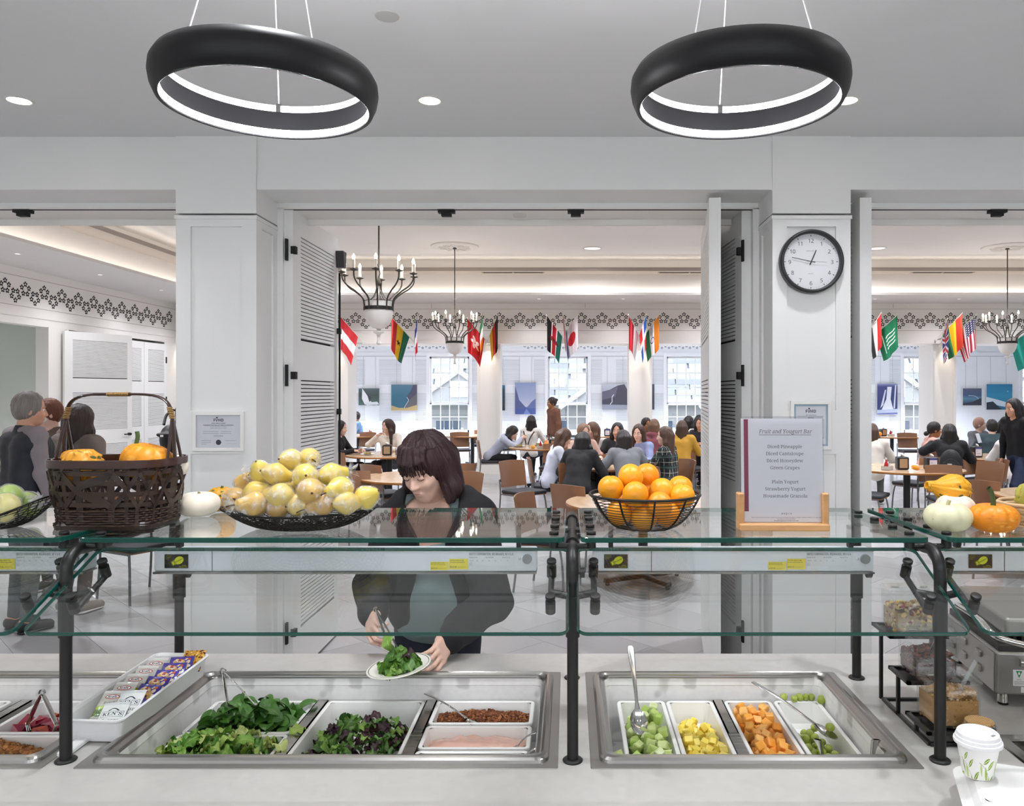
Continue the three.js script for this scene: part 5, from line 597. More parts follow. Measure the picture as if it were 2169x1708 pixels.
// ================================================================ ON THE PIERS
{ // clock
  const g = thing('wall_clock', 'round black rimmed wall clock on the right pier', 'clock', [1.356, 2.49, ZP + 0.016]);
  part(g, 'rim', lathe([[0.157, 0.01], [0.158, 0.038], [0.163, 0.045], [0.172, 0.045], [0.178, 0.036], [0.179, 0.0], [0.15, 0.0]], 72).rotateX(PI / 2), M('#2a2a2b', 0.4));
  const t = canvasTex(512, 512, (c, W) => { c.fillStyle = '#f1f2f3'; c.fillRect(0, 0, W, W); c.translate(256, 256); c.fillStyle = '#1f2022'; c.strokeStyle = '#1f2022'; for (let k = 0; k < 60; k++) { c.save(); c.rotate(k * PI / 30); c.globalAlpha = k % 5 ? 0.35 : 1; c.fillRect(k % 5 ? -1 : -3, -246, k % 5 ? 2 : 6, k % 5 ? 12 : 16); c.restore(); } c.globalAlpha = 1; c.font = '50px sans-serif'; c.textAlign = 'center'; c.textBaseline = 'middle'; for (let k = 1; k <= 12; k++) c.fillText(String(k), 193 * sin(k * PI / 6), -193 * cos(k * PI / 6) + 3); c.font = 'italic 18px serif'; c.fillStyle = '#a8acb0'; c.fillText('skilcraft', -10, -100); c.font = '13px sans-serif'; c.fillText('QUARTZ', 0, 108); });
  part(g, 'dial', new THREE.CircleGeometry(0.158, 72), M('#ffffff', 0.6, { map: t }), [0, 0, 0.012]); part(g, 'back', cyl(0.155, 0.155, 0.01, 0, 0, 0, 48).rotateX(PI / 2).translate(0, 0, 0.0055), M('#d9dadb', 0.6));
  const hand = (n, L, tail, w, a, z) => part(g, n, extrude([[-w, -tail], [w, -tail], [w * 0.8, L], [-w * 0.8, L]], 0.001), M('#151516', 0.5), [0, 0, z], [0, 0, -a]); hand('hour_hand', 0.07, 0.02, 0.0028, 0.4, 0.018); hand('minute_hand', 0.112, 0.022, 0.0018, -1.36, 0.021); hand('second_hand', 0.085, 0.03, 0.0006, 1.62, 0.024);
  part(g, 'cover_glass', new THREE.CircleGeometry(0.158, 48), mat.clear, [0, 0, 0.034]);
}
function permit(label, x, y, w, h, draw, matc) {
  const g = thing('framed_permit', label, 'framed document', [x, y, ZP + 0.016]), f = 0.016; const t = canvasTex(512, Math.round(512 * (h - 2 * f) / (w - 2 * f)), draw);
  part(g, 'frame', extrude([[-w / 2, -h / 2], [w / 2, -h / 2], [w / 2, h / 2], [-w / 2, h / 2]], 0.014, 0.002, [[[-w / 2 + f, -h / 2 + f], [-w / 2 + f, h / 2 - f], [w / 2 - f, h / 2 - f], [w / 2 - f, -h / 2 + f]]]), M('#f3f2ee', 0.5)); part(g, 'document', new THREE.PlaneGeometry(w - 2 * f, h - 2 * f), M('#ffffff', 0.7, { map: t }), [0, 0, 0.006]); part(g, 'glazing', new THREE.PlaneGeometry(w - 2 * f, h - 2 * f), mat.clear, [0, 0, 0.009]); return g;
}
const fvhd = (c, x, y, s) => { c.font = `bold ${s}px sans-serif`; c.textAlign = 'center'; c.fillStyle = '#2b2d31'; c.fillText('FVHD', x, y); c.beginPath(); c.arc(x - s * 0.4, y - s * 0.98, s * 0.2, 0, 7); c.fill(); };
permit('white framed food service permit on the left pier', -1.972, 1.537, 0.285, 0.218, (c, W, H) => { c.fillStyle = '#c9cdd6'; c.fillRect(0, 0, W, H); c.fillStyle = '#e3e5ea'; c.fillRect(10, 10, W - 20, H - 20); c.strokeStyle = '#8c93a0'; c.strokeRect(10, 10, W - 20, H - 20); fvhd(c, W / 2, 76, 46); c.font = 'bold 15px sans-serif'; c.fillText('FOOD SERVICE PERMIT', W / 2, 100); c.font = 'bold 18px sans-serif'; c.fillText('FARMINGTON VALLEY HEALTH DISTRICT', W / 2, 124); c.font = '13px sans-serif'; c.fillStyle = '#6d727c'; for (const y of [140, 156]) c.fillText('95 River Road, Canton, CT 06019', W / 2, y); for (const y of [186, 208]) { c.fillRect(80, y, 180, 3); c.fillRect(280, y, 120, 3); } c.font = 'bold 13px sans-serif'; c.fillText('EXPIRES JUNE 30', W / 2, 244); c.fillStyle = '#42464d'; c.beginPath(); c.arc(W / 2, 312, 30, 0, 7); c.fill(); c.fillStyle = '#6d727c'; c.fillRect(60, 290, 110, 3); c.fillRect(60, 310, 110, 3); c.fillRect(60, 330, 60, 3); c.fillRect(330, 290, 120, 3); c.beginPath(); c.moveTo(350, 340); c.bezierCurveTo(380, 300, 400, 350, 460, 320); c.strokeStyle = '#6d727c'; c.stroke(); });
permit('framed rating sheet with pale blue border on the right pier', 1.357, 1.572, 0.226, 0.271, (c, W, H) => { c.fillStyle = '#a9c0d2'; c.fillRect(0, 0, W, H); c.fillStyle = '#e9ecef'; c.fillRect(34, 34, W - 68, H - 68); fvhd(c, W / 2, 130, 62); c.font = 'italic 24px serif'; c.fillText('The Governor', W / 2, 172); c.fillRect(60, 180, W - 120, 3); c.font = 'bold 24px sans-serif'; c.fillText('RATING', W / 2, 214); c.strokeStyle = '#3b3e44'; c.lineWidth = 4; c.strokeRect(62, 236, W - 124, 270); c.font = 'bold 60px sans-serif'; c.textAlign = 'left'; for (let k = 0; k < 3; k++) { const x = 110 + k * 58; c.fillRect(x - 3, 270, 6, 60); for (const d of [-14, 0, 14]) c.fillRect(x + d - 2, 258, 5, 26); c.fillRect(x - 14, 282, 28, 5); } c.fillRect(270, 300, 150, 3); for (const y of [340, 380, 420, 460]) c.fillRect(90, y, W - 180, 2); c.font = '22px sans-serif'; c.fillText('Excellent', 290, 294); });
// ================================================================ RIGHT END OF THE COUNTER
{
  const g = thing('tier_stand', 'black steel three tier stand holding square jars', 'stand'), m = mat.blackSatin, b = (x0, x1, y0, y1, z0, z1) => box(x0, x1, y0, y1, z0, z1), s = 0.009, tiers = [[0.9, -1.934, -2.065], [0.982, -2.05, -2.175], [1.068, -2.164, -2.295]];
  for (const x of [0.9, 1.045]) { part(g, 'base_rail', b(x - s / 2, x + s / 2, CT, CT + s, -1.945, -2.235), m); tiers.forEach(([y, z0, z1], i) => part(g, 'upright', b(x - s / 2, x + s / 2, CT, y, (z0 + z1) / 2 + s / 2 - 0.02, (z0 + z1) / 2 - s / 2 - 0.02), m)); }
  for (const z of [-1.945, -2.23]) part(g, 'cross_rail', b(0.9, 1.045, CT, CT + s, z - s / 2, z + s / 2), m);
  tiers.forEach(([y, z0, z1]) => { part(g, 'tier_frame', [b(0.89, 1.055, y, y + s, z0, z0 - s), b(0.89, 1.055, y, y + s, z1 + s, z1), b(0.89, 0.9, y, y + s, z0, z1), b(1.045, 1.055, y, y + s, z0, z1), b(0.9, 1.045, y, y + 0.003, z0 - s, z1 + s)], m); });
  const jar = (label, i, fill) => { const [y, z0, z1] = tiers[i], o = thing('square_jar', label, 'jar', [0.972, y + 0.01, (z0 + z1) / 2], 0, 'square clear jars'), w = 0.122, h = 0.108, cm = M('#fbfcfc', 0.03, { transmission: 1, ior: 1.46 });
    part(o, 'body', [sweepRect(w, 0.112, 0.014, [[0.004, 0], [0.001, 0.004], [0, h], [-0.004, h + 0.003], [-0.004, h + 0.006], [0.004, h + 0.006], [0.004, 0.006]], 5, true), flatRect(w - 0.01, 0.1, 0.01, 0.002)], cm);
    const lid = part(o, 'lid', [cbox(w + 0.002, 0.003, 0.062, 0, h + 0.009, -0.028), cbox(w + 0.002, 0.003, 0.056, 0, 0, 0).applyMatrix4(new THREE.Matrix4().makeRotationX(0.22)).translate(0, h + 0.014, 0.03)], cm); part(lid, 'hinge', [rod([-w / 2 + 0.01, h + 0.011, 0.003], [-w / 2 + 0.03, h + 0.011, 0.003], 0.003), rod([w / 2 - 0.03, h + 0.011, 0.003], [w / 2 - 0.01, h + 0.011, 0.003], 0.003)], mat.steel); fill(o, w, h); return o; };
  const fillWith = (name, base, geo, cols, n, top, seed) => (o, w, h) => { const R = rng(seed), f = (u, v) => top * h + 0.012 * noise(u * 4, v * 4, seed), im = new THREE.InstancedMesh(geo, M('#ffffff', 0.6), n), c = new THREE.Color(); part(o, name, [surf((u, v) => [(u - 0.5) * (w - 0.016), f(u, v), (0.5 - v) * 0.096], 16, 16), cbox(w - 0.016, top * h - 0.018, 0.096, 0, top * h / 2 - 0.002, 0)], base).userData.kind = 'stuff'; im.name = name + '_bits'; im.userData.kind = 'stuff'; for (let i = 0; i < n; i++) { const side = R() < 0.45, u = R(), v = R(); let p = side ? V((u - 0.5) * (w - 0.026), f(u, 0.02) * v, 0.0455) : V((u - 0.5) * (w - 0.02), f(u, v), (0.5 - v) * 0.09); if (side && R() < 0.4) p = V(-w / 2 + 0.012, f(0, u) * v, (0.5 - u) * 0.09); _m.compose(p, _q.setFromEuler(_e.set(R() * 6, R() * 6, R() * 6)), V(1, 1, 1).multiplyScalar(0.7 + 0.6 * R())); im.setMatrixAt(i, _m); im.setColorAt(i, c.set(cols[R() * cols.length | 0])); } o.add(im); };
  jar('square jar of mixed nuts and dried fruit on the top tier', 2, fillWith('trail_mix', M('#a98a5c', 0.7), ball(0.006, 0, 0, 0, 8), ['#8e2430', '#d9a83c', '#a98a5c', '#c8ad7c', '#6d1f2a', '#e0c070', '#8b7048'], 260, 0.62, 3));
  jar('square jar of dark raisins on the middle tier', 1, fillWith('raisins', M('#3b1c18', 0.5), jitterBox(0.008, rng(2), 0.3), ['#4a211b', '#5e2b20', '#331512', '#6f3424'], 240, 0.55, 7)); jar('square jar of brown sugar on the bottom tier', 0, fillWith('brown_sugar', M('#b48a55', 0.85), jitterBox(0.005, rng(3), 0.3), ['#b98f59', '#a87e4a', '#c9a26c'], 500, 0.74, 9));
  const sc = thing('clear_scoop', 'clear plastic scoop handle leaning out of the bottom jar', 'scoop', [0.99, 0.98, -1.99]); part(sc, 'handle', rbox(0.011, 0.085, 0.004, 0.0018), M('#f5f7f7', 0.08, { transmission: 0.85, ior: 1.45 }), [0.028, 0.05, 0.0], [0, 0, -0.5]); part(sc, 'scoop_bowl', surf((u, v) => [0.014 * (u - 0.5) * 2, -0.03 * v + 0.012, 0.008 * (1 - Math.pow(2 * u - 1, 2))], 8, 6), M('#f5f7f7', 0.08, { transmission: 0.85, ior: 1.45, side: THREE.DoubleSide }));
  spoon('steel spoon leaning inside the jar of raisins', [0.965, 1.03, -2.11], [0.998, 1.1, -2.09], { w: 0.012, l: 0.018, hw: 0.006 });
}
{ const g = thing('takeout_box', 'white moulded fibre takeout box under the coffee cup', 'takeout box', [0.955, CT, -1.6], -0.34), m = M('#e3e2e0', 0.85, { bumpMap: T.cloth, bumpScale: 0.0003 }), w = 0.27;
  part(g, 'base', [sweepRect(w, w * 0.92, 0.04, [[0.03, 0], [0.012, 0.03], [0.002, 0.034], [-0.004, 0.035], [-0.004, 0.038]], 6, true), flatRect(w - 0.06, w * 0.92 - 0.06, 0.02, 0.001)], m);
  part(g, 'lid', [sweepRect(w, w * 0.92, 0.04, [[-0.006, 0.0385], [-0.006, 0.041], [0.004, 0.0425], [0.014, 0.05], [0.024, 0.066], [0.032, 0.07]], 6, true), flatRect(w - 0.062, w * 0.92 - 0.062, 0.02, 0.07)], m); part(g, 'lid_tab', xf(sweepRect(0.07, 0.03, 0.012, [[0, 0], [0, 0.004], [0.004, 0.006]], 5, true), [0, 0.036, w * 0.46 + 0.01]), m);
  const c = thing('coffee_cup', 'lidded paper cup printed with green leaves', 'cup', [0.868, CT + 0.0705, -1.655], 0.6); const t = canvasTex(1024, 256, (k, W, H) => { k.fillStyle = '#f3f2ef'; k.fillRect(0, 0, W, H); const R = rng(5), lf = (x, y, a, L) => { k.save(); k.translate(x, y); k.rotate(a); k.fillStyle = ['#8fae2a', '#a3be3c', '#7d9e22'][R() * 3 | 0]; k.beginPath(); k.moveTo(0, 0); k.quadraticCurveTo(L * 0.5, -L * 0.3, L, 0); k.quadraticCurveTo(L * 0.5, L * 0.3, 0, 0); k.fill(); k.strokeStyle = '#eef0e2'; k.lineWidth = 3; k.beginPath(); k.moveTo(4, 0); k.lineTo(L - 6, 0); k.stroke(); k.restore(); }; for (let q = 0; q < 6; q++) { const x0 = q * 172; k.strokeStyle = '#9a9a86'; k.lineWidth = 2; k.beginPath(); k.moveTo(x0, 60); k.quadraticCurveTo(x0 + 90, 80, x0 + 150, 200); k.stroke(); for (let i = 0; i < 7; i++) lf(x0 + 14 + i * 20, 60 + i * i * 3.2, (i & 1 ? -0.7 : 1.2) + R() * 0.4, 54 + R() * 24); } }, [1, 1]);
  part(c, 'cup_wall', lathe([[0.029, 0.0], [0.0305, 0.002], [0.0425, 0.074]], 48), M('#ffffff', 0.5, { map: t })); part(c, 'cup_floor', cyl(0.029, 0.029, 0.002, 0, 0.003, 0, 32), mat.paper); part(c, 'lid', creased(lathe([[0.044, 0.067], [0.0475, 0.068], [0.0482, 0.0715], [0.0475, 0.075], [0.0448, 0.076], [0.0442, 0.082], [0.0425, 0.0835], [0.041, 0.09], [0.0385, 0.092], [0.034, 0.092], [0.032, 0.087], [0.0, 0.086]], 56), 0.6), M('#f0f0f1', 0.35)); part(c, 'sip_hole', cbox(0.01, 0.001, 0.005, 0, 0.0937, 0.032), M('#8d8d8d', 0.6)); }
{ const g = thing('lidded_tin', 'small round metal tin with woven lattice lid behind the cup', 'tin', [1.0, CT, -1.9]); part(g, 'can', lathe([[0, 0], [0.033, 0], [0.035, 0.003], [0.035, 0.062], [0.0375, 0.066], [0.0375, 0.074], [0.033, 0.078]], 40), mat.chrome); const lm = M('#c39a67', 0.6); part(g, 'lid_pad', lathe([[0.034, 0.076], [0.02, 0.08], [0, 0.081]], 32), M('#a97f50', 0.7)); for (let k = -5; k <= 5; k++) { const a = Math.sqrt(max(0.0001, 0.032 * 0.032 - k * k * 0.000036)); part(g, 'lattice_strip', rod([k * 0.006, 0.081, -a], [k * 0.006, 0.081, a], 0.0014, 6), lm); part(g, 'lattice_strip', rod([-a, 0.0815, k * 0.006], [a, 0.0815, k * 0.006], 0.0014, 6), lm); } }
{ // soup kettle at the edge
  const g = thing('soup_kettle', 'round stainless soup kettle at the right picture edge', 'kettle', [1.235, CT - 0.02, -1.83]); part(g, 'pot', lathe([[0, 0.004], [0.1, 0.004], [0.108, 0.02], [0.112, 0.15], [0.124, 0.17], [0.13, 0.176], [0.128, 0.182], [0.116, 0.182]], 56), mat.steel); part(g, 'lid', lathe([[0.128, 0.184], [0.126, 0.192], [0.1, 0.206], [0.04, 0.22], [0, 0.222]], 56), mat.chrome); part(g, 'lid_handle', tube([[-0.035, 0.212, 0], [-0.03, 0.245, 0], [0, 0.255, 0], [0.03, 0.245, 0], [0.035, 0.212, 0]], 0.006, 24, 8), mat.chrome); }
{ // contact grill
  const g = thing('panini_grill', 'stainless ribbed panini press behind the jar stand', 'panini grill', [1.42, CT, -2.36], -0.12), m = mat.steelMatte;
  part(g, 'body', rbox(0.44, 0.12, 0.4, 0.008, 0.02, 0.095, 0), m); part(g, 'side_plate', box(-0.203, -0.2, 0.04, 0.15, -0.19, 0.19), m); part(g, 'lower_plate', rbox(0.4, 0.02, 0.38, 0.004, 0.01, 0.163, 0), M('#4b4947', 0.5, { metalness: 0.8 })); part(g, 'upper_plate', rbox(0.39, 0.055, 0.36, 0.012, 0.03, 0.22, -0.01), m, null, [0.02, 0, 0]); part(g, 'grill_ribs', Array.from({ length: 16 }, (_, k) => cbox(0.008, 0.012, 0.34, -0.16 + k * 0.022, 0.186, 0)), M('#3a3836', 0.5, { metalness: 0.8 }));
  part(g, 'handle', tube([[-0.19, 0.2, -0.12], [-0.205, 0.215, 0.1], [-0.2, 0.2, 0.21], [-0.1, 0.18, 0.225], [0.1, 0.18, 0.225]], 0.009, 40, 10), mat.chrome); part(g, 'grease_tray', [rbox(0.2, 0.03, 0.06, 0.004, 0.08, 0.12, 0.22), rod([-0.14, 0.13, 0.205], [-0.09, 0.13, 0.205], 0.012)], mat.steel);
  for (const z of [-0.12, -0.02, 0.09]) for (const y of [0.075, 0.118]) part(g, 'louvre', rbox(0.012, 0.02, 0.035, 0.005, -0.205, y, z), m); for (const [x, z] of [[-0.17, 0.17], [0.2, 0.17], [-0.17, -0.17], [0.2, -0.17]]) { const f = part(g, 'foot', cyl(0.016, 0.013, 0.03, x, 0.022, z, 16), mat.steel); part(f, 'rubber_pad', cyl(0.014, 0.014, 0.008, x, 0.004, z, 16), mat.rubber); }
  const st = canvasTex(256, 256, (c, W, H) => { c.fillStyle = '#f1f1ef'; c.fillRect(0, 0, W, H); c.fillStyle = '#2d8a55'; c.beginPath(); c.moveTo(60, 20); c.lineTo(196, 20); c.lineTo(128, 130); c.fill(); c.fillStyle = '#f1f1ef'; c.beginPath(); c.arc(128, 60, 24, 0, 7); c.fill(); c.fillStyle = '#4b4b4b'; c.font = '22px sans-serif'; c.textAlign = 'center'; c.fillText('CERTIFIED', 128, 166); for (const y of [184, 200, 216, 232]) c.fillRect(20, y, 216, 4); });
  part(g, 'certification_sticker', new THREE.PlaneGeometry(0.032, 0.045), M('#ffffff', 0.5, { map: st }), [-0.14, 0.085, 0.2012]); part(g, 'rating_label', new THREE.PlaneGeometry(0.06, 0.016), mat.paper, [-0.105, 0.052, 0.2012]);
}

// ================================================================ DINING ROOM FURNITURE
const woodChair = M('#8f664a', 0.34), tubeGrey = M('#7d7f82', 0.4, { metalness: 0.6 }), pad = M('#2c2f34', 0.7), tableTop = M('#dcc0a2', 0.14, { map: T.wood }), tableEdge = M('#b67a3f', 0.4, { map: T.wood });
const chair0 = thing('dining_chair', 'x', 'chair', [0, 0, 0], 0, 'bent plywood dining chairs');
{
  const back = (s) => (u, v) => { const a = (u - 0.5) * 2, x = a * 0.225 * (1 - 0.04 * (1 - v)), y = 0.5 + 0.335 * v + 0.012 * (1 - a * a) * (v > 0.5 ? 1 : -0.6), z = -0.245 - 0.055 * v + 0.05 * a * a + s * 0.006; return [x, y, z]; };
  const e = (f, n) => surf(f, n, 1); const b = mg([surf(back(1), 14, 6), surf((u, v) => back(-1)(1 - u, v), 14, 6), surf((u, v) => back(v * 2 - 1)(1 - u, 1), 14, 1), surf((u, v) => back(v * 2 - 1)(u, 0), 14, 1), surf((u, v) => back(v * 2 - 1)(1, 1 - u), 6, 1), surf((u, v) => back(v * 2 - 1)(0, u), 6, 1)]);
  part(chair0, 'backrest', b, woodChair); part(chair0, 'seat', rbox(0.45, 0.045, 0.43, 0.02, 0, 0.447, 0.01, 3), pad); part(chair0, 'seat_shell', rbox(0.43, 0.014, 0.41, 0.006, 0, 0.419, 0.01), woodChair);
  for (const s of [-1, 1]) { part(chair0, 'leg', tube([[s * 0.225, 0, 0.215], [s * 0.215, 0.3, 0.195], [s * 0.205, 0.412, 0.17]], 0.0105, 8, 8), tubeGrey); part(chair0, 'leg', tube([[s * 0.232, 0, -0.255], [s * 0.228, 0.25, -0.225], [s * 0.226, 0.44, -0.215], [s * 0.228, 0.6, -0.232]], 0.0105, 10, 8), tubeGrey); part(chair0, 'side_rail', rod([s * 0.207, 0.408, 0.175], [s * 0.226, 0.408, -0.215], 0.009, 8), tubeGrey); }
}
let firstChair = true;
function chair(label, x, z, yaw) { if (firstChair) { firstChair = false; chair0.position.set(x, 0, z); chair0.rotation.y = yaw; chair0.userData.label = label; return chair0; } return copy(chair0, label, [x, 0, z], yaw); }
const table0 = thing('round_table', 'x', 'table', [0, 0, 0], 0, 'round dining tables');
{ part(table0, 'tabletop', lathe([[0, 0.74], [0.715, 0.74], [0.722, 0.738]], 64), tableTop); part(table0, 'edge_band', lathe([[0.722, 0.738], [0.725, 0.725], [0.722, 0.712], [0.69, 0.708], [0, 0.708]], 64), tableEdge); part(table0, 'column', [cyl(0.045, 0.045, 0.64, 0, 0.38, 0, 20), cbox(0.5, 0.02, 0.06, 0, 0.698, 0), cbox(0.06, 0.02, 0.5, 0, 0.698, 0)], mat.blackSatin); for (let k = 0; k < 4; k++) part(table0, 'foot', mg([rbox(0.4, 0.045, 0.055, 0.01, 0.22, 0.045, 0), cyl(0.02, 0.02, 0.025, 0.39, 0.013, 0, 12)]).rotateY(k * PI / 2 + 0.5), mat.blackSatin); }
let firstTable = true;
function table(label, x, z) { if (firstTable) { firstTable = false; table0.position.set(x, 0, z); table0.userData.label = label; return table0; } return copy(table0, label, [x, 0, z], 0); }
// seats around a table: [angle from +z (towards the counter) in degrees, label, extra distance]
function seats(cx, cz, list, r0 = 0.86) { for (const [deg, label, dr = 0, tw = 0] of list) { const a = deg * PI / 180, r = r0 + dr; chair(label, cx + r * sin(a), cz + r * cos(a), a + PI + tw); } }
const TB = { t1: [-3.0, -13], t2: [-1.84, -9.52], t3: [0.69, -7.3], t4: [0.55, -11], t5: [-0.42, -14.75], t6: [2.75, -14.4], t7: [-2.35, -18.9], t8: [4.57, -10.55], t9: [6.75, -12.5], t10: [5.0, -7.7], t11: [7.7, -18.6], t12: [-5.1, -18.85], t14: [0.95, -18.9], t13: [-2.95, -7.15] };
table('round wooden table with black napkin box, left of the bending woman', ...TB.t1); table('round table directly behind the bending woman', ...TB.t2); table('round table behind the bowl of oranges', ...TB.t3); table('crowded round table in the middle of the dining room', ...TB.t4); table('round table with the grey hooded diner', ...TB.t5); table('round table beside the diner in yellow', ...TB.t6); table('round table at the far window left of the white column', ...TB.t7); table('round table with two napkin boxes, right of the clock pier', ...TB.t8); table('round table of the diner with a backpack', ...TB.t9); table('round table at the right edge behind the pumpkins', ...TB.t10); table('far table below the waterfall picture at right', ...TB.t11); table('far table of the diner in blue at left', ...TB.t12); table('far table half hidden behind the crowd', ...TB.t14); table('table mostly hidden behind the left pier', ...TB.t13);
seats(...TB.t1, [[-35, 'chair at lower left of the napkin box table'], [-62, 'empty chair turned sideways left of the napkin box table', 0.1, 0.5], [25, 'chair tucked between napkin box table and the bare table']]);
seats(...TB.t2, [[38, 'chair right of the bending woman, back to the counter'], [-38, 'chair behind the pears, back to the counter'], [158, 'chair at the far right of the table behind the woman'], [-140, 'chair at the far left of the table behind the woman']]);
seats(...TB.t3, [[-70, 'light edged chair at left of the table behind the oranges', 0.06], [-140, 'empty chair beyond the table behind the oranges', 0], [112, 'chair seen edge on against the folded door', 0.25]]);
seats(...TB.t4, [[-22, 'large brown chair back facing the counter at the crowded table', 0.2], [-95, 'chair of the diner in pale blue'], [-62, 'chair just left of the diner in pale blue', 0.45, 0.3], [20, 'chair of the diner in grey sweatshirt', 0.02], [68, 'chair of the diner in plaid', 0.05], [180, 'chair at the far side of the crowded table'], [140, 'chair of the diner in blue with long hair'], [-150, 'chair of the wavy haired diner']]);
seats(...TB.t5, [[8, 'empty chair before the hooded diner’s table', 0.1], [32, 'empty chair between the two middle tables', 0.4], [165, 'chair of the diner with crossed straps', 0.1]]); chair('chair of the grey hooded diner, seen from the side', -1.5, -15.05, PI / 2 - 0.1);
seats(...TB.t6, [[-35, 'chair of the diner in yellow', 0.1], [-100, 'chair of the diner in maroon hood', 0.5], [20, 'chair right of the diner in yellow', 0.1], [150, 'far chair at the table beside the diner in yellow']]);
seats(...TB.t7, [[-12, 'empty chair at the far window table, back to the room'], [60, 'chair right of the far window table', 0.05], [170, 'chair beyond the far window table'], [100, 'chair by the white column at the window table', 0.15]]);
seats(...TB.t8, [[8, 'front chair with large wooden back at the right table', 0.08], [72, 'chair turned sideways at the right of the right table', -0.02], [-55, 'near left chair of the right table', 0.02], [-105, 'far left chair of the right table'], [150, 'chair beyond the right table in front of the backpack', 0.05], [100, 'second chair at the right of the right table', 0.3]]);
seats(...TB.t9, [[-35, 'chair of the backpack wearer', -0.02], [-85, 'chair of the diner in pink'], [30, 'chair of the diner in white fleece at right'], [120, 'far right chair of the backpack table'], [-155, 'chair at the far left of the backpack table']]);
seats(...TB.t10, [[-28, 'chair before the right edge table, low behind pumpkins'], [-140, 'chair beyond the right edge table', 0.02], [-80, 'chair left of the right edge table', 0.05]]);
seats(...TB.t11, [[5, 'empty chair at the far waterfall table'], [-60, 'chair at the left of the far waterfall table'], [60, 'chair at the right of the far waterfall table']]);
seats(...TB.t12, [[-120, 'chair of the far diner in blue'], [20, 'dark chair at the far table left of the napkin box']]);
seats(...TB.t13, [[-60, 'chair whose legs show through the left glass guard'], [-130, 'second chair whose legs show through the left glass guard', 0.1]]);
// ---- on the tables
function napkins(label, x, y, z, ry, white) { const g = thing('napkin_dispenser', label, 'napkin box', [x, y, z], ry, 'napkin dispensers'); part(g, 'case', rbox(0.15, 0.17, 0.13, 0.02, 0, 0.085, 0), M('#1d1d1f', 0.4)); part(g, 'front_card', cbox(0.1, 0.12, 0.004, 0, 0.085, 0.066), white ? M('#dcd9e2', 0.6) : M('#a98f70', 0.6)); if (white) part(g, 'card_print', [cyl(0.014, 0.014, 0.002, -0.02, 0.1, 0.069, 14).rotateX(0), cbox(0.06, 0.006, 0.002, 0, 0.06, 0.069), cbox(0.1, 0.025, 0.002, 0, 0.145, 0.069)], M('#4a4f8f', 0.6)); part(g, 'napkin', surf((u, v) => [0.05 * (u - 0.5), 0.168 + 0.05 * v * (1 - 0.3 * u), 0.03 * sin(v * 2 + u)], 6, 4), M('#eee9e2', 0.9, { side: THREE.DoubleSide })); return g; }
function caddy(label, x, y, z, seed) { const R = rng(seed), g = thing('condiment_caddy', label, 'caddy', [x, y, z], R() * 3, 'table condiment caddies'); part(g, 'tray', [cbox(0.15, 0.006, 0.1, 0, 0.003, 0), cbox(0.15, 0.05, 0.004, 0, 0.025, 0.05), cbox(0.15, 0.05, 0.004, 0, 0.025, -0.05), cbox(0.004, 0.05, 0.1, 0.073, 0.025, 0), cbox(0.004, 0.05, 0.1, -0.073, 0.025, 0)], M('#b9b7b4', 0.5)); const bt = (n, px, pz, c, h, cap) => { const b = part(g, n, lathe([[0, 0], [0.022, 0], [0.024, 0.01], [0.024, h * 0.6], [0.012, h * 0.8], [0.011, h]], 16), M(c, 0.35), [px, 0.007, pz]); part(b, 'cap', cyl(0.012, 0.011, 0.025, 0, h + 0.012, 0, 12), M(cap, 0.5)); }; bt('ketchup_bottle', -0.035, 0, '#b3211f', 0.13, '#e8e5e0'); bt('shaker', 0.02, 0.02, '#e4e2df', 0.08, '#9a9a9c'); bt('shaker', 0.045, -0.02, '#3b3a3b', 0.09, '#8a8a8c'); return g; }
const plate = (label, x, y, z) => { const g = thing('dinner_plate', label, 'plate', [x, y, z], 0, 'plates on the dining tables'); part(g, 'dish', lathe([[0, 0.004], [0.07, 0.005], [0.085, 0.01], [0.115, 0.017], [0.116, 0.02], [0.085, 0.014], [0.07, 0.009], [0, 0.008]], 32), M('#efece6', 0.3)); part(g, 'food', Array.from({ length: 7 }, (_, k) => jitterBox(0.03, rng(k + 3), 0.3).translate(0.04 * cos(k), 0.022, 0.04 * sin(k * 2))), M('#9c8a3e', 0.7)); };
const cup = (label, x, y, z, c, h = 0.11) => { const g = thing('drink_cup', label, 'cup', [x, y, z], 0, 'drinking cups'); part(g, 'tumbler', lathe([[0.026, 0], [0.028, 0.002], [0.034, h], [0.032, h], [0.026, 0.004]], 20), M('#f2f4f4', 0.06, { transmission: 0.9 })); if (c) part(g, 'drink', cyl(0.025, 0.029, h * 0.7, 0, h * 0.36, 0, 18), M(c, 0.2)); };
const TY = 0.742;
napkins('black napkin box on the table left of the woman', -2.98, TY, -12.75, 0.1); cup('amber drink at the left of the napkin box table', -3.47, TY, -12.95, '#c46a2a', 0.13); plate('plate by the amber drink', -3.32, TY, -12.8); cup('small red drink right of the napkin box', -2.82, TY, -12.75, '#8a2a22', 0.12); caddy('caddy on the table left of the woman', -2.72, TY, -13.1, 3); napkins('napkin box half hidden by the bending woman', -2.5, TY, -13.15, 0.3, true);
napkins('black napkin box on the crowded table', 0.28, TY, -10.85, 0.05); caddy('caddy with red bottle on the crowded table', 0.12, TY, -10.98, 5); cup('clear water cup on the crowded table', 0.34, TY, -10.6, null, 0.13); plate('plate at the front of the crowded table', 0.08, TY, -10.55); plate('plate before the diner in black', 0.62, TY, -11.25); cup('dark phone-side cup on the crowded table', 0.8, TY, -10.95, '#e8e4dc', 0.1);
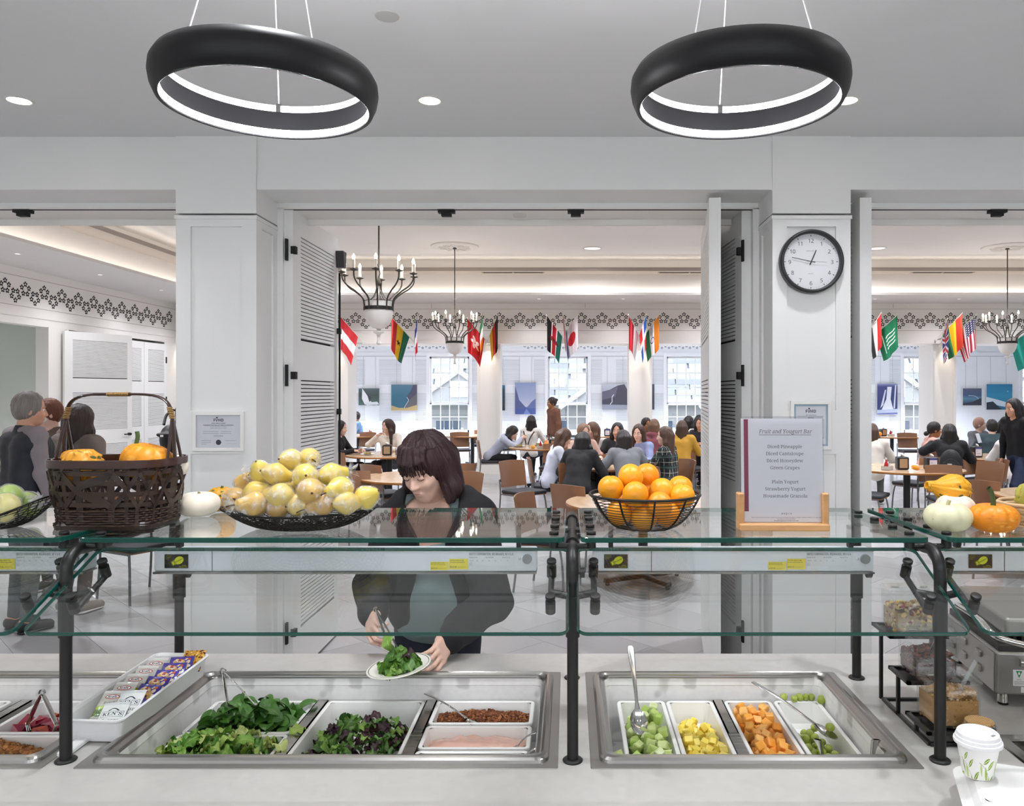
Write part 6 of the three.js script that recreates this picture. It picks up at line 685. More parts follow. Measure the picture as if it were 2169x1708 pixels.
napkins('tan napkin box on the hooded diner’s table', -0.3, TY, -14.35, 0.2); caddy('caddy on the hooded diner’s table', -0.5, TY, -14.3, 9); plate('plate of salad before the hooded diner', -0.95, TY, -14.75); { const q = squash('pear_gourd', 'bright orange pear shaped gourd on the hooded diner’s table', 'gourd', [-0.42, TY, -14.2], { r: 0.062, h: 0.12, ribs: 2, deep: 0, mat: M('#ef8a1c', 0.4), mod: (geo) => { const p = geo.attributes.position; for (let i = 0; i < p.count; i++) { const y = p.getY(i); if (y > 0.06) { const k = mix(1, 0.5, sstep(0.06, 0.11, y)); p.setXYZ(i, p.getX(i) * k, 0.06 + (y - 0.06) * 1.9, p.getZ(i) * k); } } geo.computeVertexNormals(); } }); squash('mottled_gourd', 'small yellow gourd on the hooded diner’s table', 'gourd', [-0.66, TY, -14.2], { r: 0.045, h: 0.07, ribs: 8, mat: M('#e0a437', 0.5) }); }
napkins('black napkin box on the yellow diner’s table', 2.62, TY, -14.1, 0.1, true); napkins('black napkin box on a far table behind the crowd', 0.9, TY, -18.5, 0, true); squash('mottled_gourd', 'orange gourd on the yellow diner’s table', 'gourd', [2.85, TY, -14.0], { r: 0.06, h: 0.09, ribs: 8, mat: M('#e58a2c', 0.5) });
napkins('black napkin box beside the caddy on the right table', 4.42, TY, -10.35, -0.1); napkins('white faced napkin box on the right table', 4.78, TY, -10.3, 0.05, true); caddy('caddy with red bottle on the right table', 4.2, TY, -10.3, 12); { const q = squash('mottled_gourd', 'orange gourd lying before the napkin boxes', 'gourd', [4.55, TY + 0.03, -10.12], { r: 0.035, h: 0.11, ribs: 6, mat: M('#e39a2a', 0.5) }); q.rotation.z = 1.3; }
napkins('white faced napkin box on the backpack table', 6.45, TY, -12.35, 0.1, true); plate('plate with bread on the backpack table', 6.75, TY, -12.15); cup('white cup on the backpack table', 6.98, TY, -12.1, '#f0ecee', 0.09); caddy('caddy on the far waterfall table', 7.6, TY, -18.4, 15); napkins('black napkin box on the far waterfall table', 7.45, TY, -18.5, 0.2); squash('orange_pumpkin', 'orange pumpkin on the far waterfall table', 'pumpkin', [7.28, TY, -18.35], { r: 0.08, h: 0.11, ribs: 9, mat: M('#ee8f1e', 0.5) });
caddy('caddy on the far blue diner’s table', -4.75, TY, -18.6, 18); caddy('caddy on the far window table', -1.95, TY, -18.75, 21); plate('plate on the far window table', -1.98, TY, -18.5); plate('bread basket plate before the diner with straps', -0.6, TY, -15.2);
// ================================================================ CHANDELIERS
const ch0 = thing('chandelier', 'large iron chandelier with white bowl nearest the counter', 'chandelier', [-2.07, 0, -8.46], 0, 'candle chandeliers');
{
  const iron = M('#4a4744', 0.5, { metalness: 0.5 }), ironD = M('#2f2d2c', 0.5, { metalness: 0.4 }), bowlM = M('#efedea', 0.45), bulb = glow('#fff1dc', 8);
  part(ch0, 'bowl', lathe([[0.153, 2.66], [0.152, 2.62], [0.14, 2.56], [0.112, 2.5], [0.07, 2.465], [0.03, 2.455], [0.02, 2.44]], 40), bowlM, null, null, 'white frosted bowl');
  part(ch0, 'finial', lathe([[0.018, 2.45], [0.022, 2.43], [0.055, 2.422], [0.058, 2.41], [0.03, 2.4], [0.018, 2.38], [0.015, 2.34], [0.024, 2.3], [0.026, 2.285], [0, 2.278]], 28), bowlM);
  part(ch0, 'upper_glass', lathe([[0.15, 2.69], [0.15, 2.75]], 36), M('#f0efec', 0.4, { side: THREE.DoubleSide }));
  part(ch0, 'collar', [lathe([[0.158, 2.652], [0.16, 2.652], [0.16, 2.692], [0.158, 2.692], [0.155, 2.67]], 48), lathe([[0.153, 2.75], [0.157, 2.752], [0.153, 2.756]], 48)], ironD);
  part(ch0, 'stem', [rod([0, 3.1, 0], [0, 4.37, 0], 0.009, 10), lathe([[0, 2.92], [0.028, 2.925], [0.03, 2.95], [0.018, 2.99], [0.008, 3.02]], 20), cyl(0.04, 0.012, 0.05, 0, 4.375, 0, 16)], iron); part(ch0, 'hook', tube([[0, 3.02, 0], [0.012, 3.05, 0], [0, 3.09, 0], [-0.02, 3.11, 0], [-0.012, 3.15, 0], [0.004, 3.17, 0]], 0.006, 20, 8), iron);
  for (let k = 0; k < 6; k++) { const a = k / 6 * 2 * PI; part(ch0, 'stay', tube([[0.02 * cos(a), 2.93, 0.02 * sin(a)], [0.035 * cos(a), 2.86, 0.035 * sin(a)], [0.07 * cos(a), 2.79, 0.07 * sin(a)], [0.148 * cos(a), 2.75, 0.148 * sin(a)]], 0.0042, 14, 6), iron); }
  for (let k = 0; k < 10; k++) {
    const a = k / 10 * 2 * PI + 0.15, P = (r, y) => [r * cos(a), y, r * sin(a)], arm = part(ch0, 'arm', tube([P(0.158, 2.65), P(0.158, 2.72), P(0.175, 2.78), P(0.25, 2.85), P(0.34, 2.91), P(0.385, 2.97), P(0.392, 3.03)], 0.0085, 28, 8), iron);
    part(arm, 'drip_pan', lathe([[0.006, 3.028], [0.04, 3.04], [0.043, 3.046], [0.02, 3.047], [0.015, 3.06]], 18).translate(0.392 * cos(a), 0, 0.392 * sin(a)), iron); part(arm, 'candle', cyl(0.0155, 0.0155, 0.095, 0.392 * cos(a), 3.1, 0.392 * sin(a), 14), M('#f1ece2', 0.6)); part(arm, 'candle_bulb', lathe([[0, 3.147], [0.011, 3.15], [0.0165, 3.165], [0.014, 3.185], [0.006, 3.203], [0, 3.212]], 14).translate(0.392 * cos(a), 0, 0.392 * sin(a)), bulb);
  }
  copy(ch0, 'iron chandelier with white bowl in front of the red flag', [-2.06, 0, -14], 0.2); copy(ch0, 'iron chandelier with white bowl at the right edge', [7.9, 0, -14.05], 0.4);
  for (const [x, z] of [[-2.07, -8.46], [-2.06, -14], [7.9, -14.05]]) for (let k = 0; k < 5; k++) { const a = k / 5 * 2 * PI; pointLamp([x + 0.3 * cos(a), 3.19, z + 0.3 * sin(a)], LAMP.chandelier / 5, '#fff0de', 1); }
  for (const [x, z, l] of [[-2.06, -14, 'carved round ceiling medallion over the second chandelier'], [7.9, -14.05, 'carved round ceiling medallion over the right chandelier']]) { const g = thing('ceiling_medallion', l, 'medallion', [x, 4.4, z], 0, 'ceiling medallions'), m = M('#dcd8d3', 0.75); part(g, 'disc', lathe([[0, -0.03], [0.3, -0.03], [0.32, -0.04], [0.34, -0.03], [0.41, -0.028], [0.43, -0.012], [0.43, 0]], 56), m); for (let k = 0; k < 10; k++) part(g, 'scroll', new THREE.TorusGeometry(0.06, 0.014, 6, 18).rotateX(PI / 2).scale(0.7, 1, 1.2).rotateY(0).translate(0, -0.032, 0.2), m, [0, 0, 0], [0, k / 10 * 2 * PI, 0]); }
}
for (const [x, z, l] of [[0.42, -14.2, 'round ceiling downlight between the folded doors and chandelier'], [5.6, -14.2, 'round ceiling downlight right of the clock pier'], [-4.9, -14.2, 'round ceiling downlight towards the left dining wall'], [3.0, -14.2, 'round ceiling downlight behind the clock pier'], [10.8, -14.2, 'round ceiling downlight beyond the right picture edge']]) { const g = thing('ceiling_downlight', l, 'downlight', [x, 4.4, z], 0, 'far dining downlights'); part(g, 'ring', lathe([[0.15, 0], [0.16, -0.012], [0.17, -0.012], [0.18, 0]], 40), M('#cfcbc6', 0.6)); part(g, 'lamp_lens', cyl(0.15, 0.15, 0.006, 0, -0.002, 0, 36), glow('#f4f2f0', 0.25)); spot(x, 4.38, z, LAMP.washer, 1.42, '#f6f8ff', 4); }
// ================================================================ FLAGS
const bands = (cols, vertical) => (c, W, H) => cols.forEach((k, i) => { c.fillStyle = k; vertical ? c.fillRect(i * W / cols.length, 0, W / cols.length + 1, H) : c.fillRect(0, i * H / cols.length, W, H / cols.length + 1); });
const star = (c, x, y, r, n = 5) => { c.beginPath(); for (let i = 0; i < n * 2; i++) { const a = i / n * PI - PI / 2, q = i & 1 ? r * 0.4 : r; c.lineTo(x + q * cos(a), y + q * sin(a)); } c.fill(); };
const flagArt = {
  ghana: (c, W, H) => { bands(['#c8302c', '#e8bf23', '#1f6b4a'])(c, W, H); c.fillStyle = '#1a1a1a'; star(c, W / 2, H / 2, H * 0.15); },
  france: bands(['#24449c', '#f0eef0', '#cf2433'], true), ireland: bands(['#2a7d4b', '#f1efec', '#ea8a23'], true), germany: bands(['#1d1b1b', '#cf3426', '#f0c51d']), hong: (c, W, H) => { c.fillStyle = '#d3212d'; c.fillRect(0, 0, W, H); c.fillStyle = '#f4e9e6'; for (let k = 0; k < 5; k++) { c.save(); c.translate(W / 2, H / 2); c.rotate(k * 2 * PI / 5); c.beginPath(); c.ellipse(0, -H * 0.17, H * 0.08, H * 0.15, 0.3, 0, 7); c.fill(); c.restore(); } },
  kenya: (c, W, H) => { bands(['#1c1b1b', '#c02330', '#1f8065'])(c, W, H); c.fillStyle = '#f2f0ee'; c.fillRect(0, H * 0.31, W, H * 0.05); c.fillRect(0, H * 0.64, W, H * 0.05); c.fillStyle = '#8c1722'; c.beginPath(); c.ellipse(W / 2, H / 2, W * 0.09, H * 0.3, 0, 0, 7); c.fill(); c.fillStyle = '#1c1b1b'; c.fillRect(W * 0.49, H * 0.15, W * 0.02, H * 0.7); },
  dutch: bands(['#c62c35', '#f2f1f1', '#2f4f9f']), japan: (c, W, H) => { c.fillStyle = '#eeecef'; c.fillRect(0, 0, W, H); c.fillStyle = '#cc1f2b'; c.beginPath(); c.arc(W / 2, H / 2, H * 0.3, 0, 7); c.fill(); }, redwhite: bands(['#c92a35', '#f0eced']),
  quarters: (c, W, H) => { c.fillStyle = '#f1f0f0'; c.fillRect(0, 0, W, H); c.fillStyle = '#2a62b4'; c.fillRect(0, 0, W * 0.4, H * 0.38); c.fillRect(W * 0.6, H * 0.62, W * 0.4, H * 0.38); c.fillStyle = '#d6322c'; c.fillRect(W * 0.6, 0, W * 0.4, H * 0.38); c.fillRect(0, H * 0.62, W * 0.4, H * 0.38); },
  india: (c, W, H) => { bands(['#ea8a1f', '#f0eff0', '#1f8a52'])(c, W, H); c.strokeStyle = '#2b3f86'; c.lineWidth = 5; c.beginPath(); c.arc(W / 2, H / 2, H * 0.13, 0, 7); c.stroke(); }, egypt: bands(['#d8332f', '#efedeb', '#2a2729']),
  saudi: (c, W, H) => { c.fillStyle = '#1c7f55'; c.fillRect(0, 0, W, H); c.strokeStyle = '#f0f2ee'; c.lineWidth = 7; c.lineCap = 'round'; for (const x of [0.3, 0.42, 0.54, 0.66]) { c.beginPath(); c.moveTo(W * x, H * 0.2); c.bezierCurveTo(W * (x + 0.1), H * 0.3, W * (x - 0.06), H * 0.5, W * (x + 0.06), H * 0.58); c.stroke(); } c.beginPath(); c.moveTo(W * 0.2, H * 0.75); c.lineTo(W * 0.8, H * 0.75); c.stroke(); },
  uk: (c, W, H) => { c.fillStyle = '#2b3a7e'; c.fillRect(0, 0, W, H); const X = (k, w) => { c.strokeStyle = k; c.lineWidth = w; c.beginPath(); c.moveTo(0, 0); c.lineTo(W, H); c.moveTo(W, 0); c.lineTo(0, H); c.stroke(); }, P = (k, w) => { c.strokeStyle = k; c.lineWidth = w; c.beginPath(); c.moveTo(W / 2, 0); c.lineTo(W / 2, H); c.moveTo(0, H / 2); c.lineTo(W, H / 2); c.stroke(); }; X('#eeeaf0', 26); X('#c93040', 10); P('#eeeaf0', 40); P('#c93040', 24); }, bolivia: bands(['#d9402b', '#ecc51f', '#23774a']),
  usa: (c, W, H) => { for (let k = 0; k < 13; k++) { c.fillStyle = k & 1 ? '#efe9ea' : '#b7283a'; c.fillRect(0, k * H / 13, W, H / 13 + 1); } c.fillStyle = '#2a2c52'; c.fillRect(0, 0, W * 0.42, H * 7 / 13); c.fillStyle = '#f2f0f2'; for (let i = 0; i < 6; i++) for (let j = 0; j < 5; j++) star(c, W * 0.42 * (i + 0.5) / 6, H * 7 / 13 * (j + 0.5) / 5, 6); }, teal: (c, W, H) => { c.fillStyle = '#138a7c'; c.fillRect(0, 0, W, H); }, redwhite2: bands(['#d4323a', '#f0ecec', '#d4323a'], true),
};
function flag(label, art, px, py, side, wide = 1, twist = 0) { // staff rises outwards from its bracket on the frieze; cloth hangs from the staff
  const tip = v3(at(px, py, 16.3)), dir = V(side * 0.27 * wide, -0.4, -0.36), g = thing('flag', label, 'flag', tip.toArray(), 0, 'hanging national flags'), t = canvasTex(192, 128, flagArt[art]), ph = px * 0.37, hoist = 0.6, fly = 0.68;
  const f = (u, v) => { const a = sstep(0, 1, u), w = 0.03 * sin(v * 9 + ph + u * 2) * (0.3 + u) + 0.02 * sin(v * 17 + ph), gather = 1 - 0.35 * u * (1 - 0.4 * sin(ph)); return [dir.x * v * gather + 0.05 * twist * u, dir.y * v * (1 - 0.25 * u) - fly * u - 0.03 * u * sin(v * 5 + ph), dir.z * v * (1 - 0.35 * u) + w + 0.03]; };
  part(g, 'cloth', surf((u, v) => f(u, 1 - v), 16, 20), M('#ffffff', 0.75, { map: t, side: THREE.DoubleSide, sheen: 0.2 })); part(g, 'staff', rod([-dir.x * 0.06, -dir.y * 0.06, -dir.z * 0.06], [dir.x * 1.28, dir.y * 1.28, -0.49], 0.009, 8), M('#efe9dd', 0.5)); part(g, 'bracket', cyl(0.025, 0.02, 0.05, 0, 0, 0, 12).rotateX(PI / 2), M('#e8e5e0', 0.5), [dir.x * 1.3, dir.y * 1.3, -0.475]);
  return g;
}
flag('flag edge, red and white, peeping past the open door leaf', 'redwhite2', 722, 672, 1); flag('red, yellow and green flag with black star left of the chandelier bowl', 'ghana', 829, 672, 1, 1.15); flag('blue, white and red vertical stripe flag', 'france', 885, 667, -1, 0.5); flag('red flag with white flower behind the second chandelier', 'hong', 991, 676, 1, 1.15); flag('green, white and orange flag', 'ireland', 1023, 662, -1, 0.45); flag('black, red and gold flag', 'germany', 1055, 668, -1, 0.8);
flag('black, red and green flag with shield', 'kenya', 1159, 670, 1, 1.15); flag('red, white and blue flag between shield flag and red disc flag', 'dutch', 1192, 667, 1, 0.3, 1); flag('white flag with a red disc', 'japan', 1224, 666, -1, 1.1); flag('red and white two band flag', 'redwhite', 1332, 669, 1, 0.9); flag('blue and red quartered flag with white cross', 'quarters', 1369, 668, -1, 0.45); flag('orange, white and green flag with blue wheel', 'india', 1395, 669, -1, 1);
flag('red, white and black flag right of the clock pier', 'egypt', 1866, 664, -1, 0.5); flag('green flag with white script and sword', 'saudi', 1900, 668, -1, 1.2); flag('blue flag with red and white crosses', 'uk', 2006, 677, 1, 0.25); flag('red, yellow and green plain flag at right', 'bolivia', 2037, 665, -1, 0.9); flag('flag with stars and red white stripes', 'usa', 2067, 668, -1, 1.1); flag('plain teal flag cut by the right picture edge', 'teal', 2190, 690, -1, 1.1);
// ================================================================ PICTURES ON THE FAR WALL
const grad = (c, W, H, stops) => { const g = c.createLinearGradient(0, 0, 0, H); stops.forEach(([t, k]) => g.addColorStop(t, k)); c.fillStyle = g; c.fillRect(0, 0, W, H); }, poly = (c, k, pts, W, H) => { c.fillStyle = k; c.beginPath(); pts.forEach(([x, y]) => c.lineTo(x * W, y * H)); c.fill(); };
function picture(label, px0, px1, py0, py1, draw) {
  const d = 21.66, [x0, y1] = at(px0, py0, d), [x1, y0] = at(px1, py1, d), w = x1 - x0, h = y1 - y0, g = thing('painting', label, 'painting', [(x0 + x1) / 2, (y0 + y1) / 2, ZW + 0.05], 0, 'landscape canvases on the far wall'), t = canvasTex(256, Math.round(256 * h / w), (c, W, H) => draw(c, W, H));
  part(g, 'canvas_edge', rbox(w, h, 0.045, 0.004), M('#d8d5d0', 0.8)); part(g, 'painted_face', new THREE.PlaneGeometry(w - 0.004, h - 0.004), M('#ffffff', 0.65, { map: t }), [0, 0, 0.0232]); for (const s of [-0.3, 0.3]) part(g, 'hanging_wire', rod([s * w, h / 2 - 0.02, -0.02], [s * w, 2.79 - (y0 + y1) / 2, -0.04], 0.003, 5), M('#9da2a8', 0.5));
}
const falls = (base, side) => (c, W, H) => { grad(c, W, H, [[0, '#5d6a70'], [0.4, base], [1, '#57736e']]); poly(c, '#f1f2f3', side, W, H); poly(c, '#3f4a4a', [[0.4, 0.3], [0.62, 0.5], [0.6, 0.72], [0.52, 0.8]], W, H); poly(c, '#e3e9ea', [[0.25, 0.85], [0.9, 0.78], [1, 0.95], [0.4, 1]], W, H); };
picture('small canvas of a white waterfall on dark rock', 760, 804, 823, 859, falls('#49544f', [[0.18, 0], [0.32, 0.25], [0.5, 0.55], [0.62, 0.8], [0.95, 0.85], [0.9, 0.98], [0.3, 0.95], [0.16, 0.6]]));
picture('square canvas of a blue bay with dark headland', 829, 884, 815, 870, (c, W, H) => { grad(c, W, H, [[0, '#5c8296'], [0.5, '#3f7186'], [1, '#386a80']]); poly(c, '#57566b', [[0.85, 0], [1, 0], [1, 0.85], [0.5, 0.92], [0.68, 0.6], [0.58, 0.5], [0.75, 0.25]], W, H); poly(c, '#6d6b70', [[0.98, 0.35], [0.7, 0.6], [0.52, 0.92], [1, 0.85]], W, H); poly(c, '#c5ae7a', [[0, 0.8], [0.3, 0.9], [0.6, 0.9], [1, 0.78], [1, 1], [0, 1]], W, H); c.strokeStyle = '#eef2f2'; c.lineWidth = 4; c.beginPath(); c.moveTo(W * 0.6, H * 0.48); c.lineTo(W * 0.68, H * 0.6); c.lineTo(W * 0.5, H * 0.9); c.stroke(); });
picture('dark narrow canvas half hidden by the white column', 1046, 1070, 816, 870, (c, W, H) => grad(c, W, H, [[0, '#2d83a5'], [0.2, '#2c4a5c'], [1, '#28323c']]));
picture('tall canvas of a violet blue fjord', 1091, 1135, 811, 878, (c, W, H) => { grad(c, W, H, [[0, '#8f9cc2'], [0.5, '#aeb8d2'], [0.75, '#c4c4d4'], [0.8, '#51639c'], [1, '#4a5c98']]); poly(c, '#5a638f', [[0, 0.1], [0.12, 0.35], [0.2, 0.55], [0.55, 0.8], [0, 0.82]], W, H); poly(c, '#6a74a2', [[0.55, 0.8], [0.8, 0.6], [1, 0.5], [1, 0.8]], W, H); poly(c, '#7186be', [[0.4, 1], [0.55, 0.82], [0.75, 1]], W, H); });
picture('square canvas of a grey mountain with thin waterfall', 1275, 1331, 814, 868, (c, W, H) => { grad(c, W, H, [[0, '#c9ccd6'], [0.4, '#a9aec0'], [1, '#b6bac6']]); poly(c, '#55535f', [[0, 0.3], [0.3, 0.22], [0.6, 0.05], [0.85, 0], [1, 0.3], [1, 0.82], [0, 0.8]], W, H); poly(c, '#6f6d7e', [[0, 0.32], [0.4, 0.2], [0.6, 0.08], [0.5, 0.5], [0, 0.62]], W, H); c.strokeStyle = '#e8eaee'; c.lineWidth = 7; c.beginPath(); c.moveTo(W * 0.45, H * 0.4); c.lineTo(W * 0.38, H * 0.5); c.lineTo(W * 0.38, H * 0.7); c.lineTo(W * 0.3, H * 0.8); c.stroke(); poly(c, '#9fa4b2', [[0, 0.8], [1, 0.82], [1, 1], [0, 1]], W, H); });
picture('thin dark canvas edge right of a white column', 1378, 1386, 814, 868, (c, W, H) => grad(c, W, H, [[0, '#565d68'], [1, '#3d434c']]));
picture('tall canvas of blue white twin waterfalls', 1857, 1900, 813, 878, (c, W, H) => { grad(c, W, H, [[0, '#9aa0cc'], [0.1, '#4d5284'], [0.8, '#3f4678'], [1, '#7a84bc']]); poly(c, '#eef1f6', [[0.5, 0.1], [0.72, 0.1], [0.66, 0.5], [0.8, 0.85], [0.2, 0.88], [0.45, 0.5]], W, H); poly(c, '#dfe5ef', [[0.38, 0.2], [0.44, 0.2], [0.3, 0.7], [0.15, 0.8]], W, H); poly(c, '#dfe5ef', [[0.88, 0.05], [0.95, 0.02], [0.88, 0.8], [0.8, 0.82]], W, H); poly(c, '#c8d2ea', [[0, 0.86], [1, 0.82], [1, 0.94], [0, 0.97]], W, H); });
picture('small canvas of a dark wave', 2038, 2078, 823, 859, (c, W, H) => { grad(c, W, H, [[0, '#5f6480'], [0.4, '#4d5f7c'], [0.6, '#5f8da4'], [1, '#3a4458']]); c.strokeStyle = '#d8e6ea'; c.lineWidth = 5; c.beginPath(); c.moveTo(W * 0.3, H * 0.42); c.quadraticCurveTo(W * 0.8, H * 0.4, W * 0.85, H * 0.7); c.stroke(); poly(c, '#3a404e', [[0, 0.9], [0.5, 0.8], [1, 0.55], [1, 1], [0, 1]], W, H); });
picture('square canvas of a turquoise night sky over a dark peak', 2088, 2143, 814, 868, (c, W, H) => { grad(c, W, H, [[0, '#2f7ea6'], [0.45, '#3a93b8'], [1, '#2f6f94']]); poly(c, '#cfdde6', [[0, 0.5], [0.4, 0.6], [1, 0.78], [1, 0.95], [0.5, 0.85], [0, 0.72]], W, H); poly(c, '#2b3640', [[0, 0.72], [0.25, 0.68], [0.5, 0.92], [0.62, 1], [0, 1]], W, H); c.fillStyle = '#e8f6fa'; c.beginPath(); c.arc(W * 0.82, H * 0.28, 5, 0, 7); c.fill(); });

// ================================================================ PEOPLE
// A figure is a distance field of tapered limbs joined smoothly and meshed (surface nets); clothes and hair are fields of their own.
class Field {
  constructor(lo, hi, cell) { this.lo = lo; this.c = cell; this.n = [0, 1, 2].map((i) => Math.ceil((hi[i] - lo[i]) / cell) + 2); this.f = new Float32Array(this.n[0] * this.n[1] * this.n[2]).fill(1); }
  each(lo, hi, fn) { const { n, c, f } = this, a = [0, 1, 2].map((i) => max(0, Math.floor((lo[i] - this.lo[i]) / c))), b = [0, 1, 2].map((i) => min(n[i] - 1, Math.ceil((hi[i] - this.lo[i]) / c))); for (let k = a[2]; k <= b[2]; k++) for (let j = a[1]; j <= b[1]; j++) { let q = (k * n[1] + j) * n[0] + a[0]; const y = this.lo[1] + j * c, z = this.lo[2] + k * c; for (let i = a[0]; i <= b[0]; i++, q++) f[q] = fn(this.lo[0] + i * c, y, z, f[q]); } }
  cap(a, b, ra, rb, k = 0.03) { const m = max(ra, rb) + k + 2 * this.c, dx = b[0] - a[0], dy = b[1] - a[1], dz = b[2] - a[2], L = dx * dx + dy * dy + dz * dz || 1e-9; this.each([min(a[0], b[0]) - m, min(a[1], b[1]) - m, min(a[2], b[2]) - m], [max(a[0], b[0]) + m, max(a[1], b[1]) + m, max(a[2], b[2]) + m], (x, y, z, f) => { const t = clamp(((x - a[0]) * dx + (y - a[1]) * dy + (z - a[2]) * dz) / L), d = hyp(x - a[0] - dx * t, y - a[1] - dy * t, z - a[2] - dz * t) - ra - (rb - ra) * t; return smin(f, d, k); }); return this; }
  ell(c, r, k = 0.02, q = null, sub = false) { const R = max(...r) + k + 2 * this.c, s = min(...r), v = V(0, 0, 0), qi = q ? q.clone().invert() : null; this.each([c[0] - R, c[1] - R, c[2] - R], [c[0] + R, c[1] + R, c[2] + R], (x, y, z, f) => { v.set(x - c[0], y - c[1], z - c[2]); if (qi) v.applyQuaternion(qi); const k0 = hyp(v.x / r[0], v.y / r[1], v.z / r[2]), k1 = hyp(v.x / r[0] ** 2, v.y / r[1] ** 2, v.z / r[2] ** 2) || 1e-6, d = k0 < 0.2 ? (k0 - 1) * s : k0 * (k0 - 1) / k1; return sub ? -smin(-f, d, k) : smin(f, d, k); }); return this; }
  map(fn) { const { n, c } = this; this.each(this.lo, [this.lo[0] + n[0] * c, this.lo[1] + n[1] * c, this.lo[2] + n[2] * c], (x, y, z, f) => abs(f) < 0.1 ? fn(x, y, z, f) : f); return this; }
  mesh() {
    const { n, f, c, lo } = this, [nx, ny, nz] = n, id = new Int32Array(f.length).fill(-1), pos = [], idx = [], sx = 1, sy = nx, sz = nx * ny, off = [0, 1, sy, sy + 1, sz, sz + 1, sz + sy, sz + sy + 1], E = [[0, 1], [2, 3], [4, 5], [6, 7], [0, 2], [1, 3], [4, 6], [5, 7], [0, 4], [1, 5], [2, 6], [3, 7]];
    for (let k = 0; k < nz - 1; k++) for (let j = 0; j < ny - 1; j++) for (let i = 0; i < nx - 1; i++) { const q = k * sz + j * sy + i; let m = 0; for (let t = 0; t < 8; t++) if (f[q + off[t]] < 0) m |= 1 << t; if (m === 0 || m === 255) continue; let x = 0, y = 0, z = 0, w = 0; for (const [a, b] of E) { if ((m >> a & 1) === (m >> b & 1)) continue; const fa = f[q + off[a]], fb = f[q + off[b]], t = fa / (fa - fb); x += (a & 1) + ((b & 1) - (a & 1)) * t; y += (a >> 1 & 1) + ((b >> 1 & 1) - (a >> 1 & 1)) * t; z += (a >> 2) + ((b >> 2) - (a >> 2)) * t; w++; } id[q] = pos.length / 3; pos.push(lo[0] + (i + x / w) * c, lo[1] + (j + y / w) * c, lo[2] + (k + z / w) * c); }
    for (let k = 1; k < nz - 1; k++) for (let j = 1; j < ny - 1; j++) for (let i = 1; i < nx - 1; i++) { const q = k * sz + j * sy + i, s = f[q] < 0; for (const [d, u, v] of [[sx, sy, sz], [sy, sz, sx], [sz, sx, sy]]) { if (s === f[q + d] < 0) continue; const a = id[q - u - v], b = id[q - v], e = id[q], g = id[q - u]; if (a < 0 || b < 0 || e < 0 || g < 0) continue; s ? idx.push(a, b, e, a, e, g) : idx.push(a, e, b, a, g, e); } }
    const g = new THREE.BufferGeometry(); g.setAttribute('position', new THREE.Float32BufferAttribute(pos, 3)); g.setIndex(idx); g.computeVertexNormals(); return g;
  }
}
function smin(a, b, k) { const h = max(k - abs(a - b), 0) / k; return min(a, b) - h * h * k * 0.25; }
const A = (v) => v.toArray(), bound = (pts, m) => [[0, 1, 2].map((i) => min(...pts.map((p) => p[i])) - m), [0, 1, 2].map((i) => max(...pts.map((p) => p[i])) + m)];
function ik(s, w, l1, l2, pole) { const d = w.clone().sub(s); let L = d.length(); if (L > (l1 + l2) * 0.99) { L = (l1 + l2) * 0.99; d.setLength(L); w.copy(s).add(d); } const a = (l1 * l1 - l2 * l2 + L * L) / (2 * L), h = Math.sqrt(max(0, l1 * l1 - a * a)), u = d.clone().normalize(), p = pole.clone().addScaledVector(u, -pole.dot(u)).normalize(); return s.clone().addScaledVector(u, a).addScaledVector(p, h); }
function handBones(w, dir, palm, side, curl = 0.5, s = 1, spread = 1) { // w wrist, dir to the knuckles, palm normal, side +1 left / -1 right hand
  dir = dir.clone().normalize(); palm = palm.clone().addScaledVector(dir, -palm.dot(dir)).normalize(); const across = dir.clone().cross(palm).multiplyScalar(side).normalize(), out = [], P = (a, b, c) => w.clone().addScaledVector(across, a * s).addScaledVector(dir, b * s).addScaledVector(palm, c * s); // across points to the thumb side
  const kn = [[0.03, 0.083, 0.074], [0.01, 0.088, 0.082], [-0.011, 0.084, 0.076], [-0.029, 0.075, 0.06]];
  for (const [a, b] of kn) out.push([A(P(a * 0.55, 0.0, 0)), A(P(a, b, 0)), 0.017 * s, 0.0115 * s]);
  out.push([A(P(-0.02, 0.03, 0.004)), A(P(0.026, 0.04, 0.006)), 0.016 * s, 0.017 * s]);
  kn.forEach(([a, b, L], i) => { let p = P(a, b, 0), ang = curl * 0.6 + 0.05 * i; const seg = [0.46, 0.3, 0.24]; seg.forEach((q, j) => { const d = dir.clone().multiplyScalar(cos(ang)).addScaledVector(palm, sin(ang)).addScaledVector(across, (1.5 - i) * 0.06 * spread), e = p.clone().addScaledVector(d, L * q * s); out.push([A(p), A(e), (0.0092 - j * 0.0009) * s, (0.0084 - j * 0.0009) * s]); p = e; ang += curl * (j ? 0.9 : 1.1); }); });
  let p = P(0.022, 0.018, 0.006); for (const [a, b, c, r0, r1] of [[0.046, 0.046, 0.018, 0.0135, 0.0115], [0.052, 0.076, 0.026 + 0.012 * curl, 0.011, 0.0095], [0.046, 0.1, 0.032 + 0.022 * curl, 0.0092, 0.0078]]) { const e = P(a, b, c); out.push([A(p), A(e), r0 * s, r1 * s]); p = e; }
  return out;
}
const SKIN = { fair: '#e3bba8', light: '#d9a487', mid: '#c08a68', tan: '#a9744f', dark: '#6b4630' };
const hairMat = (c) => M(new THREE.Color(c).multiplyScalar(1.25).getStyle(), 0.48, { map: T.hair, bumpMap: T.hair, bumpScale: 0.003 });
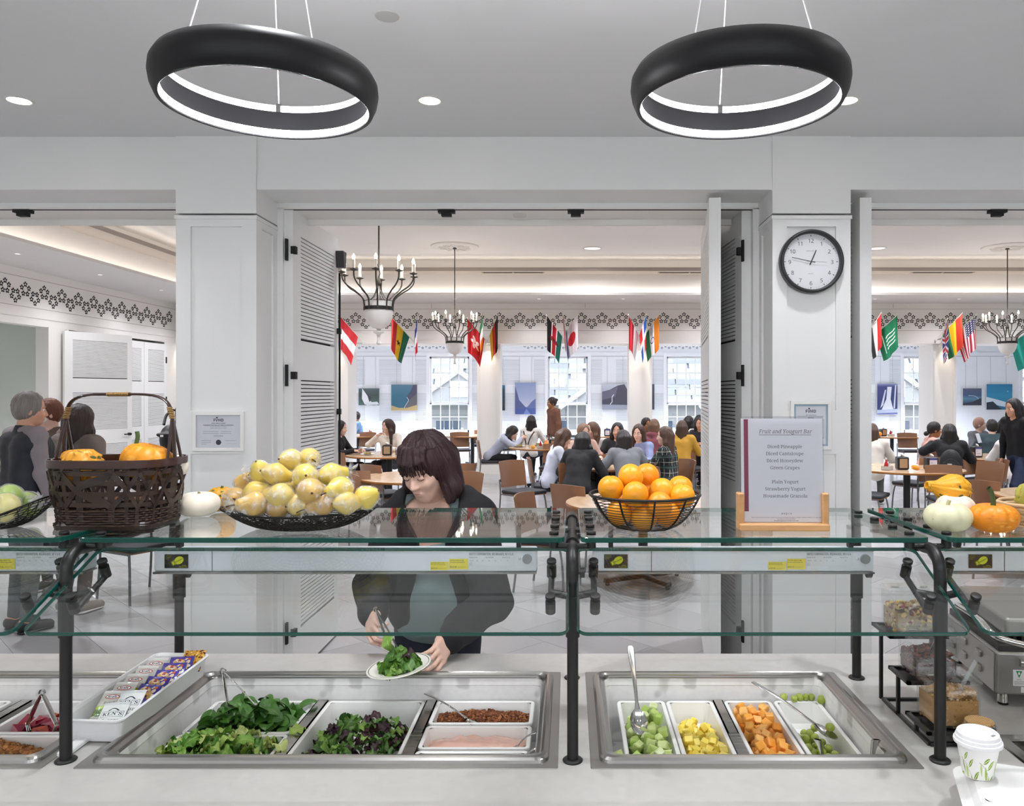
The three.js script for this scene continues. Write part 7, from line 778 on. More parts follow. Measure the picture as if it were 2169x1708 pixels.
function head(g, body, o, hc, q, neck, cell) { // adds the head to the list of body meshes and the face and hair as parts
  const P = (x, y, z) => A(V(x, y, z).applyQuaternion(q).add(hc)), f = new Field(...bound([A(hc), neck], 0.19), cell);
  f.ell(P(0, 0.03, -0.012), [0.073, 0.092, 0.093], 0.02, q).ell(P(0, -0.035, 0.022), [0.055, 0.074, 0.065], 0.03, q).ell(P(0, -0.088, 0.05), [0.026, 0.026, 0.028], 0.03, q).cap(P(0, 0.006, 0.086), P(0, -0.03, 0.103), 0.006, 0.0095, 0.014).ell(P(0, -0.034, 0.092), [0.0145, 0.008, 0.011], 0.01, q);
  for (const s of [-1, 1]) { f.ell(P(s * 0.032, -0.028, 0.06), [0.021, 0.02, 0.02], 0.025, q); f.ell(P(s * 0.031, 0.005, 0.096), [0.017, 0.012, 0.012], 0.012, q, true); f.ell(P(s * 0.075, -0.012, -0.008), [0.009, 0.03, 0.018], 0.008, q); f.cap(P(s * 0.016, 0.022, 0.083), P(s * 0.044, 0.024, 0.074), 0.0045, 0.004, 0.012); }
  f.ell(P(0, -0.061, 0.083), [0.02, 0.0045, 0.008], 0.008, q).ell(P(0, -0.069, 0.081), [0.016, 0.0055, 0.008], 0.008, q).cap(P(0, -0.06, -0.025), neck, 0.05, 0.056, 0.03);
  body.push(f.mesh());
  const hd = new THREE.Group(); hd.name = 'face'; hd.position.copy(hc); hd.quaternion.copy(q); g.add(hd);
  if (o.face !== false) for (const s of [-1, 1]) { if (!o.down) part(hd, 'eye', ball(0.0106, s * 0.031, 0.003, 0.0745, 14), M('#efeae6', 0.25)); if (!o.down) part(hd, 'iris', ball(0.0062, s * 0.031, 0.002, 0.081, 12), M('#3a2a1f', 0.2)); if (o.down) part(hd, 'eyelid', xf(ball(0.0122, 0, 0, 0, 20), [s * 0.031, 0.002, 0.0755], [0, 0, 0], [1.25, 0.9, 1]), M(SKIN[o.skin ?? 'fair'], 0.5)); if (o.down) part(hd, 'lashes', tube([[s * 0.0175, -0.0015, 0.0845], [s * 0.025, -0.006, 0.0868], [s * 0.034, -0.0065, 0.0858], [s * 0.0455, -0.002, 0.0795]], 0.0011, 10, 5), M('#2a1c18', 0.7)); if (!o.hair?.bangs) part(hd, 'eyebrow', tube([[s * 0.013, 0.026, 0.0905], [s * 0.03, 0.031, 0.0875], [s * 0.047, 0.025, 0.076]], 0.0026, 8, 5), M(o.hairC, 0.8)); }
  if (o.face !== false) part(hd, 'lips', [xf(ball(1, 0, 0, 0, 14), [0, -0.061, 0.0845], [0, 0, 0], [0.0185, 0.0032, 0.0075]), xf(ball(1, 0, 0, 0, 14), [0, -0.068, 0.083], [0, 0, 0], [0.0155, 0.0042, 0.0075])], M(o.lip ?? '#b3665a', 0.4));
  return P;
}
function hair(g, P, hc, q, o, cell) { // styles: bob, long, short, bun, tail
  const st = o.style, L = o.len ?? (st === 'long' ? 0.34 : st === 'bob' ? 0.17 : 0.05), lo = A(hc), f = new Field([lo[0] - 0.19, lo[1] - L - 0.16, lo[2] - 0.22], [lo[0] + 0.19, lo[1] + 0.2, lo[2] + 0.2], cell), D = (p, x, y, z) => [p[0] + x, p[1] - y, p[2] + z], back = A(V(0, 0, -1).applyQuaternion(q).setY(0).normalize()), W = o.vol ?? 1;
  f.ell(P(0, 0.034, -0.02), [0.088 * W, 0.106, 0.104], 0.02, q);
  if (st === 'short') f.ell(P(0, 0.0, -0.05), [0.083, 0.09, 0.065], 0.03, q);
  if (st === 'long' || st === 'bob') {
    for (const s of [-1, 1]) { const a = P(s * 0.07, 0.02, -0.005), b = P(s * 0.084 * W, -0.085, -0.005), e = D(b, s * 0.01 * (o.flip ?? 1), max(0.01, L - 0.085), st === 'long' ? 0.0 : 0.01); f.cap(a, b, 0.028, 0.03 * W, 0.03).cap(b, e, 0.03 * W, 0.02, 0.03); const a2 = P(s * 0.045, 0.0, -0.075), e2 = D(P(s * 0.06, -0.09, -0.075), 0, max(0.01, L - 0.08), 0); f.cap(a2, e2, 0.05, 0.038, 0.03); }
    f.cap(P(0, 0, -0.085), [P(0, -0.09, -0.085)[0] + back[0] * 0.01, P(0, -0.09, -0.085)[1] - max(0.01, L - 0.07), P(0, -0.09, -0.085)[2] + back[2] * 0.01], 0.055, 0.042, 0.03);
  }
  if (st === 'bun') f.ell(P(0, 0.02, -0.05), [0.08, 0.085, 0.07], 0.03, q).ell(P(0, o.low ? -0.07 : 0.06, -0.13), [0.042, 0.038, 0.04], 0.02, q);
  if (st === 'tail') f.ell(P(0, 0.0, -0.04), [0.08, 0.085, 0.07], 0.03, q).cap(P(0, 0.04, -0.11), D(P(0, -0.05, -0.15), 0, 0.16, 0), 0.032, 0.022, 0.03);
  // the face stays free
  f.ell(P(0, (o.bangs ? -0.07 : -0.035), 0.105), [0.066, o.bangs ? 0.092 : 0.135, 0.078], 0.012, q, true); f.ell(P(0, -0.17, 0.06), [0.06, 0.1, 0.09], 0.02, q, true);
  if (o.bangs) for (let k = -8; k <= 8; k++) { const t = k / 8; f.cap(P(t * 0.05, 0.1, 0.062 - t * t * 0.02), P(t * 0.056, 0.062, 0.094 - t * t * 0.028), 0.012, 0.008, 0.006); if (abs(k) > 6) f.cap(P(t * 0.056, 0.062, 0.094 - t * t * 0.028), P(t * 0.061 + 0.003 * sin(k * 5), 0.018 + 0.012 * abs(sin(k * 2.3)) - t * t * 0.012, 0.101 - t * t * 0.03), 0.0075, 0.0022, 0.003); }
  const qi = q.clone().invert(), v = V(0, 0, 0); f.map((x, y, z, d) => { v.set(x - hc.x, y - hc.y, z - hc.z).applyQuaternion(qi); const a = Math.atan2(v.x, v.z + 0.02); if (o.bangs && v.y > 0.06 && v.z > -0.07) d += 0.009 * Math.exp(-Math.pow((v.x - 0.012) / 0.0055, 2)); return d + 0.003 * sin(a * 30 + 6 * noise(x * 9, y * 5, z * 9)) + 0.005 * noise(a * 6, y * 7, 3); });
  const geo = f.mesh(), p = geo.attributes.position, uv = new Float32Array(p.count * 2); for (let i = 0; i < p.count; i++) { v.fromBufferAttribute(p, i); const y = v.y; v.sub(hc).applyQuaternion(qi); uv[2 * i] = abs(Math.atan2(v.x, v.z + 0.02)) * 0.9 + (v.y > 0.09 ? v.x * 4 : 0); uv[2 * i + 1] = y * 2.2; } geo.setAttribute('uv', new THREE.BufferAttribute(uv, 2));
  part(g, 'hair', geo, hairMat(o.color));
}
const cloth = (c, o = {}) => M(c, 0.85, { bumpMap: T.cloth, bumpScale: 0.0006, ...o });
let nPerson = 0;
function person(label, o) { // o: x, z, yaw (0 faces the counter), pose
  const g = thing('person', label, 'person', [o.x, o.y ?? 0, o.z], o.yaw ?? 0, o.group), cb = o.cell ?? 0.017, ch = o.cellHead ?? 0.0085, chand = o.cellHand ?? 0.0065, R = o.H ?? 1, sit = o.pose !== 'stand', ph = ++nPerson * 7.7;
  const lean = o.lean ?? 0.15, pel = V(0, sit ? 0.53 : 0.93 * R, sit ? -0.07 : 0), up = V((o.tilt ?? 0), cos(lean), sin(lean)).normalize(), sp = (t, x = 0, z = 0) => pel.clone().addScaledVector(up, t).add(V(x, -sin(lean) * z, cos(lean) * z));
  const nb = o.neck ? V(...o.neck) : sp(0.5 * (sit ? 1 : R)), sh = o.sh ? o.sh.map((p) => V(...p)) : [-1, 1].map((s) => sp(0.455 * (sit ? 1 : R), s * (o.male ? 0.185 : 0.163)));
  const q = new THREE.Quaternion().setFromEuler(new THREE.Euler(o.pitch ?? 0.1, o.turn ?? 0, o.roll ?? 0, 'YXZ')), hc = o.head ? V(...o.head) : nb.clone().add(V(0, 0.145, 0.025).applyQuaternion(new THREE.Quaternion().setFromEuler(new THREE.Euler((o.pitch ?? 0.1) * 0.7 + lean * 0.5, (o.turn ?? 0) * 0.5, 0, 'YXZ'))));
  const wr = (o.wrists ?? (sit ? [[-0.14, 0.8, 0.33], [0.14, 0.8, 0.33]] : [[-0.24, 0.82, 0.06], [0.24, 0.82, 0.06]])).map((p) => V(...p)), el = o.elbows ? o.elbows.map((p) => V(...p)) : [0, 1].map((i) => ik(sh[i], wr[i], 0.28, 0.25, V(i ? 0.7 : -0.7, -0.6, -0.5)));
  const hip = [-1, 1].map((s) => pel.clone().add(V(s * 0.085, -0.03, 0.01))), kn = [-1, 1].map((s, i) => sit ? V(...(o.knees?.[i] ?? [s * 0.1, 0.53, 0.36])) : V(s * 0.09 + (o.stride ?? 0) * 0, 0.5 * R, 0.03 + (o.stride ?? 0) * s * 0.2)), an = [-1, 1].map((s, i) => sit ? V(...(o.ankles?.[i] ?? [s * 0.11, 0.1, 0.33])) : V(s * 0.09, 0.09, -0.02 + (o.stride ?? 0) * s * 0.34)), toe = an.map((a, i) => a.clone().add(V((i ? 1 : -1) * 0.015, -0.055, 0.15)));
  const T3 = (r) => [[sp(0.36, -0.07, 0.0), sp(0.2, -0.055, 0.0), 0.1 + r, 0.085 + r], [sp(0.36, 0.07, 0.0), sp(0.2, 0.055, 0.0), 0.1 + r, 0.085 + r], [sp(0.2, -0.05), sp(0, -0.075, 0.0), 0.086 + r, 0.105 + r], [sp(0.2, 0.05), sp(0, 0.075), 0.086 + r, 0.105 + r], ...[0, 1].map((i) => [nb.clone().add(V(0, -0.03, 0)), sh[i], 0.055 + r * 0.7, 0.058 + r])], arms = (r, t = 1) => [0, 1].flatMap((i) => [[sh[i], el[i], 0.052 + r, 0.042 + r], [el[i], el[i].clone().lerp(wr[i], t), 0.043 + r, 0.029 + r * 1.1]]), legs = (r, t = 1) => [0, 1].flatMap((i) => [[hip[i], kn[i], 0.085 + r, 0.058 + r], [kn[i], kn[i].clone().lerp(an[i], t), 0.057 + r, 0.038 + r]]);
  const all = [nb, hc, ...sh, ...el, ...wr, ...hip, ...kn, ...an, ...toe, pel].map(A), put = (f, list, k = 0.035) => { for (const [a, b, ra, rb] of list) f.cap(A(a), A(b), ra, rb, k); return f; };
  // body: one continuous surface
  const body = []; { const f = new Field(...bound(all, 0.16), cb); put(f, T3(-0.012)); put(f, arms(-0.012)); put(f, legs(-0.012)); put(f, an.map((a, i) => [a.clone().add(V(0, -0.03, -0.03)), toe[i], 0.036, 0.028])); f.cap(A(nb.clone().add(V(0, -0.03, 0))), A(nb.clone().lerp(hc, 0.3)), 0.056, 0.05, 0.03); body.push(f.mesh()); }
  const P = head(g, body, o, hc, q, A(nb), ch);
  const hands = o.hands ?? [{}, {}]; [0, 1].forEach((i) => { if (hands[i] === null) return; const d = hands[i].dir ? V(...hands[i].dir) : wr[i].clone().sub(el[i]).normalize().add(V(i ? -0.25 : 0.25, -0.1, 0)), pn = hands[i].palm ? V(...hands[i].palm) : V(0, -1, 0.2), list = handBones(wr[i], d, pn, i ? 1 : -1, hands[i].curl ?? 0.45, o.male ? 1.05 : 0.93); const f = new Field(...bound(list.flatMap((b) => [b[0], b[1]]), 0.03), chand); for (const [a, b, ra, rb] of list.slice(0, 5)) f.cap(a, b, ra, rb, 0.012); for (const [a, b, ra, rb] of list.slice(5)) f.cap(a, b, ra, rb, 0.003); f.cap(A(wr[i].clone().lerp(el[i], 0.25)), A(wr[i]), 0.029, 0.024, 0.02); body.push(f.mesh()); });
  part(g, 'body', mg(body.map((b) => b.index ? b.toNonIndexed() : b)), M(SKIN[o.skin ?? 'fair'], 0.5));
  // clothes
  const wrinkle = (f, k = 0.005) => f.map((x, y, z, d) => d + k * noise(x * 9 + ph, y * 13, z * 9) + k * 0.6 * noise(x * 22, y * 26 + ph, z * 22)), ct = o.cellCloth ?? cb;
  if (o.under) { const f = new Field(...bound([...sh, pel, nb].map(A), 0.17), ct); put(f, T3(o.underR ?? 0.0)); put(f, [[sp(0.05, -0.06, 0.02), sp(-0.05, -0.06, 0.03), 0.1, 0.105], [sp(0.05, 0.06, 0.02), sp(-0.05, 0.06, 0.03), 0.1, 0.105]]); f.ell(A(nb.clone().add(V(...(o.neckline ?? [0, 0.02, 0.03])))), o.neckR ?? [0.07, 0.06, 0.07], 0.01, null, true); part(g, 'undershirt', uvm(wrinkle(f).mesh()), cloth(o.under), null, null, o.underLabel); }
  { const r = o.bulk ?? 0.008, f = new Field(...bound([...sh, ...el, ...wr, pel, nb].map(A), 0.18), ct); put(f, T3(r), 0.04); if (o.sleeve !== 0) put(f, arms(r, o.sleeve ?? 0.94), 0.03); else put(f, [0, 1].map((i) => [sh[i], sh[i].clone().lerp(el[i], 0.45), 0.056 + r, 0.052 + r]), 0.03); if (o.hood) f.ell(A(nb.clone().add(V(0, 0.015, -0.055))), [0.1, 0.055, 0.06], 0.03); f.ell(A(nb.clone().add(V(0, 0.035, 0.03))), [0.062, 0.05, 0.062], 0.01, null, true); wrinkle(f, o.wrinkle ?? 0.005); if (o.open) o.open(f); part(g, o.topName ?? 'top', uvm(f.mesh()), o.topMat ?? cloth(o.top)); }
  { const f = new Field(...bound([pel, ...hip, ...kn, ...an].map(A), 0.16), ct); put(f, [[sp(0.06, -0.06), sp(-0.01, -0.06), 0.1, 0.108], [sp(0.06, 0.06), sp(-0.01, 0.06), 0.1, 0.108]]); put(f, legs(0.006, 0.96), 0.03); part(g, 'trousers', wrinkle(f).mesh(), cloth(o.bottom ?? '#24272e')); }
  for (const i of [0, 1]) { const f = new Field(...bound([an[i], toe[i]].map(A), 0.08), o.cellShoe ?? 0.011); f.cap(A(an[i].clone().add(V(0, -0.035, -0.025))), A(toe[i]), 0.044, 0.036, 0.03); f.map((x, y, z, d) => max(d, 0.012 - y)); part(g, 'shoe', f.mesh(), M(o.shoes ?? '#1d1c1d', 0.6)); part(g, 'shoe_sole', xf(new THREE.CapsuleGeometry(0.042, 0.16, 4, 12), [an[i].x * 0.5 + toe[i].x * 0.5, 0.012, (an[i].z + toe[i].z) / 2 - 0.01], [PI / 2, 0, 0], [1, 0.26, 1].map((k, j) => j === 0 ? 1 : j === 1 ? 1 : 0.28)), M(o.sole ?? '#dcd8d2', 0.7)); }
  hair(g, P, hc, q, { style: 'long', color: o.hairC, ...o.hair }, o.cellHair ?? 0.0105);
  return { g, P, hc, q, nb, sh, wr, el, sp };
}
// ---------------------------------------------------------------- the woman serving herself
{
  const box3 = (f, c, h, k) => f.map((x, y, z, d) => { const dx = abs(x - c[0]) - h[0](y), dy = abs(y - c[1]) - h[1], dz = abs(z - c[2]) - h[2]; return -smin(-d, max(dx, dy, dz), k); });
  const w = person('woman with dark auburn bob in black cardigan bending over the salad', { x: -0.51, z: -3.05, pose: 'stand', lean: 0.22, pitch: 0.4, turn: -0.42, roll: 0.05, neck: [-0.015, 1.31, 0.075], sh: [[-0.15, 1.25, 0.09], [0.162, 1.275, 0.1]], head: [-0.022, 1.474, 0.165], elbows: [[-0.222, 1.035, 0.15], [0.228, 0.99, 0.22]], wrists: [[-0.16, 1.0, 0.39], [0.102, 0.938, 0.48]],
    hands: [{ dir: [0.15, -0.35, 0.8], palm: [0.8, -0.4, -0.2], curl: 0.95 }, { dir: [-0.12, -0.3, 0.9], palm: [-0.85, -0.45, 0.1], curl: 0.55 }], hairC: '#33191d', hair: { style: 'bob', len: 0.125, bangs: true, vol: 1.06, flip: -0.5 }, underR: 0.006, neckline: [0, -0.035, 0.07], neckR: [0.1, 0.1, 0.1], down: true, skin: 'fair', lip: '#c07a70', under: '#6f7f80', underLabel: 'grey green henley shirt', top: '#17171b', topName: 'cardigan', bulk: 0.026, bottom: '#1c2230', cell: 0.01, cellHead: 0.004, cellHair: 0.0055, cellHand: 0.0034, cellCloth: 0.0085, wrinkle: 0.007,
    open: (f) => { box3(f, [0.0, 1.1, 0.3], [(y) => 0.05 + 0.035 * sstep(1.15, 0.95, y) + 0.05 * sstep(1.18, 1.34, y), 0.33, 0.25], 0.012); } });
  { const R = rng(77), st = []; for (let k = 0; k < 46; k++) { const t = (k / 45 - 0.5) * 2, j = (R() - 0.5) * 0.01, e = 0.012 + 0.02 * R() - 0.014 * t * t; st.push(tube([w.P(t * 0.05, 0.098, 0.06 - t * t * 0.02), w.P(t * 0.056 + j * 0.3, 0.07, 0.093 - t * t * 0.03), w.P(t * 0.06 + j * 0.7, 0.042, 0.1 - t * t * 0.031), w.P(t * 0.061 + j, e, 0.1 - t * t * 0.034)], 0.0015 + 0.0008 * R(), 10, 5)); } part(w.g, 'fringe', st, M('#2c171a', 0.5)); }
  for (const y of [1.16, 1.135]) part(w.g, 'shirt_button', xf(cyl(0.005, 0.005, 0.003, 0, 0, 0, 12), [-0.002 - (1.16 - y) * 0.1, y, 0.15 + (1.16 - y) * -0.1], [PI / 2, 0, 0]), M('#d9d6d0', 0.4));
  // plate of salad held over the well
  const c = at(846, 1419, 2.35), p = thing('salad_plate', 'white plate of mixed greens held by the bending woman', 'plate', c); p.rotation.set(0.05, 0, 0.13);
  part(p, 'dish', lathe([[0, -0.004], [0.05, -0.003], [0.066, 0.003], [0.095, 0.01], [0.097, 0.0125], [0.094, 0.0135], [0.066, 0.007], [0.05, 0.001], [0, 0]], 56), M('#f2efe6', 0.22)); part(p, 'rim_line', lathe([[0.089, 0.0125], [0.091, 0.0133]], 56), M('#4a4238', 0.5));
  const R = rng(61), geos = Array.from({ length: 8 }, () => leafGeo(0.05 + R() * 0.02, 0.018, R, { curl: 0.9, frill: 0.9, shape: 0.55, twist: 1.4 }));
  for (let k = 0; k < 46; k++) { const a = R() * 6.28, r = 0.05 * Math.sqrt(R()), h = (1 - r / 0.055) * 0.055 * R(); const q = solo('salad_leaf', 'frilly salad leaf heaped on the held plate', 'leaf', geos[k % 8], LM.mix[R() * 6 | 0], [c[0] + r * cos(a) * 1.05 + 0.004, c[1] + 0.014 + h, c[2] + r * sin(a) * 0.8], [(R() - 0.5) * 1.5, R() * 6.28, (R() - 0.5) * 1.5], 'leaves on the held plate'); }
  tongs('dark handled tongs in the bending woman’s hand dropping leaves', at(838, 1385, 2.4), at(797, 1292, 2.6), 0.014, { side: [0.6, 0.5, 0] });
  solo('salad_leaf', 'green leaf falling from the held tongs', 'leaf', geos[0], LM.mix[1], at(822, 1365, 2.42), [1.2, 0.4, 0.3]);
}
// ---------------------------------------------------------------- diners and passers-by: [label, options]
const PP = (px, d) => ({ x: (px - 1206) * d / 1650, z: -d });
const face = (x, z, tx, tz) => Math.atan2(tx - x, tz - z);
function diner(label, px, d, target, o) { const { x, z } = PP(px, d); return person(label, { x, z, yaw: Array.isArray(target) ? face(x, z, ...target) : target, ...o }); }
// left opening: people on their feet
person('grey haired man in navy quilted vest seen from behind', { ...PP(48, 5.75), pose: 'stand', male: true, H: 1.04, yaw: 2.6, lean: 0.03, hairC: '#8f8883', hair: { style: 'short' }, skin: 'light', top: '#8d8488', under: null, bottom: '#5f6468', shoes: '#151515', sole: '#151515', wrists: [[-0.26, 0.86, 0.08], [0.26, 0.86, 0.08]], turn: -0.4, wrinkle: 0.008, cell: 0.014, cellHead: 0.006, cellHair: 0.007, topName: 'shirt' });
{ const g = scene.children[scene.children.length - 1], f = new Field([-0.3, 0.8, -0.25], [0.3, 1.6, 0.28], 0.011); for (const s of [-1, 1]) f.cap([s * 0.075, 1.34, 0.03], [s * 0.06, 1.13, 0.02], 0.142, 0.125, 0.04).cap([s * 0.06, 1.13, 0.02], [s * 0.07, 0.95, 0.0], 0.127, 0.135, 0.04).cap([0, 1.42, 0.02], [s * 0.15, 1.395, 0.0], 0.085, 0.085, 0.03); f.cap([0, 1.44, 0.01], [0, 1.49, 0.015], 0.07, 0.068, 0.02); f.ell([0, 1.53, 0.03], [0.058, 0.06, 0.06], 0.01, null, true); f.map((x, y, z, d) => d + 0.004 * abs(sin(y * 44))); part(g, 'quilted_vest', f.mesh(), cloth('#20232d', { roughness: 0.6 })); const m = part(g, 'face_mask', xf(ball(1, 0, 0, 0, 20), [0.02, 1.575, 0.075], [0, -0.4, 0], [0.062, 0.05, 0.065]), M('#e9e8ea', 0.8)); }
person('red haired person with white mask behind the grey haired man', { ...PP(112, 6.9), pose: 'stand', H: 1.0, yaw: -0.35, lean: 0.02, hairC: '#6d3a26', hair: { style: 'short' }, skin: 'fair', top: '#6d5c52', bottom: '#3b3f46', turn: -0.4 });
part(scene.children[scene.children.length - 1], 'face_mask', xf(ball(1, 0, 0, 0, 20), [-0.018, 1.53, 0.07], [0, -0.4, 0], [0.06, 0.048, 0.06]), M('#e9e8ea', 0.8));
person('woman with very long brown hair in taupe coat seen from behind', { ...PP(160, 6.25), pose: 'stand', H: 0.97, yaw: 2.9, lean: 0.03, hairC: '#33231c', hair: { style: 'long', len: 0.42, vol: 1.15 }, skin: 'fair', top: '#776b64', bottom: '#6b625d', shoes: '#8a7f76', bulk: 0.02 });
person('person with white top and black shoulder bag behind the basket handle', { ...PP(376, 8.2), pose: 'stand', H: 1.0, yaw: 2.2, hairC: '#2a211d', hair: { style: 'bob' }, top: '#e4e0db', bottom: '#2b2d33' });
{ const g = scene.children[scene.children.length - 1]; const b = thing('shoulder_bag', 'black shoulder bag on the person behind the basket handle', 'bag', [g.position.x + 0.02, 1.28, g.position.z + 0.2]); const f = new Field([-0.18, -0.25, -0.14], [0.18, 0.2, 0.14], 0.012); f.ell([0, 0, 0], [0.1, 0.15, 0.075], 0.02).cap([-0.08, 0.05, 0.07], [0.08, 0.05, 0.07], 0.02, 0.02); part(b, 'pouch', f.mesh(), M('#17171a', 0.5)); part(b, 'strap', tube([[-0.06, 0.15, 0], [-0.07, 0.25, -0.08], [-0.03, 0.3, -0.15]], 0.014, 14, 8), M('#17171a', 0.5)); part(b, 'logo_tag', cbox(0.03, 0.02, 0.004, -0.03, 0.04, 0.098), M('#e8e8e8', 0.5)); }
// centre
diner('far diner in blue shirt with short dark hair facing left', 757, 19.7, -1.2, { hairC: '#1f1a1a', hair: { style: 'short' }, skin: 'tan', top: '#5d7fa8', bottom: '#39414f', male: true });
diner('diner with long curly brown hair in white fleece left of the woman', 824, 13.75, [-3.3, -13.2], { hairC: '#3e2a22', hair: { style: 'long', len: 0.33, vol: 1.15 }, top: '#ebe4da', bottom: '#4b4c55', turn: -0.6, pitch: 0.02, wrists: [[-0.1, 1.02, 0.24], [0.14, 0.8, 0.3]] });
diner('diner in black coat half hidden by the open door leaf', 716, 13.1, [-3.0, -13], { hairC: '#2a2220', top: '#1a1a1c', bottom: '#1b1c20', hair: { style: 'bob' } });
diner('diner in grey blue hoodie leaning over the plate', 1045, 15.05, PI / 2 - 0.1, { hairC: '#2d2522', hair: { style: 'long', len: 0.2 }, top: '#b3b9cb', hood: true, bottom: '#1d1d20', lean: 0.72, pitch: 0.6, wrists: [[-0.06, 0.9, 0.56], [0.1, 0.88, 0.56]], knees: [[-0.1, 0.53, 0.36], [0.1, 0.5, 0.38]], ankles: [[-0.1, 0.1, 0.28], [0.1, 0.1, 0.18]], sole: '#e6e3df' });
{ const r = diner('diner in cream sweater with dark crossed straps, back turned', 1124, 16.0, 2.75, { hairC: '#241d1b', hair: { style: 'bob', len: 0.15 }, top: '#e9e5e0', bottom: '#2c2f38', turn: 0.4 }); for (const s of [-1, 1]) part(r.g, 'strap', tube([A(r.sp(0.44, s * 0.12, -0.08)), A(r.sp(0.3, s * 0.06, -0.13)), A(r.sp(0.08, s * 0.0, -0.12))], 0.012, 14, 6), M('#3a2620', 0.7)); }
person('walking person in brown jumper before the far window', { ...PP(1178, 17.2), pose: 'stand', H: 0.98, yaw: -1.1, hairC: '#33231f', hair: { style: 'bun' }, skin: 'tan', top: '#7b5341', bottom: '#5d4034', bulk: 0.02, stride: 0.6 });
diner('diner in pale blue sweater with brown hair bent over the table', 1172, 10.75, [0.55, -10.9], { hairC: '#5a4030', hair: { style: 'long', len: 0.22 }, top: '#c9cddd', bottom: '#17171a', lean: 0.28, pitch: 0.45 });
diner('diner in black sweater with long black hair, back to the counter', 1224, 10.1, [0.5, -11.2], { hairC: '#1b1819', hair: { style: 'long', len: 0.27, vol: 1.2 }, top: '#1e1f22', bottom: '#1a1b20', lean: 0.42, pitch: 0.4, bulk: 0.018, turn: 0.2 });
diner('light brown haired diner hidden behind the diner in black sweater', 1234, 11.75, [0.5, -11], { hairC: '#8a6a55', hair: { style: 'bun' }, top: '#c9a89a', bottom: '#333' });
diner('diner with long wavy hair in cream sweater looking left', 1256, 12.35, [0.3, -11], { hairC: '#6a4a36', hair: { style: 'long', len: 0.34, vol: 1.1 }, top: '#e7e0dc', bottom: '#3b3f4a', turn: -0.9, pitch: 0 });
diner('black haired diner in black shirt facing the counter', 1308, 12.05, [0.6, -10.6], { hairC: '#1e1a1a', hair: { style: 'long', len: 0.2 }, top: '#2a2a2d', bottom: '#22242a', pitch: -0.02, turn: -0.15, sleeve: 0, skin: 'light' });
diner('diner in blue shirt with long straight brown hair', 1356, 11.5, [0.6, -11], { hairC: '#4b3429', hair: { style: 'long', len: 0.4 }, top: '#8c96bd', bottom: '#4a5570', turn: 0.3 });
diner('diner in maroon hoodie with light brown hair, back turned', 1384, 13.7, 2.7, { hairC: '#7d5a45', hair: { style: 'long', len: 0.18 }, top: '#8f525c', hood: true, bottom: '#6d7687', bulk: 0.02 });
diner('dark haired diner facing the maroon hoodie', 1369, 14.6, -0.2, { hairC: '#2a1e1a', hair: { style: 'bun' }, skin: 'tan', top: '#3a2f33', bottom: '#2a2a2e', turn: 0.5 });
diner('diner in grey sweatshirt with dark hair, behind the oranges', 1330, 10.25, [0.5, -11.1], { hairC: '#2c2422', hair: { style: 'long', len: 0.26 }, top: '#7f8187', bottom: '#25272d', lean: 0.35, pitch: 0.3, bulk: 0.02, wrists: [[-0.24, 0.8, 0.36], [0.2, 0.8, 0.34]] });
{ const plaid = canvasTex(128, 128, (c, W) => { c.fillStyle = '#22292b'; c.fillRect(0, 0, W, W); c.fillStyle = 'rgba(20,20,22,0.8)'; c.fillRect(0, 0, 64, W); c.fillStyle = 'rgba(225,220,205,0.75)'; for (const k of [20, 84]) { c.fillRect(k, 0, 6, W); c.fillRect(0, k, W, 6); } c.fillStyle = 'rgba(44,66,60,0.6)'; c.fillRect(0, 64, W, 40); }, [7, 7]); diner('diner in dark checked flannel shirt with long brown hair in profile', 1410, 10.55, -2.1, { hairC: '#5a4234', hair: { style: 'long', len: 0.36 }, top: '#333', topMat: M('#ffffff', 0.9, { map: plaid }), bottom: '#20232a', turn: 0.45, pitch: 0.05, lean: 0.1 }); }
diner('diner in mustard yellow sweater with long brown hair', 1443, 13.3, 2.85, { hairC: '#4f382b', hair: { style: 'long', len: 0.3 }, top: '#c39433', bottom: '#8b95a8', bulk: 0.018, lean: 0.25 });
diner('dark haired diner in white shirt at the far right table', 1456, 15.6, 2.2, { hairC: '#201b1c', hair: { style: 'bob' }, top: '#e9e6e4', bottom: '#2b2d33' });
diner('diner with black hair beside the white shirt', 1479, 16.3, 2.6, { hairC: '#1d1819', hair: { style: 'long' }, top: '#3c3a40', bottom: '#2b2d33' });
diner('diner facing the room at the edge of the folded door', 1484, 15.2, -0.5, { hairC: '#231c1c', hair: { style: 'long' }, top: '#33343c', bottom: '#2b2d33', skin: 'light' });
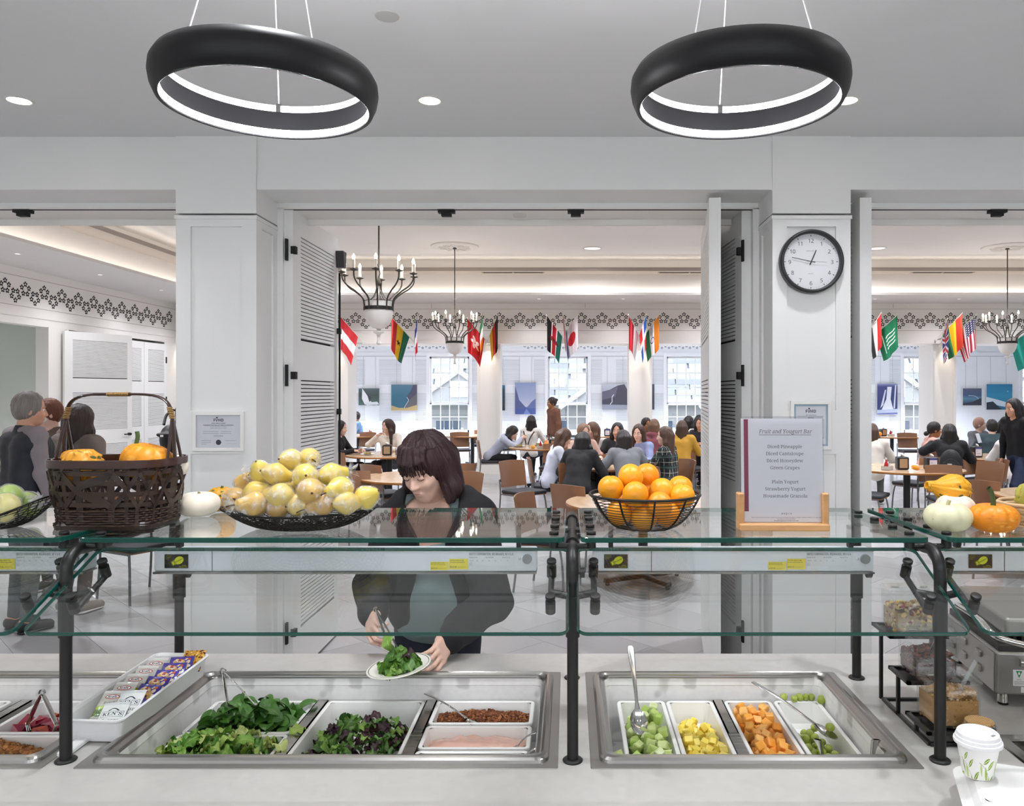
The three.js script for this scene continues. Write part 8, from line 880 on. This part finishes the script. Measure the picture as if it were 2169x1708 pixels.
// right opening
diner('diner with long brown hair in cream fleece beside the right door leaf', 1846, 12.1, 2.7, { hairC: '#5d4233', hair: { style: 'long', len: 0.3 }, top: '#e2dbd0', bottom: '#5a5f5c', bulk: 0.025, lean: 0.3 });
diner('diner in pink shirt with dark hair bun', 1966, 12.75, [6.7, -12.6], { hairC: '#231d1e', hair: { style: 'bun', low: true }, top: '#d8a79c', bottom: '#37373d', skin: 'tan', lean: 0.25 });
{ const r = diner('diner in black with long dark braids and backpack, back turned', 2012, 11.75, 2.75, { hairC: '#221d1d', hair: { style: 'long', len: 0.36, vol: 1.1 }, top: '#1c1c1f', bottom: '#6a6b70', bulk: 0.02, lean: 0.25, skin: 'tan', wrists: [[-0.16, 0.84, 0.34], [0.22, 0.98, 0.36]] });
  const b = thing('backpack', 'black backpack with small white logo on the braided diner', 'backpack', [r.g.position.x, 0, r.g.position.z], r.g.rotation.y), f = new Field([-0.22, 0.5, -0.36], [0.22, 1.0, 0.05], 0.012), c = A(r.sp(0.16, 0, -0.15)); f.ell(c, [0.15, 0.2, 0.085], 0.02).ell([c[0], c[1] - 0.06, c[2] - 0.05], [0.12, 0.11, 0.06], 0.02); part(b, 'pack', f.mesh(), M('#1b1b1d', 0.6)); part(b, 'logo', cbox(0.06, 0.022, 0.004, c[0] + 0.02, c[1] - 0.02, c[2] - 0.105), M('#e2e2e4', 0.6)); part(b, 'pocket_zip', tube([[c[0] - 0.12, c[1] - 0.03, c[2] - 0.075], [c[0], c[1] + 0.06, c[2] - 0.09], [c[0] + 0.12, c[1] - 0.03, c[2] - 0.075]], 0.004, 20, 6), M('#3a3a3d', 0.5)); }
solo('phone', 'smartphone held up by the braided diner', 'phone', rbox(0.075, 0.15, 0.009, 0.006), M('#c3c9d2', 0.3), [6.33, 1.06, -12.05], [-0.3, 0.3, 0.2]);
diner('smiling diner with short blond hair in grey sweater', 2072, 14.7, 0.35, { hairC: '#b08a78', hair: { style: 'short' }, top: '#6d6f76', under: '#efece8', bottom: '#25272d', skin: 'fair', turn: 0.6, pitch: 0 });
diner('short haired diner in dark teal jumper, back turned', 2102, 13.5, 2.8, { hairC: '#1c1a1b', hair: { style: 'short' }, top: '#3a4d54', bottom: '#23252b', bulk: 0.02 });
diner('dark haired diner eating, beside the teal jumper', 2124, 14.3, -0.2, { hairC: '#211b1c', hair: { style: 'bob' }, top: '#2f3c44', bottom: '#23252b', skin: 'light', pitch: 0.35, wrists: [[-0.05, 0.98, 0.26], [0.12, 0.8, 0.3]] });
diner('diner in white fleece with black hair at the right edge', 2148, 11.6, 2.9, { hairC: '#1d1819', hair: { style: 'long', len: 0.3 }, top: '#dcd6d2', bottom: '#8a857f', bulk: 0.025, lean: 0.25 });
person('person in black top and jeans walking past at the right edge', { ...PP(2160, 10.6), pose: 'stand', H: 0.99, yaw: -1.3, hairC: '#17151a', hair: { style: 'long', len: 0.22 }, skin: 'light', top: '#17181d', bottom: '#2a3550', stride: 0.7 });

scene.traverse((o) => { if (o.isMesh) { o.castShadow = true; o.receiveShadow = true; } });
renderer.render(scene, camera);
